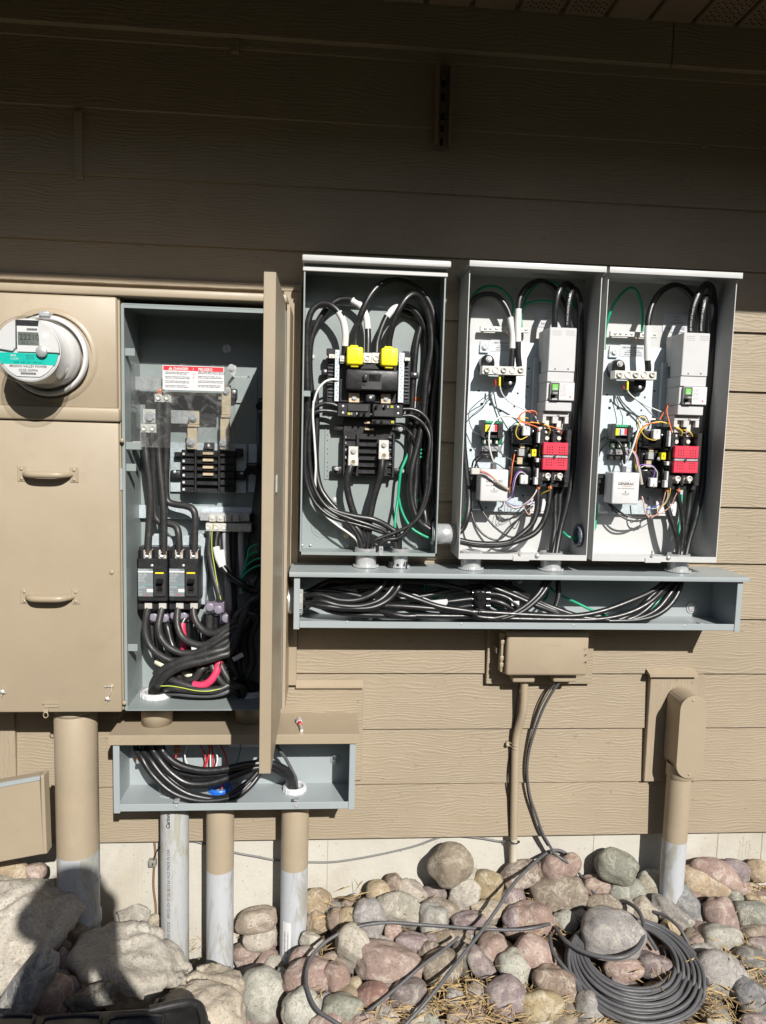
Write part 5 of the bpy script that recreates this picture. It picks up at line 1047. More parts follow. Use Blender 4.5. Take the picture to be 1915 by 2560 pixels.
W('thin gray wire looping left from the neutral block '+M1, [('H',492,1380,.088),('H',440,1460,.08),('H',340,1530,.07),('H',250,1610,.06),('I',218,130,.06),('I',222,230,.06),('I',270,330,.065),('I',360,375,.085),('I',430,440,.09),('I',500,510,.08),('I',600,590,.07),('I',705,640,.08)], .0013, gd)
W('thin gray wire from the neutral block to the left wall '+M1, [('H',500,1385,.08),('H',420,1530,.06),('H',350,1610,.05),('H',260,1680,.045),('H',180,1770,.04)], .0012, gd)
W('dark wire dropping behind the control board '+M1, [('H',470,1440,.05),('H',500,1590,.045),('H',535,1690,.045),('I',570,220,.05),('I',620,300,.05)], .0018, gd)
W('white wire arching over the circuit board '+M1, [('I',470,640,.09),('I',445,560,.10),('I',424,450,.105),('I',430,330,.105),('I',470,235,.10),('I',540,175,.095),('I',620,165,.09),('I',700,185,.09),('I',780,225,.095)], .0026, white)
W('orange wire looped above the upper coil '+M1, [('I',918,150,.10),('I',900,118,.10),('I',840,112,.10),('I',770,135,.10),('I',730,185,.10),('I',770,232,.105),('I',860,258,.11),('I',925,285,.115),('I',950,325,.118)], .0017, orangew)
W('second orange wire looped above the upper coil '+M1, [('I',905,185,.09),('I',880,140,.09),('I',800,120,.09),('I',745,165,.095),('I',760,215,.1),('I',850,240,.1)], .0015, orangew)
W('yellow wire hanging over the upper coil '+M1, [('I',830,190,.09),('I',790,185,.095),('I',740,235,.11),('I',705,310,.11),('I',708,370,.11),('I',750,408,.11),('I',820,378,.107)], .0014, yelloww)
W('yellow wire to the upper left stud of the contactor '+M1, [('I',850,232,.1),('I',950,240,.105),('I',1020,262,.11),('I',1055,305,.11),('I',1045,345,.102)], .0016, yelloww)
W('yellow wire to the upper right stud of the contactor '+M1, [('I',860,225,.1),('I',980,255,.107),('I',1080,280,.11),('I',1145,305,.11),('I',1172,345,.102)], .0016, orangew)
W('black wire curling from the top of the upper coil '+M1, [('I',770,225,.09),('I',700,235,.08),('I',640,290,.06),('I',620,330,.05),('I',640,380,.055),('I',685,400,.06)], .0011, blackgl)
W('black wire from the circuit board to the upper coil '+M1, [('I',560,380,.06),('I',600,330,.06),('I',680,285,.07),('I',760,270,.09)], .0010, blackgl)
W('purple wire looping from the lower white plug '+M1, [('I',800,778,.1),('I',775,745,.1),('I',735,740,.1),('I',692,790,.1),('I',668,880,.095),('I',665,980,.08),('I',620,1040,.07)], .0014, purplew)
W('pale wire looping from the lower white plug '+M1, [('I',810,778,.1),('I',780,752,.1),('I',738,752,.1),('I',700,810,.1),('I',680,900,.09),('I',655,990,.075),('I',600,1045,.07)], .0014, whitep)
W('pink wire dangling under the contactor '+M1, [('I',935,905,.1),('I',900,970,.1),('I',850,1040,.1),('I',790,1100,.09),('I',820,1170,.09),('I',850,1180,.09),('I',875,1110,.08)], .0015, pinkw)
W('gray-white wire under the white plugs '+M1, [('I',920,865,.1),('I',912,940,.1),('I',860,1020,.1),('I',780,1080,.09),('I',700,1100,.08),('I',610,1060,.07)], .0015, whitep)
W('orange-brown wire beside the lower coil '+M1, [('I',690,560,.07),('I',665,680,.09),('I',655,800,.09),('I',640,900,.085),('I',635,960,.08)], .0016, MT['orange_wire'])
W('tan wire hanging from the right stud of the contactor '+M1, [('I',1055,905,.1),('I',1040,935,.1),('I',985,960,.09),('I',955,990,.08)], .0012, yelloww)
for i, (mm, nm) in enumerate(((bluew, 'blue'), (whitep, 'white'), (pinkw, 'pink'), (ink, 'black'), (whitep, 'white'))):
    W('%s wire in the tangle under the surge protector %s' % (('blue','upper white','pink','black','lower white')[i], M1), [('I',590,1040+i*6,.07),('I',640,1075+i*10,.08),('I',710,1095+(i*23) % 40,.085),('I',790,1085+(i*31) % 30,.085),('I',850,1060+(i*17) % 30,.08),('I',905,1020,.07)], .0012, mm)
for i in range(3):
    W('fine wire drooping below the mounting plate '+M1, [('I',590+i*30,1080,.075),('I',585+i*34,1150,.08),('I',600+i*40,1190-i*12,.08),('I',660+i*42,1130,.08),('I',700+i*40,1095,.075)], .0008, gd, 'fine wires drooping below the mounting plate of the middle box')
cable('wire', 'black wire from the surge protector bowing right across the floor '+M1, [('I',290,935,.05),('I',315,1050,.06),('I',380,1190,.075),('I',480,1310,.085),('I',600,1400,.09),('I',680,1420,.09),('I',750,1418,.09)], .0030, cablem, cat='wire')
cable('wire', 'black wire swinging down the left wall and up to the terminals '+M1, [('I',232,950,.05),('I',240,1140,.065),('I',280,1280,.08),('I',370,1395,.09),('I',490,1448,.095),('I',580,1410,.095),('I',680,1290,.09),('I',780,1170,.085),('I',880,1095,.08)], .0030, cablem, cat='wire')
cable('wire', 'black wire loop above the surge protector '+M1, [('I',248,690,.06),('I',265,630,.075),('I',320,580,.09),('I',400,570,.095),('I',455,610,.09),('I',468,640,.09)], .0026, cablem, cat='wire')
cable('wire', 'inner black wire loop above the surge protector '+M1, [('I',278,695,.06),('I',300,640,.075),('I',350,600,.09),('I',410,590,.095),('I',450,615,.09),('I',466,645,.088)], .0026, cablem, cat='wire')
t = thing('plug', 'clear plug with coloured wires lying across the surge protector in the middle box', 'connector', pt('I', 290, 780, .13))
b = MB().mat(paint('natural_nylon', (.55,.53,.48), .35, bs=0)); b.pbox('I', 245, 705, 328, 772, .140, .127, .002); b.build('housing', parent=t)
b = MB()
for i, mm in enumerate((yelloww, purplew, orangew, ink, whitep)): b.mat(mm); b.mark(); b.tube([pt('I',325,722+i*9,.134), pt('I',400,745+i*8,.137), pt('I',460,790+i*5,.138), pt('I',500,830+i*3,.137)], .0011, 6, 4)
b.build('wire', parent=t)
MB().mat(paint('clear_sleeve', (.45,.42,.38), .35, bs=0)).tube([pt('I',498,838,.137), pt('I',560,882,.136), pt('I',622,925,.13)], .0042, 10, 4).build('sleeve', parent=t)
# rightmost box
cable('ground_wire', 'bright green wire arching over the ground bar '+M2, [('K',110,1260,.02),('J',190,1200,.02),('J',205,800,.03),('J',240,610,.05),('J',300,470,.055),('J',375,370,.055),('J',455,312,.05),('J',515,340,.05),('J',553,430,.05),('J',573,560,.05),('J',574,745,.048)], .0042, green, cat='wire')
cable('ground_wire', 'green wire at the left wall near the bottom '+M2, [('K',95,700,.02),('K',118,1000,.03),('K',115,1180,.035),('K',100,1280,.04)], .0042, green, cat='wire')
cable('ground_wire', 'green wire behind the black arch '+M2, [('J',880,270,.02),('J',960,280,.02),('J',1050,350,.02),('J',1120,450,.02),('J',1180,600,.02)], .0036, green, cat='wire')
cable('ground_wire', 'green wire behind the black cables above the hub '+M2, [('K',960,930,.02),('K',945,1200,.03),('K',935,1420,.05)], .0036, green, cat='wire')
cable('power_cable', 'black cable with white tape arching right from the neutral block '+M2, [('J',632,1135,.085),('J',630,1085,.087),('J',626,1030,.088),('J',624,860,.09),('J',628,690,.088),('J',640,590,.085),('J',675,475,.08),('J',745,365,.075),('J',850,295,.07),('J',950,300,.065),('J',1040,370,.06),('J',1100,480,.05),('J',1135,640,.04),('J',1200,900,.04),('J',1230,1400,.04),('K',1160,400,.045),('K',1140,800,.05),('K',1080,1150,.06),('K',985,1420,.08),into(h3,.008,.01)], r6, cablem, bands=((2,4,white,'white_tape'),))
cable('power_cable', 'thick black cable looping from the left terminal at the breaker top '+M2, [('J',1052,775,.11),('J',1052,680,.115),('J',1070,540,.12),('J',1110,410,.118),('J',1165,310,.11),('J',1220,280,.10),('J',1262,330,.085),('J',1280,480,.07),('J',1272,760,.06),('J',1260,1200,.06),('K',1200,100,.06),('K',1185,500,.06),('K',1160,850,.065),('K',1100,1150,.075),('K',1030,1400,.085),into(h3,.014,-.004)], .0095, cablem)
cable('power_cable', 'thick black cable looping from the right terminal at the breaker top '+M2, [('J',1155,775,.11),('J',1155,680,.115),('J',1170,540,.118),('J',1190,430,.11),('J',1222,410,.095),('J',1245,520,.08),('J',1250,800,.06),('J',1240,1400,.05),('K',1170,500,.05),('K',1130,900,.055),('K',1060,1200,.065),into(h3,.004,.004)], .0095, cablem)
cable('load_cable', 'thick black cable from the left foot of the contactor '+M2, [('K',790,880,.08),('K',805,1000,.08),('K',840,1130,.085),('K',890,1290,.09),('K',930,1470,.09),into(h3,-.012,-.004)], .0095, cablem)
cable('load_cable', 'thick black cable between the two feet of the contactor '+M2, [('K',915,880,.08),('K',935,1000,.08),('K',965,1130,.08),('K',975,1300,.085),('K',955,1470,.09),into(h3,-.004,.0)], .0075, cablem)
cable('load_cable', 'thick black cable from the right foot of the contactor '+M2, [('K',1045,860,.07),('K',1040,980,.07),('K',1020,1130,.075),('K',990,1300,.08),('K',960,1460,.085),into(h3,.0,-.012)], .0095, cablem)
W('white wire running right from the neutral block '+M2, [('J',430,1240,.085),('J',432,1330,.085),('J',500,1400,.08),('J',600,1465,.075),('J',700,1510,.075),('J',760,1535,.08)], .0019, white)
b = MB().mat(yellow); b.tube([pt('J',430,1235,.088), pt('J',428,1320,.088)], .0032, 8); tag(b.build('wire_ferrule'), 'yellow wire sleeve below the neutral block '+M2, 'wire sleeve')
b = MB().mat(redw); b.tube([pt('J',390,1275,.088), pt('J',390,1305,.088)], .0026, 8); tag(b.build('wire_ferrule'), 'small red wire sleeve below the neutral block '+M2, 'wire sleeve')
W('dark gray wire from the neutral block crossing to the contactor '+M2, [('J',392,1300,.085),('J',430,1360,.08),('J',520,1420,.075),('J',600,1490,.07),('J',680,1570,.075),('K',740,190,.085),('K',800,212,.09),('K',860,215,.09)], .0014, gd)
W('thin gray wire dropping to the circuit board '+M2, [('J',305,1370,.05),('J',335,1460,.05),('J',370,1560,.055),('K',380,170,.06),('K',378,240,.08)], .0012, gd)
W('thick gray shadowy wire crossing the plate '+M2, [('J',340,1370,.04),('J',380,1440,.04),('J',470,1530,.045),('K',560,180,.05),('K',620,220,.06)], .0022, gd)
W('white wire rising from the collar of the surge protector '+M2, [('K',412,615,.09),('K',450,545,.1),('K',490,440,.105),('K',525,330,.105),('K',570,240,.1),('K',640,195,.09),('K',700,190,.08)], .0030, white)
W('yellow wire bundle curving over the upper coil '+M2, [('K',515,690,.08),('K',505,600,.085),('K',508,480,.09),('K',530,370,.1),('K',575,290,.1),('K',640,240,.1),('K',740,215,.1),('K',830,235,.105),('K',920,275,.11),('K',965,310,.11),('K',958,350,.103)], .0020, yelloww)
W('second yellow wire to the right stud of the contactor '+M2, [('K',860,245,.1),('K',950,285,.108),('K',1020,305,.11),('K',1060,335,.108),('K',1070,362,.103)], .0017, yelloww)
W('orange wire inside the yellow bundle '+M2, [('K',510,560,.084),('K',520,400,.1),('K',570,280,.102),('K',640,235,.104),('K',740,222,.1)], .0015, orangew)
W('yellow wire hanging over the upper coil '+M2, [('K',620,220,.1),('K',590,165,.1),('K',545,180,.1),('K',545,260,.105),('K',600,360,.11),('K',680,395,.108),('K',720,388,.107)], .0013, yelloww)
W('black wire looped beside the upper coil '+M2, [('K',635,210,.1),('K',600,158,.1),('K',530,165,.1),('K',515,230,.1),('K',550,320,.1),('K',640,385,.1)], .0012, blackgl)
W('red-orange wire looped up above the contactor '+M2, [('K',745,195,.09),('K',790,115,.09),('K',835,35,.09),('K',815,100,.1),('K',835,200,.11),('K',868,320,.117)], .0018, orangew)
for i, (mm, nm) in enumerate(((whitep, 'white'), (purplew, 'purple'), (orangew, 'orange'), (gd, 'gray'))):
    W('%s wire beside the left coils joining the clear sleeve %s' % (nm, M2), [('K',420+i*6,470,.08),('K',470+i*6,500,.09),('K',510+i*6,560,.095),('K',528+i*6,650,.1)], .0012, mm)
tag(MB().mat(MT['clear_sleeve']).tube([pt('K',535,650,.1), pt('K',552,740,.1), pt('K',568,832,.1)], .0048, 10, 4).build('wire_sleeve'), 'clear wire sleeve right of the surge protector '+M2, 'wire sleeve')
W('purple wire arching to the lower white plug '+M2, [('K',545,645,.1),('K',600,635,.1),('K',670,645,.1),('K',700,690,.1),('K',680,770,.1)], .0013, purplew)
W('pale wire arching to the lower white plug '+M2, [('K',560,665,.1),('K',610,645,.1),('K',680,660,.1),('K',720,710,.1),('K',718,775,.1)], .0013, whitep)
W('pink wire hanging from the right stud '+M2, [('K',930,885,.1),('K',895,955,.095),('K',865,1025,.09),('K',800,1090,.09),('K',700,1140,.085),('K',600,1140,.08)], .0015, pinkw)
W('pink wire hanging from the left stud '+M2, [('K',808,885,.1),('K',790,960,.1),('K',765,1050,.095),('K',720,1120,.09),('K',660,1165,.085)], .0015, pinkw)
W('pale wire under the white plugs '+M2, [('K',822,860,.1),('K',825,950,.1),('K',780,1030,.09),('K',690,1070,.085),('K',620,1060,.08)], .0013, whitep)
W('yellow-brown wire under the white plugs '+M2, [('K',850,830,.1),('K',845,920,.1),('K',800,1020,.09),('K',720,1080,.085)], .0013, yelloww)
W('blue wire under the lower coil '+M2, [('K',745,1030,.08),('K',690,1050,.085),('K',640,1080,.085),('K',610,1070,.08)], .0013, bluew)
W('tied pink and black wire bundle under the lower coil '+M2, [('K',570,950,.08),('K',590,1020,.085),('K',600,1100,.085),('K',640,1160,.085)], .0022, pinkw)
cable('wire', 'outer black wire loop left of the circuit board '+M2, [('K',140,560,.04),('K',165,490,.055),('K',235,410,.07),('K',310,390,.085),('K',370,450,.095),('K',400,540,.095),('K',398,630,.09)], .0028, cablem, cat='wire')
cable('wire', 'upper black wire loop left of the circuit board '+M2, [('K',150,400,.04),('K',210,368,.05),('K',280,370,.07),('K',345,420,.085),('K',385,500,.095),('K',392,620,.088)], .0028, cablem, cat='wire')
cable('wire', 'black wire bowing under the surge protector '+M2, [('K',195,930,.05),('K',240,1020,.06),('K',320,1110,.075),('K',430,1180,.085),('K',540,1190,.085),('K',620,1165,.08),('K',720,1120,.08)], .0028, cablem, cat='wire')
cable('wire', 'upper black wire bowing under the surge protector '+M2, [('K',215,930,.05),('K',270,1030,.06),('K',350,1100,.075),('K',450,1150,.085),('K',560,1165,.085),('K',700,1150,.08)], .0028, cablem, cat='wire')
# ------------------------------------------------------------------ cables of the long wireway
LW = 'in the long wireway'; nl = Vector((wx0+.01, -.09, pt('L', 280, 300, .09).z))
def fromleft(i): return [nl+Vector((-.03,.02*math.cos(i*2.4),.018*math.sin(i*2.4))), nl+Vector((.012,.022*math.cos(i*2.4),.02*math.sin(i*2.4)))]
rw = .0083
cable('power_cable', 'upper of three black cables rising from the left bushing '+LW, fromleft(1)+[('L',400,268,.13),('L',520,302,.14),('L',640,300,.14),('L',745,255,.135),('L',810,185,.12),('L',840,120,.10),('L',850,60,.10)], rw, cablem)
cable('power_cable', 'middle of three black cables rising from the left bushing '+LW, fromleft(2)+[('L',390,305,.14),('L',520,335,.15),('L',650,340,.15),('L',770,305,.145),('L',845,235,.13),('L',885,150,.11),('L',895,60,.10)], rw, cablem)
cable('power_cable', 'lower of three black cables rising from the left bushing '+LW, fromleft(4)+[('L',400,335,.145),('L',560,352,.15),('L',720,350,.15),('L',830,300,.14),('L',895,220,.13),('L',925,130,.11),('L',935,60,.10)], rw, cablem)
cable('power_cable', 'long black cable from the left bushing to the far right hub '+LW, fromleft(5)+[('L',500,360,.12),('L',700,338,.13),('L',900,340,.14),('L',1150,358,.145),('L',1400,378,.15),('M',0,355,.15),('M',300,372,.15),('M',550,378,.15),('M',720,350,.145),('M',900,285,.135),('M',1030,225,.12),('M',1120,150,.10),into(h3,-.01,0,-.05)], rw, cablem)
cable('power_cable', 'black cable sinking from upper left, then rising at the right hub '+LW, [('L',600,215,.08),('L',750,212,.10),('L',880,250,.13),('L',1020,300,.14),('L',1160,345,.15),('L',1350,375,.15),('M',0,385,.15),('M',200,395,.15),('M',450,400,.15),('M',700,398,.15),('M',880,360,.145),('M',1010,290,.135),('M',1110,190,.11),into(h3,-.002,-.006,-.05)], rw, cablem)
cable('power_cable', 'highest black cable bending from a hub to the left bushing '+LW, fromleft(0)+[('L',450,190,.06),('L',600,185,.06),('L',760,150,.07),('L',850,90,.09)], rw, cablem)
for i in range(5):
    cable('power_cable', 'dark cable at the back, upper left '+LW, fromleft(6+i)+[('L',440,190+i*12,.03+.008*i),('L',600,160+i*14,.03+.006*i),('L',760,150+i*20,.03),('L',950,190+i*14,.03),('L',1200,215+i*10,.04)], .0075, cablem, 'dark cables at the back of the long wireway, upper left')
cable('power_cable', 'black cable arching to the black splice block '+LW, [('L',640,250,.06),('L',800,195,.08),('L',950,182,.09),('L',1120,195,.10),('L',1260,225,.10),('L',1370,258,.10)], rw, cablem)
cable('power_cable', 'white-labelled black cable entering the splice block from the left '+LW, [('L',960,330,.10),('L',1080,322,.11),('L',1200,312,.115),('L',1300,300,.115),('L',1370,292,.115)], rw*.9, cablem, bands=((1,2,white,'white_label'),))
cable('power_cable', 'lower short black cable entering the splice block from the left '+LW, [('L',1150,370,.10),('L',1260,350,.11),('L',1370,332,.115)], rw*.9, cablem)
cable('power_cable', 'upper black cable leaving the splice block to the right '+LW, [('L',1455,262,.115),('L',1520,268,.12),('L',1580,290,.125),('L',1620,325,.13),('L',1690,390,.13)], rw, cablem, bands=((3,4,white,'white_label'),)[:0])
cable('power_cable', 'lower black cable leaving the splice block to the right '+LW, [('L',1455,300,.11),('L',1540,320,.12),('L',1640,370,.12),('L',1760,400,.12)], rw, cablem)
cable('power_cable', 'loose black cable end with silver tag on the wireway floor '+LW, [('L',780,370,.13),('L',860,390,.15),('L',930,402,.155),('L',1000,402,.155)], rw, cablem)
for i, (y0, d0) in enumerate(((165, .05), (185, .075), (160, .10))):
    cable('power_cable', ('rear','middle','front')[i]+' of three black cables slanting down past the splice block '+LW, [('L',1330,150+i*5,d0),('L',1450,185+i*4,d0+.01),('M',60,150+i*26,d0+.02),('M',200,215+i*22,d0+.03),('M',330,285+i*15,.12+i*.01),('M',460,340+i*10,.14),('M',620,390,.148),('M',760,402,.15)], rw, cablem)
for i in range(2): cable('power_cable', ('left','right')[i]+' black cable dropping from the middle box hub and bending left '+LW, [('M',395+i*28,80,.10),('M',385+i*26,165,.12),('M',345+i*25,245,.135),('M',265+i*30,320,.145),('M',170+i*40,372,.15),('M',40+i*60,400,.15),('L',1540-i*60,412,.15)], rw, cablem)
cable('power_cable', 'black cable dropping straight from the middle box hub '+LW, [('M',458,80,.08),('M',462,180,.09),('M',462,270,.10),('M',430,350,.11),('M',370,395,.12)], rw, cablem)
for i, (a_, b_, c_2) in enumerate(((1195, 1150, 960), (1180, 1100, 900), (1160, 1040, 860), (1130, 990, 800))):
    cable('power_cable', ('outermost','second','third','innermost')[i]+' black cable sweeping left from the far right hub '+LW, [into(h3,.012-i*.006,.008*(i % 2),-.02),('M',a_,150,.10),('M',b_+10,260+i*4,.12),('M',b_-70,350,.135),('M',c_2,398+i*2,.145),('M',c_2-200,408,.148-.01*i),('M',c_2-450,400-i*9,.14-.01*i),('M',c_2-750,385-i*8,.13)], rw, cablem)
cable('ground_wire', 'long bright green wire crossing the right half '+LW, [('M',380,140,.03),('M',420,215,.04),('M',490,262,.05),('M',580,305,.07),('M',680,352,.09),('M',780,385,.12),('M',870,388,.125),('M',960,365,.12),('M',1040,305,.11),('M',1110,230,.10),into(h3,.0,.012,-.02)], .0042, green, cat='wire')
cable('ground_wire', 'short green wire left of the splice tail '+LW, [('L',1460,325,.06),('L',1520,360,.07),('L',1600,400,.08)], .0038, green, cat='wire')
cable('ground_wire', 'green wire behind the crossing black cables '+LW, [('M',400,180,.03),('M',400,250,.03),('M',370,300,.04),('M',340,340,.05)], .0038, green, cat='wire')
for i in range(5): cable('ground_wire', 'thin green wire hanging from the panel hub '+LW, [('L',1000+i*40,90,.06),('L',1075+i*18,170,.05),('L',1055+i*24,230,.04),('L',1070+i*17,300,.03),('L',1085+i*12,335,.03)], .0030, green, 'thin green wires hanging from the panel hub in the long wireway', cat='wire')
sb_ = thing('splice_block', 'black rubber-coated splice block among the cables '+LW, 'splice connector', pt('L', 1410, 350, .11))
MB().mat(blackgl).pbox('L', 1372, 242, 1442, 355, .135, .09, .006, 3).build('body', parent=sb_)
b = MB().mat(blackgl)
for y in (258, 298, 340):
    for x0, x1 in ((1352, 1374), (1440, 1465)): a, c = pt('L', x0, y, .115), pt('L', x1, y, .115); b.mark(); b.cyl(a, c, .0105, n=18)
for y in (275, 322): b.mark(); c = pt('L', 1408, y, .135); b.cyl(c+Vector((0,.004,0)), c+Vector((0,-.006,0)), .0125, n=20)
b.build('port', parent=sb_)
for i, (x, y, a_) in enumerate(((1155, 320, 0), (1628, 322, .6), (1035, 400, .1))):
    c = pt('L', x, y, .135 if i else .122); b = MB().mat(label_w if i < 2 else label_s); b.box(c.x-.022 if i == 0 else c.x-.012, c.x+.018 if i == 0 else c.x+.010, -c.y+.001, -c.y, c.z-.007, c.z+.007)
    tag(b.build('paper_tag'), ('white paper tag on a cable left of the splice block', 'small white tag right of the splice block', 'silver foil tag on the floor of the long wireway')[i], 'tag')
# ------------------------------------------------------------------ cables of the short wireway
SW = 'in the short wireway'; re_ = .0088
e0 = [b1+Vector((.012*math.cos(i*1.3), .012*math.sin(i*1.3), -.02)) for i in range(6)]
cable('power_cable', 'glossy black cable with white tape along its left, sweeping deepest '+SW, [e0[0],('E',205,290,.10),('E',245,400,.13),('E',310,500,.14),('E',420,600,.15),('E',560,652,.155),('E',700,655,.155),('E',820,625,.15),('E',920,540,.13),('E',985,430,.10),('E',1010,300,.08),b2+Vector((-.01,0,-.03))], re_, cablem, bands=((2,4,white,'white_tape'),)[:0])
cable('power_cable', 'second black cable sweeping deep '+SW, [e0[1],('E',245,300,.10),('E',300,410,.13),('E',390,520,.145),('E',520,610,.15),('E',680,645,.15),('E',800,640,.15),('E',900,580,.14),('E',980,470,.11),('E',1015,310,.08),b2+Vector((.01,0,-.03))], re_, cablem)
cable('power_cable', 'third black cable sweeping deep, ending under the door '+SW, [e0[2],('E',280,300,.09),('E',340,420,.12),('E',440,540,.14),('E',580,620,.14),('E',740,640,.145),('E',880,560,.135),('E',960,480,.12),('E',1000,380,.10),('E',1030,300,.08),b2+Vector((0,.01,-.03))], re_, cablem)
cable('power_cable', 'thick black cable crossing to the white bushing, lowest '+SW, [e0[3],('E',300,300,.11),('E',350,400,.13),('E',430,490,.145),('E',530,548,.15),('E',660,548,.15),('E',800,505,.145),('E',930,455,.14),('E',1030,445,.13),('E',1110,480,.115),('E',1165,530,.10),into(cC,-.008,0)], .0105, cablem)
cable('power_cable', 'thick black cable crossing to the white bushing, highest '+SW, [e0[4],('E',355,300,.12),('E',405,385,.135),('E',490,440,.145),('E',620,468,.15),('E',760,458,.15),('E',900,430,.145),('E',1020,420,.135),('E',1110,445,.12),('E',1170,500,.105),into(cC,.002,.004)], .0105, cablem)
cable('power_cable', 'black cable crossing to the white bushing, between two thicker ones '+SW, [e0[5],('E',325,310,.08),('E',400,440,.10),('E',500,490,.12),('E',640,500,.13),('E',800,480,.13),('E',950,440,.125),('E',1050,435,.12),('E',1130,470,.11),('E',1180,520,.10),into(cC,0,-.008)], re_, cablem)
cable('power_cable', 'slim gray cable dropping into the white bushing '+SW, [b2+Vector((.02,0,-.02)),('E',1085,310,.10),('E',1135,385,.10),('E',1180,470,.095),('E',1205,530,.09),into(cC,.008,0)], .0048, graycable)
cable('power_cable', 'black cable rising to the cabinet behind the door '+SW, [('E',900,470,.09),('E',985,400,.09),('E',1000,300,.085),b2+Vector((-.015,.01,-.02))], re_, cablem)
wi = (('red wire at the left', redw, [(590,280),(625,350),(640,400),(625,450),(590,490),(535,530)]), ('red wire at the right', redw, [(715,280),(750,345),(768,400),(770,450),(760,520),(735,580)]), ('short red wire in the middle', redw, [(652,285),(662,340),(650,400),(635,445)]), ('black-red wire', redw, [(675,285),(685,400),(690,480),(695,560)]),
 ('curved cream wire', whitep, [(530,285),(508,350),(512,400),(540,445),(600,450)]), ('straight white wire', white, [(668,330),(668,420),(672,500),(690,570)]), ('second white wire', whitep, [(690,340),(712,385),(705,430),(690,470)]), ('dark green wire', paint('dark_green_wire', (.01,.09,.04), .4, bs=0), [(858,275),(852,350),(830,430)]), ('thin dark red wire', redw, [(430,290),(455,340),(450,390),(470,420)]))
for lab, mm, ps in wi: W(lab+' above the blue bushing '+SW, [('E',x, y, .06+.03*k/len(ps)) for k, (x, y) in enumerate(ps)], .0024 if 'dark green' not in lab else .0014, mm)
b = MB().mat(orangel); b.pbox('E', 203, 370, 226, 402, .11, .10, .001); b.mat(steel); b.pbox('E', 200, 402, 222, 425, .108, .102, .001); tag(b.build('wire_nut'), 'small orange wire connector at the left end of the short wireway', 'wire connector')
b = MB().mat(paint('orange_clear', (.5,.2,.08), .3, bs=0)); b.pbox('E', 438, 318, 475, 362, .09, .075, .002); tag(b.build('wire_nut'), 'small orange-clear lever connector at the back of the short wireway', 'wire connector')
# ------------------------------------------------------------------ devices inside the service cabinet
CB = 'in the service cabinet'
pl = thing('bus_assembly', 'black and galvanised bus plates with copper-coloured straps '+CB, 'bus assembly', pt('B', 950, 1390, .03))
MB().mat(galv).pbox('B', 572, 890, 1322, 1392, .030, .020, .001).build('galvanised_plate', parent=pl)
MB().mat(galv).pbox('B', 1345, 905, 1425, 1385, .030, .020, .001).build('galvanised_plate', parent=pl)
MB().mat(black).ppoly('B', [(330, 470), (400, 410), (1028, 420), (1028, 715), (500, 715), (500, 800), (330, 800)], .036, .030, .001).build('insulating_plate', parent=pl)
MB().mat(gray).pbox('B', 560, 190, 1425, 1000, .0235, .0195, .001).build('backing_sheet', parent=pl)
b = MB().mat(steel); b.pbox('B', 225, 240, 520, 382, .075, .071, .001); b.mark(); b.mat(brass); b.pbox('B', 520, 390, 1100, 440, .066, .060, .001); b.mark(); b.mat(steel); b.pbox('B', 580, 572, 858, 712, .060, .054, .001); b.build('busbar', parent=pl)
b = MB().mat(brass); b.pbox('B', 1080, 322, 1170, 620, .082, .078, .001); b.pbox('B', 1070, 620, 1168, 650, .088, .078, .002); b.pbox('B', 1066, 650, 1160, 962, .082, .078, .001); b.mark()
b.pbox('B', 758, 590, 860, 712, .080, .076, .001); b.pbox('B', 742, 712, 858, 742, .086, .076, .002); b.pbox('B', 741, 742, 840, 958, .080, .076, .001); b.build('strap', parent=pl)
b = MB().mat(steel)
for x, y, r_2 in ((800, 645, .0088), (780, 890, .0088), (1107, 898, .0092), (1125, 385, .0075)): screw(b, pt('B', x, y, .0824), r_2, .008, hexa=True)
b.build('bolt', parent=pl)
MB().mat(black).pbox('B', 1150, 360, 1225, 455, .055, .024, .002).build('insulator', parent=pl)
b = MB().mat(steel); screw(b, pt('B', 1202, 392, .0552), .006, .003); b.build('screw', parent=pl)
bb_ = thing('bus_block', 'black ribbed bus block with four pale stabs '+CB, 'bus block', pt('B', 950, 1390, .05))
MB().mat(black).pbox('B', 682, 962, 1212, 1388, .062, .031, .002).build('base', parent=bb_)
b = MB().mat(black)
for y in (1025, 1097, 1165, 1238, 1308, 1378): b.mark(); b.pbox('B', 690, y-5, 812, y+5, .072, .062, .001); b.mark(); b.pbox('B', 832, y-5, 1050, y+7, .078, .062, .001); b.mark(); b.pbox('B', 1064, y-5, 1205, y+5, .072, .062, .001)
b.mark(); b.pbox('B', 812, 960, 832, 1385, .076, .062, .001); b.mark(); b.pbox('B', 1046, 962, 1062, 1400, .076, .062, .001); b.mark(); b.pbox('B', 905, 890, 1000, 960, .055, .031, .002); b.build('rib', parent=bb_)
b = MB().mat(brass)
for y in (1000, 1066, 1137, 1206): b.mark(); b.pbox('B', 892, y-14, 996, y+14, .080, .062, .001)
b.build('stab', parent=bb_)
b = MB().mat(whitep)
for i in range(6): b.mark(); b.pbox('B', 695, 992+i*70, 716, 1015+i*70, .066, .062)
b.build('terminal_tip', parent=bb_)
b = MB().mat(black); b.pbox('B', 572, 1160, 682, 1255, .05, .031, .006, 2); b.mark(); b.pbox('B', 1212, 1172, 1322, 1262, .05, .031, .006, 2); b.mark(); b.pbox('B', 612, 985, 682, 1035, .055, .031, .002); b.mark(); b.pbox('B', 1212, 950, 1285, 1035, .055, .031, .002); b.build('mounting_ear', parent=bb_)
b = MB().mat(steel)
for x, y in ((617, 1182), (1278, 1196), (950, 925)): screw(b, pt('B', x, y, .0555 if y == 925 else .0505), .005, .003)
b.build('screw', parent=bb_)
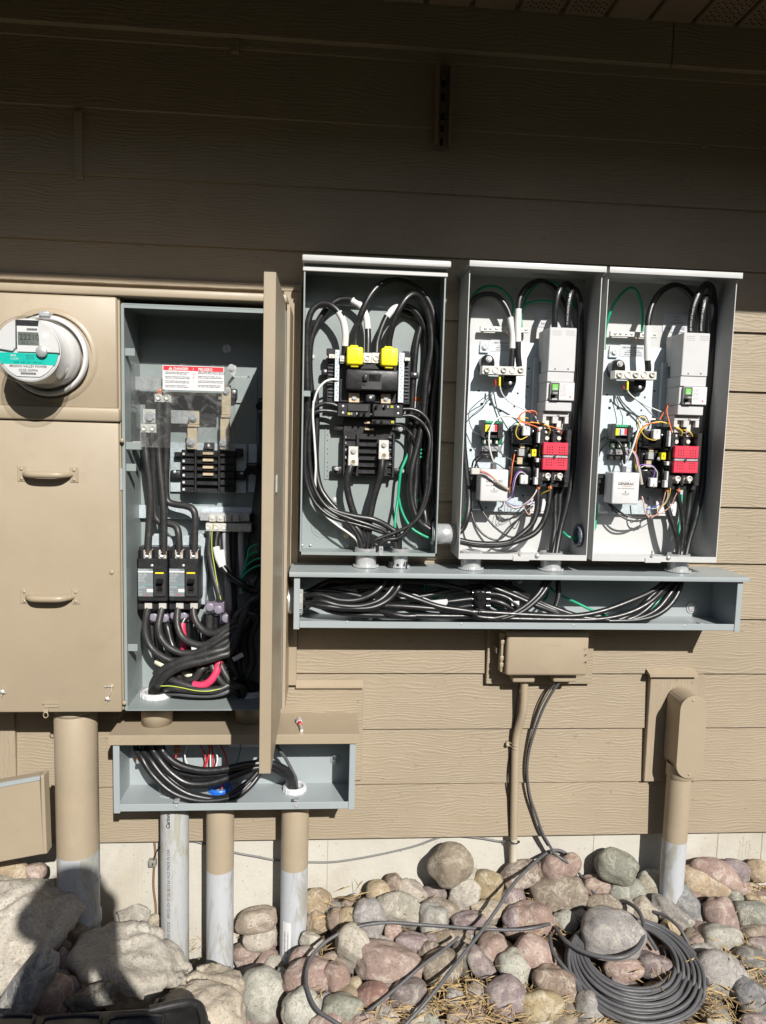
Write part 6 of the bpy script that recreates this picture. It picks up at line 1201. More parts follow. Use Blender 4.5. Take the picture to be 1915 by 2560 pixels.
def lugblock(label, box, holes, d, bolt=None):
    t = thing('cable_lug', label, 'cable lug', pt('B', (box[0]+box[2])/2, box[3], d)); MB().mat(alum).pbox('B', *box, d, d-.03, .001).build('block', parent=t)
    b = MB().mat(alum)
    for x, y in holes: c = pt('B', x, y, d+.0002); b.mark(); b.lathe(c, (0,-1,0), [(.0078,0),(.0078,.003),(.0058,.003),(.0035,.0005),(.0001,.0005)], 24)
    b.build('set_screw', parent=t)
    if bolt: MB().mat(alum).pbox('B', *bolt[:4], d-.006, d-.012, .001).build('tongue', parent=t); b = MB().mat(steel); screw(b, pt('B', bolt[4], bolt[5], d-.0058), .011, .009, hexa=True, mk=False); b.build('bolt', parent=t)
    return t
lugblock('silver double lug with a big bolt above it, at the left '+CB, (280, 705, 437, 800), ((318, 750), (402, 750)), .105, (302, 560, 440, 700, 378, 642))
lugblock('silver double lug just under the danger label '+CB, (418, 412, 582, 500), ((460, 447), (543, 447)), .100)
b = MB().mat(copper)
for i in range(6): b.tube([pt('B', 450+i*7, 412, .09), pt('B', 452+i*7, 390-(i % 3)*8, .092), pt('B', 455+i*7, 372-(i % 2)*9, .09)], .0016, 6, 3)
tag(b.build('wire_strands'), 'frayed copper strands above the upper double lug '+CB, 'wire strands')
# bracket and acrylic shield with danger label
sh = thing('clear_shield', 'scuffed clear plastic shield carrying a red and white danger label', 'safety shield', pt('B', 700, 960, .12))
MB().mat(acrylic).pbox('B', 188, 100, 1212, 960, .1215, .1200).build('sheet', parent=sh)
b = MB().mat(acrylic); a, c = pt('B', 188, 100, .12), pt('B', 188, 900, .12); b.box(a.x-.0015, a.x, .12, .03, c.z, a.z); b.build('folded_side', parent=sh)
b = MB().mat(label_w); a, c = pt('B', 498, 128, .1222), pt('B', 1103, 388, .1222); b.box(a.x, c.x, .1222, .1217, c.z, a.z); b.mat(redl); a2, c2 = Vector((a.x+.002, 0, a.z-.0015)), Vector((c.x-.002, 0, a.z-.0135)); b.box(a2.x, c2.x, .1225, .1222, c2.z, a2.z)
b.mat(label_w); zt_ = c2.z+.0018; b.text('DANGER', pt('B', 606, 175, .123).x, zt_, .1228, .0098, 'LEFT', bold=.03); b.text('/', pt('B', 800, 175, .123).x, zt_, .1228, .0098, bold=.02); b.text('PELIGRO', pt('B', 850, 175, .123).x, zt_, .1228, .0098, 'LEFT', bold=.03)
p = pt('B', 576, 175, .123); b.prism([(p.x-.0055, zt_), (p.x+.0055, zt_), (p.x, zt_+.0085)], .1228, .1226); b.mat(redl); b.text('!', p.x, zt_+.0008, .1230, .006, bold=.03)
b.mat(ink); rr = random.Random(3); WD = ['hazardous', 'voltage', 'turn', 'off', 'power', 'before', 'working', 'inside', 'this', 'equipment', 'replace', 'all', 'devices', 'qualified', 'only', 'shock', 'arc', 'flash', 'explosion']
WE = ['peligro', 'desconecte', 'este', 'equipo', 'antes', 'de', 'trabajar', 'el', 'personal', 'puerta', 'choque', 'riesgo', 'tension', 'utilice', 'siempre']
for col, x in ((0, 524), (1, 845)):
    for i in range(12):
        if i % 3 == 2: continue
        p = pt('B', x, 200+i*14.5, .1226); s_t = ' '.join(rr.choice(WE if col else WD) for _ in range(8))[:(46 if i < 2 else 52)-rr.randint(0, 14)]
        b.text(s_t[:40], p.x, p.z, .1226, .0040 if i > 1 else .0044, 'LEFT', bold=.02)
b.mat(redl); p = pt('B', 806, 222, .1226)
for q0, q1 in (((-.008,.006),(0,0)), ((.007,.006),(0,0)), ((0,.003),(-.001,-.006)), ((-.001,-.006),(-.005,-.012)), ((-.001,-.006),(.003,-.012))): b.add([(p.x+q0[0],-.1227,p.z+q0[1]),(p.x+q0[0]+.0008,-.1227,p.z+q0[1]),(p.x+q1[0]+.0008,-.1227,p.z+q1[1]),(p.x+q1[0],-.1227,p.z+q1[1])], [(3,2,1,0)])
b.mat(inkg); b.pbox('B', 805, 262, 807, 360, .1226, .1222); b.build('danger_label', parent=sh)
b = MB().mat(steel); b.ppoly('B', [(1160, 118), (1222, 135), (1225, 195), (1205, 235), (1355, 242), (1355, 252), (1200, 250), (1150, 195)], .124, .1216); screw(b, pt('B', 1180, 160, .1242), .0075, .005, hexa=True); b.mark(); c = pt('B', 1200, 240, .1); d_ = pt('B', 1120, 345, .08); b.tube([c, d_], .004, 6, 2); b.mark(); b.pbox('B', 200, 880, 285, 965, .128, .10, .001); screw(b, pt('B', 245, 922, .1282), .0075, .005, hexa=True, mk=False); b.build('bracket', parent=sh)
# upper cables of the cabinet
rc = .0098
cT = [pt('B', 355, 1990, .11), pt('B', 512, 1990, .11), pt('B', 665, 1990, .11), pt('B', 812, 1990, .11)]
cable('feeder_cable', 'thick dusty black cable from the left lug to the first terminal '+CB, [('B',325,790,.10),('B',328,900,.10),('B',345,1080,.105),('B',372,1280,.105),('B',382,1480,.105),('B',370,1700,.105),('B',360,1850,.108),cT[0]], rc, cablehi)
cable('feeder_cable', 'thick dusty black cable bent twice towards the third terminal '+CB, [('B',404,790,.10),('B',404,900,.098),('B',408,1080,.09),('B',405,1250,.085),('B',410,1450,.085),('B',425,1610,.085),('B',470,1675,.088),('B',560,1690,.095),('B',625,1715,.10),('B',655,1790,.107),cT[2]], rc, cablehi)
cable('feeder_cable', 'thick dusty black cable from the upper lug to the second terminal '+CB, [('B',462,490,.095),('B',460,700,.095),('B',462,950,.095),('B',475,1150,.10),('B',500,1400,.105),('B',512,1600,.108),('B',512,1850,.11),cT[1]], rc, cablehi)
cable('feeder_cable', 'dusty black cable bending farthest right to the fourth terminal '+CB, [('B',545,490,.095),('B',545,700,.095),('B',538,950,.09),('B',530,1150,.088),('B',530,1380,.088),('B',550,1470,.09),('B',620,1500,.092),('B',720,1515,.098),('B',790,1545,.105),('B',820,1620,.108),('B',815,1800,.11),cT[3]], rc, cablehi)
b = MB()
# neutral assembly
ng = thing('neutral_assembly', 'silver neutral bar with a row of six round sockets '+CB, 'terminal bar', pt('B', 1140, 1775, .05))
MB().mat(galv).pbox('B', 160, 1505, 880, 1648, .040, .036, .001).build('neutral_link', parent=ng)
MB().mat(galv).pbox('B', 860, 1520, 1400, 1600, .038, .020, .001).build('mounting_plate', parent=ng)
MB().mat(steel).pbox('B', 865, 1580, 1358, 1672, .070, .040, .002).build('bar', parent=ng)
b = MB().mat(alum)
for x in (988, 1068, 1143, 1220): b.mark(); b.pbox('B', x-32, 1607, x+32, 1672, .082, .070, .001); screw(b, pt('B', x, 1638, .0822), .0055, .002, mk=False)
b.build('small_lug', parent=ng)
MB().mat(alum).pbox('B', 922, 1688, 1372, 1772, .088, .055, .001).build('lug_block', parent=ng)
b = MB().mat(alum)
for i in range(6): c = pt('B', 950+i*79, 1724, .0882); b.mark(); b.lathe(c, (0,-1,0), [(.0078,0),(.0078,.002),(.0058,.002),(.004,-.001),(.0001,-.001)], 24)
b.build('set_screw', parent=ng)
mp2 = tag(MB().mat(galv).ppoly('C', [(285, 262), (330, 255), (360, 190), (470, 182), (500, 215), (720, 205), (760, 185), (800, 215), (830, 235), (800, 800), (285, 790)], .052, .020, .002).build('breaker_mounting_plate'), 'galvanised mounting plate with rounded tabs behind the two main breakers '+CB, 'mounting plate')
def molded(x0, lab):
    t = thing('molded_breaker', lab, 'circuit breaker', pt('C', x0+130, 830, .06)); X_ = lambda v: x0+v
    MB().mat(black).pbox('C', X_(0), 402, X_(257), 772, .125, .053, .003).build('case', parent=t)
    b = MB().mat(black); b.pbox('C', X_(8), 300, X_(258), 402, .092, .053, .002); b.pbox('C', X_(4), 400, X_(250), 774, .058, .0535); b.pbox('C', X_(0), 772, X_(255), 845, .105, .053, .003)
    for v in (0, 120, 250): b.pbox('C', X_(v), 330, X_(v)+10, 402, .118, .092, .001)
    b.marks = []; b.build('terminal_housing', parent=t)
    b = MB().mat(alum)
    for v in (85, 215): b.mark(); b.pbox('C', X_(v)-34, 328, X_(v)+34, 402, .114, .09, .001); c = pt('C', X_(v), 365, .1142); b.lathe(c, (0,-1,0), [(.0082,0),(.0082,.004),(.006,.004),(.004,.001),(.0001,.001)], 24)
    for v in (92, 215): b.mark(); b.pbox('C', X_(v)-32, 785, X_(v)+32, 835, .110, .09, .001)
    b.build('terminal_lug', parent=t)
    cf = MB().mat(paint('breaker_label_gray', (.19,.215,.23), .4, bs=0) if 'breaker_label_gray' not in MT else MT['breaker_label_gray']); cf.pbox('C', X_(3), 488, X_(133), 728, .1256, .125)
    cf.mat(label_w); cf.pbox('C', X_(3), 508, X_(133), 522, .1259, .1256); cf.pbox('C', X_(80), 663, X_(133), 692, .1259, .1256); cf.pbox('C', X_(3), 620, X_(133), 622, .1259, .1256); cf.mat(teal); cf.pbox('C', X_(30), 628, X_(133), 631, .1259, .1256); cf.mat(label_w)
    for s_t, y, sz in (('PowerPact', 504, .0062), ('200A   480V', 540, .0045), ('circuit breaker', 553, .004), ('disjoncteur', 566, .004), ('240V 25kA', 580, .0035), ('HACR type', 592, .0035), ('line  0 0  load', 604, .0035), ('cat 4 series', 645, .004), ('torque 28 Nm', 657, .0035), ('60/75C', 690, .0035), ('AL CU', 705, .0035), ('LISTED', 718, .0035)): c = pt('C', X_(8), y, .126); cf.text(s_t, c.x, c.z, .1261, sz, 'LEFT')
    cf.mat(redl); c = pt('C', X_(78), 712, .126); cf.prism([(c.x-.003,c.z-.0025),(c.x+.003,c.z-.0025),(c.x,c.z+.003)], .1260, .1256); cf.build('label', parent=t)
    b = MB().mat(MT['breaker_face']); b.pbox('C', X_(138), 535, X_(243), 732, .131, .125, .002); hf = b.build('handle_frame', parent=t)
    MB().mat(dkhole).pbox('C', X_(158), 575, X_(215), 700, .1313, .131).build('slot', parent=hf)
    b = MB().mat(blackgl); b.pbox('C', X_(157), 580, X_(213), 618, .150, .1315, .002); b.pbox('C', X_(165), 645, X_(213), 680, .137, .1315, .003); b.build('handle', parent=t)
    b = MB().mat(yellow); b.pbox('C', X_(152), 520, X_(225), 532, .1262, .1252); b.build('yellow_mark', parent=t)
    b = MB().mat(alum); screw(b, pt('C', X_(125), 461, .1252), .0038, .001, mk=False); b.build('screw', parent=t)
    return t
molded(220, 'left of the two big black main breakers side by side '+CB); molded(491, 'right of the two big black main breakers side by side '+CB)
b = MB().mat(copper)
for c in cT:
    b.mark()
    for i in range(7): b.tube([c+Vector((-.007+i*.0023,-.004,.012)), c+Vector((-.008+i*.0026,-.006,.002))], .0013, 5, 2)
o = b.build('wire_strands'); o.name = 'wire_strands'
for i, o in enumerate(sorted([o for o in C.objects if o.name.startswith('wire_strands') and 'label' not in o], key=lambda o: o.location.x)): tag(o, 'bare copper strands entering the %s breaker terminal from the left %s' % (('first','second','third','fourth')[i], CB), 'wire strands')
# lower tangle of the cabinet
ncab = Vector((XR-.004, -.09, pt('L', 280, 300, .09).z))
def toR(i): return [('C',1150,1010-i*28,.12+.01*(i % 3)),('C',1260,850-i*12,.11), ncab+Vector((.03,.02*math.cos(i*2.4),.02*math.sin(i*2.4)))]
cable('power_cable', 'lowest-curving black cable from the left pole of the left main breaker '+CB, [('C',312,815,.10),('C',300,880,.105),('C',286,980,.11),('C',296,1080,.115),('C',340,1170,.12),('C',430,1245,.13),('C',540,1285,.135),('C',700,1250,.14),('C',880,1170,.145),('C',1020,1100,.14)]+toR(0), rc, cablehi)
cable('power_cable', 'thick black cable from the right pole of the left main breaker '+CB, [('C',435,815,.10),('C',415,900,.11),('C',402,990,.12),('C',420,1080,.125),('C',490,1165,.135),('C',600,1215,.14),('C',730,1210,.145),('C',860,1140,.15),('C',980,1060,.145)]+toR(1), rc, cablehi)
cable('power_cable', 'thick black cable from the left pole of the right main breaker '+CB, [('C',572,815,.10),('C',562,900,.11),('C',568,990,.12),('C',610,1080,.13),('C',700,1135,.14),('C',800,1145,.145),('C',900,1090,.15),('C',1000,1010,.145)]+toR(2), rc, cablehi)
cable('power_cable', 'highest-curving black cable from the right pole of the right main breaker '+CB, [('C',700,815,.10),('C',708,900,.11),('C',745,975,.12),('C',810,1035,.13),('C',890,1045,.14),('C',980,1000,.145),('C',1060,940,.14)]+toR(3), rc, cablehi)
cable('power_cable', 'thick black cable rising from the left white bushing, upper one '+CB, [b1+Vector((-.012,0,-.05)), b1+Vector((-.012,-.004,.02)),('C',375,1440,.14),('C',450,1355,.15),('C',580,1290,.155),('C',740,1245,.16),('C',880,1205,.16),('C',1010,1150,.15)]+toR(4), .0115, cablehi)
cable('power_cable', 'thick black cable rising from the left white bushing, lower one '+CB, [b1+Vector((.004,-.006,-.05)), b1+Vector((.004,-.01,.02)),('C',420,1460,.15),('C',510,1375,.16),('C',640,1315,.165),('C',800,1280,.165),('C',930,1240,.16),('C',1040,1180,.15)]+toR(5), .0115, cablehi)
cable('power_cable', 'black cable with a yellow stripe lying across the cabinet floor', [b1+Vector((.02,0,-.05)), b1+Vector((.02,-.004,.012)),('C',500,1515,.15),('C',640,1530,.16),('C',780,1540,.165),('C',900,1535,.16),('C',990,1500,.15),('C',1100,1400,.13)], rc, cablehi)
tag(MB().mat(paint('yellow_green_stripe', (.5,.6,.08), .4, bs=0)).tube([pt('C',420,1500,.164), pt('C',500,1500,.166), pt('C',600,1515,.172), pt('C',720,1540,.177), pt('C',830,1545,.177), pt('C',930,1525,.172)], .0014, 6).build('stripe_wire'), 'yellow-green stripe running along the black cable on the cabinet floor', 'wire')
cable('power_cable', 'black cable crossing diagonally above the cabinet floor', [('C',430,1395,.12),('C',500,1440,.14),('C',600,1480,.15),('C',720,1515,.155),('C',850,1530,.15),('C',960,1510,.14),('C',1080,1450,.12)], rc, cablehi)
cable('power_cable', 'gray-white wrapped cable lying lowest on the cabinet floor', [('C',420,1560,.10),('C',560,1565,.14),('C',700,1578,.15),('C',850,1580,.15),('C',960,1560,.15),('C',1050,1520,.14)], .007, graycable)
cable('power_cable', 'black cable with hot pink tape hanging under the right main breaker', [('C',640,900,.07),('C',608,960,.08),('C',605,1010,.085),('C',618,1110,.09),('C',622,1240,.09),('C',600,1360,.09),('C',560,1410,.09),('C',500,1440,.09)], rc, cablem, bands=((1,6,pink,'pink_tape'),))
cable('power_cable', 'black cable with hot pink tape curving above the cabinet floor', [('C',560,1400,.12),('C',630,1480,.14),('C',700,1490,.15),('C',780,1495,.155),('C',850,1455,.155),('C',900,1380,.15),('C',925,1280,.14),('C',930,1180,.12)], rc*1.05, cablem, bands=((2,6,pink,'pink_tape'),))
cable('power_cable', 'black cable rising behind the pink tape under the left main breaker', [('C',470,960,.06),('C',480,1000,.07),('C',510,1120,.08),('C',560,1220,.09),('C',650,1330,.10),('C',760,1420,.11)], rc, cablem)
cable('power_cable', 'black cable hanging beside the pink-taped one under the splice connectors', [('C',655,960,.08),('C',655,1100,.08),('C',668,1220,.085),('C',720,1330,.09)], .008, cablem)
for i, (x, y, k) in enumerate(((850, 1290, 0), (930, 1270, 1))): cable('power_cable', ('left','right')[i]+' glossy black cable diving to the right bushing past the pink tape', [('C',x,1230,.12),('C',x+10,1320,.14),('C',x+60,1420,.15),('C',x+120,1490,.15),('C',x+200,1520,.14), b2+Vector((-.02,0,-.03))], rc, cablehi)
cable('power_cable', 'dusty gray-black cable curving between the pink tapes', [('C',640,1460,.13),('C',720,1430,.14),('C',770,1360,.14),('C',830,1320,.13),('C',930,1290,.12)], .0105, cablehi)
b = MB().mat(paint('white_yellow_band', (.7,.68,.5), .4, bs=0))
for x, y, lab in ((420, 1310, 'white-ended cable stub at the lower left behind the cables'), (650, 1400, 'cream cable stub behind the pink tape'), (820, 1350, 'small cream cable stub above the curved pink tape')):
    bb3 = MB().mat(MT['white_yellow_band']); bb3.tube([pt('C',x-35,y-18,.10), pt('C',x,y,.11), pt('C',x+35,y+12,.11)], .0085, 12, 3); tag(bb3.build('cable_end'), lab+' '+CB, 'cable end')
def splice(label, ports, bx, d, m=lens):
    t = thing('splice_connector', label, 'splice connector', pt('C', (bx[0]+bx[2])/2, bx[3], d))
    MB().mat(m).pbox('C', *bx, d, d-.03, .005, 3).build('body', parent=t)
    b = MB().mat(alum); q = ((bx[0]+12), bx[1]+12, bx[2]-12, bx[3]-12); b.pbox('C', *q, d-.006, d-.026, .001); b.build('metal_core', parent=t)
    b = MB().mat(paint('cloudy_cap', (.24,.22,.27), .3, bs=0) if 'cloudy_cap' not in MT else MT['cloudy_cap'])
    for x, y in ports: c = pt('C', x, y, d); b.mark(); b.lathe(c, (0,-1,0), [(.0125,-.002),(.0125,.005),(.0105,.007),(.0001,.0065)], 24)
    b.build('cap', parent=t); return t
splice('clear violet splice connector with two caps right of the breakers '+CB, ((845, 818), (918, 840)), (805, 770, 975, 880), .125)
splice('clear violet splice connector with one cap beside the double one '+CB, ((985, 915),), (940, 870, 1030, 970), .120)
splice('clear splice connector under the left main breaker '+CB, ((362, 905), (455, 912)), (325, 870, 500, 965), .07)
splice('clear splice connector under the right main breaker '+CB, ((615, 895), (540, 890)), (505, 865, 690, 955), .075)
splice('blue-black splice connector in the shade at the upper right '+CB, ((1190, 125-60), ), (1170, 20, 1260, 110), .07) if 0 else None
b = MB().mat(blackgl)
for x, y, lab in ((1380, 1160, 'shaded black splice connector beside the galvanised strip, lower of two '), (1490, 520, 'shaded black splice connector near the door edge, upper of two ')):
    t = thing('splice_connector', lab+CB, 'splice connector', pt('B', x, y, .08)); MB().mat(blackgl).pbox('B', x-60, y-70, x+60, y+30, .09, .06, .006, 3).build('body', parent=t)
    bb3 = MB().mat(blackgl)
    for dx_ in (-35, 35): c = pt('B', x+dx_, y+15, .09); bb3.mark(); bb3.cyl(c+Vector((0,.004,0)), c-Vector((0,.006,0)), .011, n=18)
    bb3.build('cap', parent=t)
cable('power_cable', 'black cable standing under the double splice connector, left one', [('C',840,880,.10),('C',840,950,.10),('C',838,1020,.10),('C',835,1120,.09)], .0115, cablehi)
cable('power_cable', 'black cable standing under the double splice connector, right one', [('C',895,890,.10),('C',892,950,.10),('C',890,1020,.10),('C',900,1120,.09)], .008, cablem)
cable('neutral_cable', 'black cable with a fine yellow stripe hanging from the neutral bar', [('B',965,1760,.075),('C',845,220,.08),('C',835,330,.085),('C',855,450,.09),('C',885,580,.10),('C',920,700,.11),('C',930,775,.11)], rc, cablehi)
tag(MB().mat(MT['yellow_green_stripe']).tube([pt('C',878,95,.10), pt('C',862,180,.092), pt('C',862,330,.096), pt('C',880,450,.10), pt('C',905,600,.11), pt('C',938,755,.121)], .0012, 6).build('stripe_wire'), 'fine yellow-green wire hanging along the leftmost neutral cable', 'wire')
cable('neutral_cable', 'black cable with two white taped bands crossing towards the door', [('B',1045,1760,.075),('C',900,230,.08),('C',895,300,.085),('C',915,390,.09),('C',950,470,.095),('C',1020,550,.10),('C',1120,620,.11),('C',1220,680,.10),ncab+Vector((.03,0,.012))], rc, cablem, bands=((2,4,white,'white_tape'),))
cable('neutral_cable', 'second black cable with white tape below the neutral bar', [('B',1045,1760,.065),('C',925,230,.07),('C',935,330,.075),('C',960,430,.08),('C',1010,540,.08),('C',1090,610,.08),('C',1200,660,.08),ncab+Vector((.03,.01,0))], rc, cablem, bands=((2,4,white,'white_tape'),))
cable('neutral_cable', 'gray-white cable hanging straight from the middle of the neutral bar', [('B',1115,1760,.07),('C',980,230,.07),('C',990,400,.07),('C',1000,600,.07),('C',1010,800,.07),('C',1010,900,.06)], rc, paint('dirty_white_jacket', (.42,.43,.45), .45, dirt=(.2,.2,.2), dirtamt=.5, bs=.1))
cable('neutral_cable', 'black cable hanging straight, right of the gray-white one', [('B',1195,1760,.06),('C',1045,300,.06),('C',1048,500,.06),('C',1050,700,.06),('C',1060,900,.06)], rc*.9, cablehi)
cable('neutral_cable', 'second gray-white cable, rightmost under the neutral bar', [('B',1270,1760,.06),('C',1112,300,.06),('C',1118,450,.06),('C',1120,700,.06)], rc*.9, MT['dirty_white_jacket'])
for i in range(4): cable('ground_wire', ('lowest','second lowest','second highest','highest')[i]+' of the green wires arching behind the door '+CB, [('C',1130+i*10,690-i*90,.09),('C',1110+i*20,600-i*75,.10),('C',1150+i*12,530-i*72,.10),('C',1240,470-i*62,.10),('C',1340,450-i*60,.10)], .0034, green, cat='wire')
rr = random.Random(11)
for i in range(16):
    k = i/15; x0 = 985+k*210; dd = .08+rr.uniform(0, .09)
    pts = [ncab+Vector((.03,.025*math.cos(i*2.4),.025*math.sin(i*2.4))),('C',1270-rr.uniform(0,40),735+rr.uniform(-20,30),dd*.8+.02),('C',1180-k*20,790+k*60,dd),('C',x0+60,930+rr.uniform(-30,30),dd),('C',x0+5,1100+rr.uniform(-20,20),dd),('C',x0+25,1280,dd),('C',1090+k*70,1430,dd), b2+Vector((.026*math.cos(i*1.9),.026*math.sin(i*1.9),.02)), b2+Vector((.024*math.cos(i*1.9),.024*math.sin(i*1.9),-.06))]
    cable('power_cable', 'black cable in the dense shaded loop between the right bushing and the side nipple', pts, rc*.92, cablem, 'black cables looping in the shade behind the open cabinet door')
for i in range(6):
    cable('power_cable', 'black cable hanging in the shade along the right wall of the cabinet', [('B',1470+i*12,600,.03+.012*i),('B',1480+i*6,900,.03+.012*i),('B',1430+i*12,1400,.04+.01*i),('C',1190+i*18,300,.05+.01*i),('C',1150+i*22,520,.06),('C',1230,680,.08),ncab+Vector((.03,.01*math.cos(i),.015*math.sin(i)))], .009, cablem, 'black cables hanging in the shade along the right wall of the cabinet')
for i in range(5):
    cable('power_cable', 'black cable running from the tangle down into the right bushing', [('C',1030+i*22,1180,.10),('C',1060+i*20,1330,.12),('C',1120+i*14,1450,.12), b2+Vector((.02*math.cos(i),.02*math.sin(i),.01)), b2+Vector((.02*math.cos(i),.02*math.sin(i),-.06))], .009, cablem, 'short black cables diving from the tangle into the right bushing')

def cable_text(lab, reg, path, body, size):
    o = [o for o in C.objects if o.get('label') == lab]
    if not o: print('NO CABLE', lab); return
    P = [pt(reg, *p) for p in path]; Q = []
    for i in range(len(P)-1):
        a, b_, c, d = P[max(i-1,0)], P[i], P[i+1], P[min(i+2,len(P)-1)]
        for k in range(8): t = k/8; Q.append(.5*((2*b_)+(c-a)*t+(2*a-5*b_+4*c-d)*t*t+(3*b_-a-3*c+d)*t**3))
    Q.append(P[-1]); L = [0]
    for i in range(len(Q)-1): L.append(L[-1]+(Q[i+1]-Q[i]).length)
    def f(a, b_):
        a = min(max(a, 0), L[-1]*.999); i = max(j for j in range(len(L)-1) if L[j] <= a); t = (a-L[i])/(L[i+1]-L[i]); p = Q[i].lerp(Q[i+1], t)
        T_ = (Q[i+1]-Q[i]).normalized(); s_ = Vector((0,-1,0)).cross(T_).normalized(); return p-s_*(b_-size*.35)*-1+Vector((0,-.0006,0))
    m = MB().mat(label_w); m.text(body, 0, 0, 0, size, 'LEFT', bend=f); par = o[0] if o[0].type == 'MESH' else o[0]
    m.build('printed_text', parent=par)
r_c = .0096
cable_text('thick black cable looping from the left terminal at the breaker top '+M2, 'J', [(1052,740,.115+r_c),(1052,680,.115+r_c),(1070,540,.12+r_c),(1110,410,.118+r_c),(1150,335,.112+r_c)], '2/0 AWG (67.4mm2) XHHW-2 VW-1 600V', .0075)
cable_text('thick black cable looping from the right terminal at the breaker top '+M2, 'J', [(1155,740,.115+r_c),(1155,680,.115+r_c),(1170,540,.118+r_c),(1190,430,.11+r_c)], 'XHHW-2 600V SUN RES CT', .0075)
cable_text('thick black cable looping from the right terminal at the breaker top '+M1, 'H', [(1232,760,.11+r_c),(1235,700,.115+r_c),(1245,550,.12+r_c),(1268,420,.115+r_c)], '2/0 AWG XHHW-2 OIL RES', .0075)

rr = random.Random(21)
for i, (x0, x1, y1, tp_) in enumerate(((340, 470, 1350, 0), (395, 620, 1400, 1), (470, 700, 1300, 1), (520, 760, 1450, 0), (600, 880, 1380, 1), (735, 900, 1250, 0))):
    ps = [('C',x0,950,.045),('C',x0+8,1060,.05),('C',x0+30,1190,.055+.01*(i % 3)),('C',(x0+x1)/2,y1-40,.075),('C',x1,y1,.09),('C',x1+90,y1+30,.10),('C',x1+190,y1-20,.11),('C',1080,y1-70,.10)]
    cable('power_cable', ('first','second','third','fourth','fifth','sixth')[i]+' from the left of the black cables looping at the cabinet back', ps, .0072, cablem, bands=((3,4,white if i % 2 else MT['white_yellow_band'],'tape_band'),) if tp_ else ())
for i, (x, y, a_) in enumerate(((1085, 1250, .5), (690, 1185, .1), (1015, 700, 1.4))):
    c = pt('C', x, y, .155 if i == 0 else .06); m = MB().mat(label_s if i != 1 else label_w); dx_, dz_ = math.cos(a_)*.016, math.sin(a_)*.016
    m.prism([(c.x-dx_+dz_*.4, c.z-dz_-dx_*.4), (c.x+dx_+dz_*.4, c.z+dz_-dx_*.4), (c.x+dx_-dz_*.4, c.z+dz_+dx_*.4), (c.x-dx_-dz_*.4, c.z-dz_+dx_*.4)], -c.y, -c.y-.0006)
    tag(m.build('paper_tag'), ('gray tag lying against the dense loop of black cables','white label patch between the looping cables under the right main breaker','small pale sticker on the hanging neutral cable')[i], 'tag')

for i, ps in enumerate((((330,300,.10),(480,372,.12),(700,395,.13),(980,398,.135),(1250,402,.135),(1500,395,.13)), ((360,240,.07),(520,250,.08),(700,290,.09),(900,345,.10),(1100,395,.11),(1350,400,.115)), ((560,170,.05),(760,230,.07),(960,260,.08),(1150,330,.09),(1330,385,.10),(1600,395,.11)), ((620,330,.09),(800,300,.09),(1000,285,.085),(1180,250,.08),(1350,220,.07),(1600,200,.06)))):
    cable('power_cable', ('lowest long','slanting','steeper slanting','rising')[i]+' black cable in the tangle left of the splice block', [('L', *p) for p in ps], .0080, cablem)
# ------------------------------------------------------------------ stones
def gp(r, x, y, h=0, dmin=.0):
    D = ray(r, x, y); t = 1.2; o = Vector((0, CY, CZ))
    while t < 4:
        p = o+D*t; d = -p.y
        if d <= dmin or p.z <= gz(p.x, d)+h: break
        t += .004
    return p
ICO = {}
def ico(n):
    if n not in ICO:
        bm = bmesh.new(); bmesh.ops.create_icosphere(bm, subdivisions=n, radius=1); bm.verts.index_update()
        ICO[n] = ([v.co.copy().normalized() for v in bm.verts], [[v.index for v in f.verts] for f in bm.faces]); bm.free()
    return ICO[n]
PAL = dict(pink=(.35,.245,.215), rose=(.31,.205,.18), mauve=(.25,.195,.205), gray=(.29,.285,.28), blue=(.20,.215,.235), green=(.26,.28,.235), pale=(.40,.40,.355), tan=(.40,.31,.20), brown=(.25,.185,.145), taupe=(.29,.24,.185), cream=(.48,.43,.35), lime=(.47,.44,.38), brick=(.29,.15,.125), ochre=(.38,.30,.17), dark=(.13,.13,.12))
rs = random.Random(77)
def stone_mesh(seed, ang, n, a, b_, c):
    V, F = ico(n); R = random.Random(seed); so = Vector((R.uniform(0,90), R.uniform(0,90), R.uniform(0,90)))
    if ang: pls = [(Vector((R.gauss(0,1), R.gauss(0,1), R.gauss(0,1))).normalized(), R.uniform(.62, .95)) for _ in range(11)]
    vs = []; e = R.uniform(1.8, 3.0)
    for v in V:
        if ang:
            r = 1.18
            for nn, h in pls:
                q = v.dot(nn)
                if q > .05: r = min(r, h/q)
            r *= 1+.07*noise.noise(v*2.2+so)+.05*noise.noise(v*5+so)+.035*noise.noise(v*12+so)+.02*noise.noise(v*26+so)
        else:
            r = 1/((abs(v.x)**e+abs(v.y)**e+abs(v.z)**e)**(1/e))*(1+.24*noise.noise(v*.9+so)+.09*noise.noise(v*2.1+so)+.012*noise.noise(v*7+so))
        vs.append((v.x*a*r, v.y*b_*r, v.z*c*r))
    return vs, F
LOGR = []
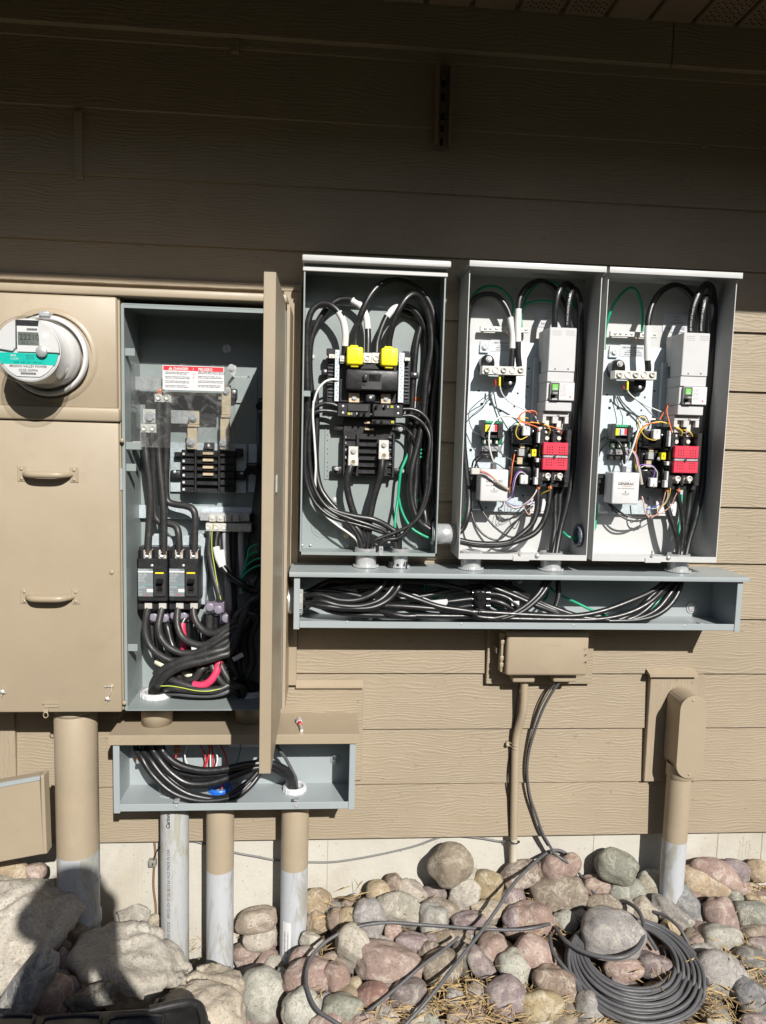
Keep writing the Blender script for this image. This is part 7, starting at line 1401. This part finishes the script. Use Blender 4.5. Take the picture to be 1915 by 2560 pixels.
def stone(r, x, y, w_, h_, ang, col, lab, rough=0, cat='stone', grp=None, lift=None, n=4, name=None, dm=0):
    sc = RG[r][2]
    p0 = gp(r, x, y, .02); dist = (p0-Vector((0, CY, CZ))).dot(fw); px = dist/FP/sc
    a, b_ = w_*px/2*1.08, h_*px/2*1.06; c = min(a, b_)*.82+.045*max(a, b_)
    p = gp(r, x, y, (c*.62 if lift is None else lift), dmin=max(dm, c*.95))
    al = math.radians(ang); ex = math.cos(al)*RT+math.sin(al)*UP; ey = -math.sin(al)*RT+math.cos(al)*UP; ez = ex.cross(ey)
    vs, F = stone_mesh(hash((int(x), int(y), int(w_))) % 99991, rough, n if max(w_, h_)/sc < 150 else 5, a, b_, c)
    M = MB(); M.smooth = not rough or True; M.mats = [limestone if rough else cobble]
    M.add([p+ex*v[0]+ey*v[1]+ez*v[2] for v in vs], F, True)
    o = M.build(name or ('boulder' if rough == 2 else 'stone'), loc=p)
    cc = PAL[col]; j = rs.uniform(.85, 1.2); j *= .9; o.color = (cc[0]*j*rs.uniform(.97,1.03), cc[1]*j, cc[2]*j*rs.uniform(.96,1.04), 1)
    tag(o, lab, 'boulder' if rough == 2 else cat, grp); LOGR.append(o); return o
ST = '''O|1215|300|265|245|30|taupe|largest smooth taupe stone leaning upright against the footing
O|768|490|160|150|0|tan|rounded tan stone left of the pale angular stone under the footing
O|870|435|115|120|0|brown|brown stone half hidden behind the tan one at the footing
O|950|485|185|215|60|cream|upright cream-beige stone left of the small mauve one|1
O|1105|490|155|98|5|mauve|small mauve stone just left below the largest taupe stone
O|1300|500|235|200|-20|lime|rough cream-gray stone below the largest taupe stone|1
O|1460|428|155|185|70|ochre|upright yellowish stone left of the slim conduit foot
O|1335|378|130|100|0|pale|pale angular chip between the largest stone and the yellowish one|1
O|905|600|275|190|-28|lime|big broken gray-cream stone above the horizontal cable|1
O|1160|590|250|130|-12|taupe|low taupe stone behind the green-gray oval one
O|1115|665|165|215|0|pale|pale green-gray oval stone crossed by the horizontal cable
O|715|650|178|270|12|gray|smooth upright gray oval stone crossed by the cable, left part
O|575|650|135|140|0|tan|small tan stone touching the left of the smooth gray oval
O|600|560|115|80|0|brown|brown stone above the small tan stone
O|505|660|125|170|20|brown|brown shaded stone right of the pale beige block by the conduit
O|385|550|180|165|-30|tan|pale beige stone against the footing right of the rightmost short conduit
O|385|665|135|140|0|tan|blocky tan stone right of the rightmost short conduit|1
O|345|790|120|120|0|lime|broken cream stone low beside the rightmost short conduit|1
O|1330|670|195|120|0|mauve|mauve stone just above the crossing of the two cables
O|1465|605|250|115|-5|cream|flat broken cream stone right of the mauve one at the crossing cables|1
O|1450|735|140|90|0|taupe|taupe stone under the crossing of the two cables
O|1620|665|160|190|0|mauve|mauve stone right of the diagonal cable, above the heart-shaped one
O|870|745|125|110|-40|rose|rose wedge-shaped stone under the horizontal cable|1
O|640|845|260|270|60|lime|tall layered cream-brown broken stone inside the cable loop|1
O|800|790|110|70|0|lime|small broken stone above the biggest pink oval|1
O|1000|805|240|140|-8|mauve|mauve-gray oval stone above the biggest pink oval
O|830|935|390|245|-6|pink|biggest pink oval stone with a pale vein, inside the cable loop
O|1225|785|230|120|-5|taupe|long taupe stone crossed by the thin dark cable
O|1085|865|155|150|0|brown|round brown stone right of the biggest pink oval
O|1165|950|215|215|30|taupe|reddish taupe stone crossed by the thin dark cable, right of the pink oval
O|1490|840|195|180|20|pink|pink heart-shaped stone right of the diagonal cable
O|1420|950|255|125|-55|mauve|long mauve stone lying slanted under the heart-shaped one
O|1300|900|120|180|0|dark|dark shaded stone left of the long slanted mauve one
O|300|900|190|125|15|rose|rose stone at the foot of the rightmost short conduit
O|330|1010|310|225|0|pink|large pinkish stone under the left bend of the cable loop
O|510|1020|155|190|20|pink|upright tan-pink stone right of the cable loop bend
O|475|900|120|85|0|brown|small brown stone above the tan-pink upright one
O|730|1130|188|150|10|brick|brick-red stone below the biggest pink oval
O|955|1135|212|195|0|mauve|squarish mauve-pink stone below the biggest pink oval
O|890|1040|150|90|10|green|gray-green stone between the pink oval and the squarish mauve one
O|540|1205|265|160|5|green|gray-green flat stone left of the brick-red one
O|290|1200|225|235|40|pale|pale stone crossed by the bottom of the cable loop
O|460|1285|230|110|10|pink|pinkish stone at the bottom edge inside the cable loop
O|665|1285|175|100|0|pink|pink stone at the bottom edge below the brick-red one
O|810|1255|200|120|-10|lime|rough cream stone at the bottom edge left of the diagonal cable|1
O|1560|1130|230|240|30|mauve|large mauve stone among dry needles right of the diagonal cable
O|1380|1120|150|130|0|gray|gray stone surrounded by dry needles
O|1240|1150|120|120|0|gray|small gray stone right of the diagonal cable in the needles
O|1050|1275|180|80|0|green|green-gray stone at the bottom edge under the diagonal cable
O|1320|1275|250|120|-5|brown|brown-pink stone at the bottom edge among the needles
O|440|1150|95|75|0|gray|small gray stone left of the gray-green flat one
O|620|1070|85|105|0|tan|small tan stone left above the brick-red one
Q|115|378|225|145|18|brown|brown stone under the arching cable by the slim conduit foot
Q|322|325|150|160|0|pink|pink stone with a pale face below the top of the arching cable
Q|425|315|120|150|-30|pink|pink stone right of the pale-faced pink one
Q|345|490|335|220|0|taupe|big flat-topped taupe stone left of the cable coil, below two pink ones
Q|70|515|155|160|0|mauve|mauve stone left of the big flat-topped taupe one
Q|165|655|300|195|8|pink|wide pinkish stone where the horizontal cable ends
Q|540|472|82|78|0|green|small green-gray stone right of the big flat-topped taupe one
Q|590|445|165|130|-10|pink|pink stone behind the small green-gray one
Q|650|408|130|85|-10|mauve|mauve stone behind the pink one, left of the green stones
Q|725|318|235|188|-15|green|big green-gray stone against the footing, right of the middle
Q|785|482|208|160|0|green|rounded green stone below the big green-gray one
Q|935|455|165|155|0|cream|cream stone with ridges left of the right conduit foot
Q|930|378|140|75|0|pale|pale stone behind the ridged cream one
Q|1275|432|265|175|-22|tan|large tan-brown stone right of the right conduit foot
Q|1375|380|350|165|-28|pink|long pink stone slanting behind the large tan-brown one
Q|1460|345|175|135|-20|mauve|mauve-pink stone right of the long slanting pink one
Q|1605|345|140|135|0|tan|rounded tan stone at the upper right edge of the bed
Q|640|575|228|140|0|taupe|taupe stone just above the big gray stone on the coil
Q|395|662|155|130|-25|pale|light gray stone at the left of the coil, below the flat-topped one
Q|490|650|110|100|0|gray|gray stone between the light gray one and the coil stone
Q|890|605|150|150|-30|cream|cream stone inside the small cable loop at the coil top
Q|1080|635|300|125|-38|gray|long gray stone slanting right of the coil top
Q|1172|580|285|140|-58|blue|smooth blue-gray long stone leaning on the long gray one
Q|1190|495|130|110|-30|rose|rose stone behind the top of the blue-gray long one
Q|1380|640|265|185|-68|pink|tall pinkish stone right of the blue-gray long one
Q|1455|522|118|125|20|green|small green stone above the tall pinkish one
Q|1560|628|215|160|0|green|green-gray stone at the right edge, right of the tall pinkish one
Q|1590|540|150|100|-10|tan|tan stone above the green-gray one at the right edge
Q|1600|742|190|105|0|taupe|taupe stone at the right edge below the green-gray one
Q|1610|822|170|115|0|mauve|mauve stone at the right edge below the taupe one
Q|1232|788|115|100|0|pink|small pink-brown stone right of the coil below the long gray one
Q|1378|782|220|165|-12|pale|pale green-gray stone with a thin shadow right of the coil
Q|692|745|355|262|-8|gray|big smooth gray stone resting on top of the cable coil
Q|1050|708|115|105|-20|ochre|small yellowish stone on the right rim of the coil top
Q|1360|995|310|235|-15|gray|large pale gray stone right of the coil
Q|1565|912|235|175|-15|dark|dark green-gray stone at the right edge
Q|1575|1150|290|190|-40|blue|flat blue-gray stone near the lower right corner
Q|1575|1285|170|100|0|mauve|mauve stone at the bottom right corner
Q|1350|1290|130|90|0|cream|small cream stone at the bottom edge right of the coil
Q|215|872|270|215|-45|pink|pinkish gray stone left of the coil
Q|75|960|185|205|30|pale|pale gray-green stone left of the pinkish gray one
Q|350|1062|300|210|-18|brown|dark mauve-brown stone touching the lower left of the coil
Q|230|1200|315|195|8|ochre|yellow-ochre stone at the bottom left of the coil
Q|555|1235|250|175|-70|gray|smooth gray stone at the bottom edge below the coil
Q|762|965|230|150|5|rose|rose-pink stone inside the coil
Q|962|950|225|150|-10|mauve|gray-violet stone inside the coil
Q|935|856|95|60|-20|pale|small pale egg-shaped stone inside the coil
Q|180|742|150|75|0|brown|brown stone under the wide pinkish one
Q|1260|855|170|105|0|gray|gray stone hidden beside the right rim of the coil
Q|255|345|90|120|0|brown|dark brown stone behind the two pink ones
Q|1540|440|150|70|-5|tan|low tan stone under the mauve-pink one at the right
N|150|1065|350|150|58|blue|long blue-gray stone under the biggest boulder at the left
N|232|1130|220|165|10|rose|oval rose-mauve stone behind the black tray
N|362|1092|130|125|0|mauve|mauve stone right of the oval rose one
N|322|1022|85|95|0|gray|small gray stone above the mauve one at the lower left
N|425|1190|180|75|0|pale|pale stone peeking over the black tray
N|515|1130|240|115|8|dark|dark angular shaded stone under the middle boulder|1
N|70|428|150|85|-5|tan|tan stone on top of the biggest boulder by the leaning cover
N|193|435|105|85|0|pink|small pink stone on top of the biggest boulder
N|395|785|120|100|0|brown|brown stone between the two boulders under the main conduit
N|320|875|130|120|0|brown|darker brown stone between the two boulders, lower one
N|350|940|75|130|0|mauve|mauve stone in the gap left of the middle boulder
N|735|665|165|110|10|lime|pale broken stone between the main conduit and the printed one|1
N|845|715|75|80|0|cream|small cream stone at the left foot of the printed conduit|1
N|1395|695|200|125|10|taupe|taupe stone between the two right short conduits, top of three
N|1410|782|182|145|-5|lime|banded gray-tan stone between the two right short conduits, middle of three
N|1378|892|215|135|0|pink|pink stone between the two right short conduits, lowest of three
N|1428|1112|275|290|-30|pale|smooth pale green-gray triangular stone right of the black tray
N|1290|1205|170|125|20|tan|tan stone below the triangular pale one
N|1395|1250|190|80|0|pink|pinkish stone at the bottom edge below the triangular one
N|1250|960|150|70|0|lime|flat broken stone behind the low boulder|1
N|1610|1215|130|180|20|lime|pale stone right of the triangular pale one'''
DM = {('N',395):.20, ('N',320):.26, ('N',350):.29, ('N',362):.37, ('N',232):.42, ('N',322):.33, ('N',425):.42, ('N',515):.44, ('N',150):.45, ('N',70):.10, ('N',193):.10}
for ln in ST.split('\n'):
    q = ln.split('|'); stone(q[0], *[float(v) for v in q[1:6]], q[6], q[7], rough=int(q[8]) if len(q) > 8 else 0, lift=.085 if 'on top of the cable coil' in q[7] else None, dm=DM.get((q[0], int(q[1])), 0))
def boulder(pts, col, lab, seed):
    bm = bmesh.new(); so = Vector((seed*3.7, seed*1.3, 5))
    for r, x, y, d in pts: bm.verts.new(pt(r, x, y, d))
    bmesh.ops.convex_hull(bm, input=bm.verts[:]); bmesh.ops.recalc_face_normals(bm, faces=bm.faces[:]); bmesh.ops.delete(bm, geom=[v for v in bm.verts if not v.link_faces], context='VERTS')
    bmesh.ops.bevel(bm, geom=bm.edges[:]+bm.verts[:], offset=.010, segments=1, affect='EDGES', profile=.5)
    bmesh.ops.triangulate(bm, faces=bm.faces[:])
    for _ in range(7):
        ed = [e for e in bm.edges if e.calc_length() > .012]
        if not ed: break
        bmesh.ops.subdivide_edges(bm, edges=ed, cuts=1); bmesh.ops.triangulate(bm, faces=[f for f in bm.faces if len(f.verts) > 3])
    bm.normal_update(); cen = sum((v.co for v in bm.verts), Vector())/len(bm.verts)
    nd = []
    for v in bm.verts:
        p = v.co; q = p+so; w_ = noise.noise_vector(q*9)*.02
        h = .010*noise.noise(q*6+w_*10)+.0085*(1-abs(noise.noise((q+w_)*14))*2.4)+.004*noise.noise(q*42)+.0028*(1-abs(noise.noise((q+w_)*75))*2)
        h -= .012*max(0, .12-abs(noise.noise((q+w_)*Vector((1,1,1)).length*3.3)))/.12
        nd.append((v.normal if v.normal.length > .1 else (p-cen).normalized())*h)
    for v, d in zip(bm.verts, nd): v.co += d
    M = MB(); M.mats = [limestone]; M.addbm(bm, True); o = M.build('boulder'); o.color = (.53,.495,.43,1) if col == 'lime' else (.52,.455,.36,1); tag(o, lab, 'boulder'); return o
boulder([('N',-260,480,.10),('N',0,447,.08),('N',130,456,.08),('N',330,488,.10),('N',458,610,.20),('N',385,745,.28),('N',230,935,.36),('N',40,1100,.42),('N',-200,1120,.42),('N',200,640,.27),('N',-240,760,.32),('N',120,500,.20),('N',-200,900,.05),('N',300,800,.06)], 'lime', 'biggest pale rough boulder at the left edge below the leaning cover', 1)
boulder([('N',430,790,.22),('N',655,690,.15),('N',785,698,.15),('N',875,765,.16),('N',1038,962,.24),('N',1025,1012,.27),('N',372,870,.29),('N',400,960,.34),('N',485,1045,.37),('N',700,1040,.40),('N',960,1020,.34),('N',640,1180,.36),('N',745,1160,.36),('N',500,1100,.20),('N',950,1060,.18)], 'lime', 'rough gray-tan boulder in front of the printed conduit, half in shadow', 2)
boulder([('N',835,1165,.38),('N',1000,1040,.31),('N',1140,938,.23),('N',1215,948,.23),('N',1322,992,.26),('N',1310,1110,.37),('N',1340,1290,.44),('N',930,1300,.47),('N',1150,1180,.43),('N',1200,1330,.46),('N',1100,1100,.12)], 'cream', 'low tan boulder just right above the black tray', 3)
V0 = [stone_mesh(500+i, i % 3 == 0, 3, 1, 1, .8) for i in range(8)]; SM = []
for vs, F in V0:
    me = bpy.data.meshes.new('small_stone'); me.from_pydata(vs, [], F); me.polygons.foreach_set('use_smooth', [True]*len(F)); me.materials.append(cobble); SM.append(me)
for i in range(220):
    x = rs.uniform(-.75, 1.6); d = rs.uniform(.01, .5); s_ = rs.uniform(.017, .046)
    o = bpy.data.objects.new('small_stone', rs.choice(SM)); C.objects.link(o); o.location = (x, -d, gz(x, d)-.012+s_*.2); o.scale = (s_*rs.uniform(.9,1.4), s_, s_*.8); o.rotation_euler = (rs.uniform(-.4,.4), rs.uniform(-.4,.4), rs.uniform(0,6))
    cc = PAL[rs.choice(('tan','brown','gray','mauve','taupe','lime','pink'))]; o.color = (*cc, 1); tag(o, 'small stone wedged in a gap under the larger stones of the bed', 'stone', 'small stones filling the gaps of the rock bed')
# ------------------------------------------------------------------ cable coil and loose cables on the stones
big = [o for o in LOGR if o['label'].startswith(('rose-pink stone inside', 'gray-violet'))]
pts = []; n_t = 13; K_ = 22
for i in range(n_t*K_):
    t = i/(n_t*K_); a = 2*math.pi*i/K_; jit = noise.noise(Vector((math.cos(a)*1.5, math.sin(a)*1.5, i//K_*2.1)))
    cx, cy, rx, ry = 795+50*t, 872+112*t, 290+170*t, 190+135*t
    u, v = rx*math.cos(a)*(1+.025*jit), ry*math.sin(a)*(1+.04*jit); th = math.radians(-22)
    x = cx+u*math.cos(th)+v*math.sin(th); y = cy-u*math.sin(th)*1+v*math.cos(th)
    pts.append(gp('Q', x, y, .045+.02*(.5+.5*noise.noise(Vector((math.cos(a), math.sin(a), i//K_*5.3))))+.012*((i//K_) % 2)))
coil = thing('cable_coil', 'dark gray cable coiled many times on the stones at the lower right', 'cable coil', gp('Q', 820, 960, .04))
MB().mat(graycable).tube(pts, .0053, 10, 3).build('coil', parent=coil)
MB().mat(graycable).tube([gp('Q', x, y, h) for x, y, h in ((335,700,.05),(390,775,.08),(500,845,.10),(640,885,.115),(770,880,.12),(860,815,.12),(890,715,.11),(865,610,.10),(810,555,.08),(750,535,.05),(700,560,.02))], .0060, 10).build('loop', parent=coil)
MB().mat(graycable).tube([gp('Q', x, y, h) for x, y, h in ((300,750,.05),(320,850,.06),(400,960,.07),(520,1080,.065),(640,1180,.06),(800,1250,.05))], .0056, 10).build('tail', parent=coil)
MB().mat(graycable).tube([gp('Q', x, y, h) for x, y, h in ((750,590,.06),(830,640,.065),(900,730,.06),(970,840,.05))], .0056, 10).build('tail', parent=coil)
MB().mat(graycable).tube([gp('Q', x, y, h) for x, y, h in ((950,600,.06),(1030,630,.075),(1110,700,.08),(1170,800,.06))], .0050, 10).build('tail', parent=coil)
def loose(label, ps, r=.0050): return tag(MB().mat(graycable).tube([gp(p[0], p[1], p[2], p[3]) for p in ps], r, 10).build('cable'), label, 'cable')
loose('long gray cable looping left and running level across the stones to the coil', [('O',560,1330,.06),('O',470,1275,.07),('O',385,1215,.08),('O',330,1110,.09),('O',314,1000,.10),('O',345,890,.10),('O',430,795,.09),('O',550,722,.09),('O',650,690,.09),('O',820,668,.09),('O',1050,682,.09),('O',1300,700,.085),('O',1500,712,.085),('Q',113,712,.08),('Q',220,697,.08),('Q',298,677,.06)])
loose('gray cable running diagonally from the bottom edge up to the footing and arching over', [('O',900,1345,.05),('O',1000,1240,.07),('O',1120,1100,.09),('O',1270,905,.105),('O',1400,740,.11),('O',1520,570,.125),('Q',70,430,.14),('Q',170,325,.14),('Q',270,240,.13),('Q',340,214,.12),('Q',400,235,.10),('Q',450,290,.06)])
loose('thin dark cable lying diagonally across the taupe stone in the middle', [('O',650,1260,.03),('O',760,1180,.06),('O',900,1060,.07),('O',1050,930,.09),('O',1180,835,.09),('O',1272,757,.09)], .0042)
tp = [pt('R', x, y, d) for x, y, d in ((535,362,.06),(500,410,.055),(450,500,.045),(405,620,.035),(372,740,.03),(363,850,.03),(378,970,.03),(410,1070,.03),(445,1170,.03),(490,1250,.03))]
tag(MB().mat(graycable).tube(tp+[pt('Q',330,235,.03), pt('Q',420,300,.04), gp('Q',505,385,.04), gp('Q',570,470,.04), gp('Q',620,520,.0)], .0043, 10).build('cable'), 'dark gray cable hanging from the right of the utility box down to the stones', 'cable')
tag(MB().mat(graycable).tube([p+Vector((-.0055-.003*math.sin(i), .006, 0)) for i, p in enumerate(tp)]+[pt('Q',225,60,.012), pt('Q',260,130,.012), pt('Q',320,220,.02)], .0022, 8).build('cable'), 'thinner gray cable close behind the one hanging from the utility box', 'cable')
tag(MB().mat(blackgl).tube([pt('R',322,368,.03), pt('R',305,480,.02), pt('R',290,590,.018), pt('R',282,700,.014), pt('R',262,800,.014), pt('R',255,900,.014), pt('R',266,1010,.014), pt('R',268,1120,.014), pt('R',270,1190,.014), pt('R',285,1215,.03)], .0022, 7).build('wire'), 'thin black wire running along the left of the slim conduit', 'wire')
gwm = paint('weathered_gray_wire', (.16,.16,.155), .5, bs=.1)
tag(MB().mat(gwm).tube([pt('N',870,290,.0)]+[pt('N',x,y,-.010) for x, y in ((1030,268),(1120,284),(1280,330),(1400,352),(1530,374))]+[pt('O',x,y,-.010) for x, y in ((440,290),(620,270),(820,232),(1000,188),(1120,145),(1210,124),(1400,138),(1520,158))]+[pt('Q',40,158,.01)], .0032, 8, 6).build('ground_wire'), 'gray wire sagging along the pale footing behind the conduits', 'wire')
t = thing('ground_clamp', 'brown ground wire with a small gray clamp on the footing left of the printed conduit', 'ground clamp', pt('N', 830, 400, 0))
MB().mat(paint('brown_copper', (.22,.12,.07), .5, bs=.2)).tube([pt('N',840,262,-.008), pt('N',846,340,-.008), pt('N',838,420,-.008), pt('N',836,520,-.008), pt('N',848,620,-.008), pt('N',848,700,-.006)], .0034, 8).build('wire', parent=t)
b = MB().mat(paint('clamp_gray', (.2,.2,.17), .6, bs=.4)); b.pbox('N', 805, 375, 848, 412, .006, -.012, .003, 2); b.build('clamp', parent=t)
MB().mat(blackgl).tube([pt('N',872,290,.002), pt('N',845,340,.0), pt('N',830,400,.006)], .002, 6).build('lead', parent=t)
# ------------------------------------------------------------------ black tray at the lower left
zt_ = -.085; tr = thing('tool_tray', 'black molded plastic tool tray at the lower left corner, half out of view', 'tool tray', (-.55, -.45, -.4))
tb0, tb1, tb2 = fl('N', -300, 1232, zt_), fl('N', 1060, 1152, zt_), fl('N', 1148, 1235, zt_); blk = paint('black_polypropylene', (.022,.021,.021), .38, var=.25, dirt=(.1,.09,.08), dirtamt=.5, bs=.2, scale=14)
b = MB().mat(blk); L = .42
q = [tb0, tb1, tb2, tb2+Vector((.0,-L,0)), tb0+Vector((0,-L,0))]
bm = bmesh.new(); vv = [bm.verts.new(p) for p in q]+[bm.verts.new(p+Vector((0,0,-.30))) for p in q]; n_ = 5
bm.faces.new(vv[:5][::-1]); bm.faces.new(vv[5:])
for i in range(n_): bm.faces.new([vv[i], vv[(i+1) % n_], vv[(i+1) % n_+n_], vv[i+n_]])
bmesh.ops.recalc_face_normals(bm, faces=bm.faces[:]); bmesh.ops.bevel(bm, geom=[e for e in bm.edges if all(v.co.z > zt_-.01 for v in e.verts)], offset=.012, segments=4, affect='EDGES', profile=.5); b.addbm(bm, True); b.build('case', parent=tr)
b = MB().mat(blk); b.tube([tb1+Vector((-.10,-.018,.002)), tb1+Vector((-.03,-.010,.010)), tb1+Vector((.0,-.014,.012)), tb1.lerp(tb2,.6)+Vector((-.006,-.004,.008)), tb2+Vector((-.008,-.06,.006)), tb2+Vector((-.008,-.3,.004))], .010, 12, 6); b.build('rim', parent=tr)
dkb = paint('tray_recess', (.02,.024,.034), .22, var=.2, bs=.05)
for x0, x1 in ((600, 900), (250, 560), (-120, 200)):
    a, c = fl('N', x0, 1222, zt_), fl('N', x1, 1213, zt_); b = MB().mat(dkb); b.box(a.x, c.x, -a.y+.006, -a.y+.16, zt_+.0004, zt_+.0016); rc_ = b.build('recess', parent=tr)
    b = MB().mat(blk); z = zt_+.004; b.tube([Vector((a.x,a.y-.16,z)), Vector((a.x,a.y-.03,z)), Vector((a.x+.015,a.y-.006,z)), Vector((c.x-.015,a.y-.006,z)), Vector((c.x,a.y-.03,z)), Vector((c.x,a.y-.16,z))], .0035, 8, 4); b.build('recess_edge', parent=rc_)
# ------------------------------------------------------------------ dry needles and grass between the stones
M = MB(); M.mats = [straw]; rg = random.Random(4)
def blade(p, L, flat=.5):
    a = rg.uniform(0, 6.28); el = rg.uniform(0, flat); d = Vector((math.cos(a)*math.cos(el), math.sin(a)*math.cos(el), math.sin(el)*1.0)); s_ = d.cross(Vector((0,0,1))).normalized()*.0008; m = p+d*L*.5+Vector((0,0,L*.08)); e = p+d*L
    M.add([p-s_, p+s_, m+s_*.9, m-s_*.9, e], [(0,1,2,3),(3,2,4)], False); M.add([p+Vector((0,0,.0006)), m+Vector((0,0,-.0008)), e], [(0,1,2)], False)
SP = [('O',1270,1090,150,70,280,.05),('O',1230,1210,120,60,200,.05),('O',860,1255,90,50,200,.045),('O',1500,1255,110,50,220,.05),('Q',640,1275,100,30,160,.04),('Q',1390,1170,130,90,330,.055),('Q',1480,880,120,60,130,.07),('Q',160,560,70,40,90,.035),('Q',130,1110,60,50,90,.035),('Q',400,1180,50,70,120,.035),('O',560,560,90,40,60,.05),('O',1000,560,60,30,70,.03),('O',420,930,50,30,60,.03),('Q',700,340,45,25,50,.03),('Q',300,740,50,30,60,.03),('Q',930,985,60,40,60,.05),('Q',1590,450,60,30,70,.05),('N',1060,830,60,40,60,.03),('N',1300,740,40,40,50,.03),('N',420,1080,60,60,40,.06),('Q',1600,1000,60,80,150,.05),('O',1440,540,60,40,50,.03),('O',350,1120,50,40,50,.035)]
for r, x, y, sx_, sy_, n_, L in SP:
    for i in range(int(n_*.42)): blade(gp(r, x+rg.gauss(0, sx_), y+rg.gauss(0, sy_), rg.uniform(.015, .055)), L*rg.uniform(.5, 1.4))
for i in range(420): x, d = rg.uniform(-.8, 1.65), rg.uniform(.0, .5); blade(Vector((x, -d, gz(x, d)+rg.uniform(0, .05))), rg.uniform(.02, .06))
tag(M.build('dry_grass', loc=(0,0,0)), 'dry straw-coloured needles and grass caught between the stones', 'dry grass', kind='stuff')
# ------------------------------------------------------------------ the photographer, standing behind the camera, whose shadow falls on the boulders
gx = .01; fz = gz(gx, 2.5)-.03
J = {'hip': (gx,-2.55,fz+.96), 'waist': (gx,-2.54,fz+1.12), 'chest': (gx,-2.53,fz+1.36), 'neck': (gx,-2.51,fz+1.54), 'head': (gx-.01,-2.49,fz+1.66), 'top': (gx-.01,-2.49,fz+1.80)}
R_ = {'hip': .14, 'waist': .13, 'chest': .15, 'neck': .05, 'head': .078, 'top': .06}
E3 = [('hip','waist'),('waist','chest'),('chest','neck'),('neck','head'),('head','top')]
for s_, nm in ((-1,'l'),(1,'r')):
    J[nm+'sh'] = (gx+s_*.19,-2.53,fz+1.45); J[nm+'el'] = (gx+s_*.20,-2.36,fz+1.22); J[nm+'wr'] = (gx-.08+s_*.075,-2.235,fz+1.44); J[nm+'hd'] = (gx-.10+s_*.055,-2.215,fz+1.50)
    J[nm+'th'] = (gx+s_*.10,-2.55,fz+.88); J[nm+'kn'] = (gx+s_*.11,-2.54,fz+.50); J[nm+'an'] = (gx+s_*.11,-2.57,fz+.08); J[nm+'to'] = (gx+s_*.12,-2.42,fz+.04)
    for k, v in (('sh',.055),('el',.045),('wr',.030),('hd',.038),('th',.095),('kn',.065),('an',.042),('to',.04)): R_[nm+k] = v
    E3 += [('chest',nm+'sh'),(nm+'sh',nm+'el'),(nm+'el',nm+'wr'),(nm+'wr',nm+'hd'),('hip',nm+'th'),(nm+'th',nm+'kn'),(nm+'kn',nm+'an'),(nm+'an',nm+'to')]
    for k in range(4):
        a = (gx-.10+s_*(.055-.006),-2.205,fz+1.515+k*.017-.03); q = (gx-.10+s_*.035,-2.192+.0,fz+1.515+k*.018-.03); J[nm+'f%d' % k] = a; J[nm+'g%d' % k] = q; R_[nm+'f%d' % k] = .010; R_[nm+'g%d' % k] = .008; E3 += [(nm+'hd',nm+'f%d' % k),(nm+'f%d' % k,nm+'g%d' % k)]
keys = list(J); org = Vector((gx,-2.55,fz)); me = bpy.data.meshes.new('person'); me.from_pydata([Vector(J[k])-org for k in keys], [(keys.index(a), keys.index(b)) for a, b in E3], [])
po = bpy.data.objects.new('person', me); C.objects.link(po); po.location = org; me.materials.append(paint('navy_workwear', (.03,.045,.09), .8, bs=.3))
sk = po.modifiers.new('skin', 'SKIN'); 
if not me.skin_vertices: me.attributes
for i, k in enumerate(keys): me.skin_vertices[0].data[i].radius = (R_[k], R_[k])
me.skin_vertices[0].data[keys.index('hip')].use_root = True
po.modifiers.new('smooth', 'SUBSURF').levels = 2; po.modifiers['smooth'].render_levels = 2
tag(po, 'person in dark workwear standing behind the camera holding up a phone', 'person'); OFF[po.name] = org
b = MB().mat(blackgl); b.box(-.038, .038, 2.175, 2.184, 1.13, 1.27, .003, 2); tag(b.build('phone'), 'black phone held up in both hands by the person', 'phone')
b = MB().mat(paint('cap_fabric', (.05,.05,.05), .9, bs=.2)); hp = Vector(J['top']); b.lathe((hp.x,hp.y,hp.z-.06), (0,0,1), [(.10,0),(.102,.05),(.085,.09),(.04,.11),(.0001,.112)], 28); b.ring((hp.x, hp.y, hp.z-.06), (0,0,1), .07, .13, .006)
b.build('cap', parent=po)
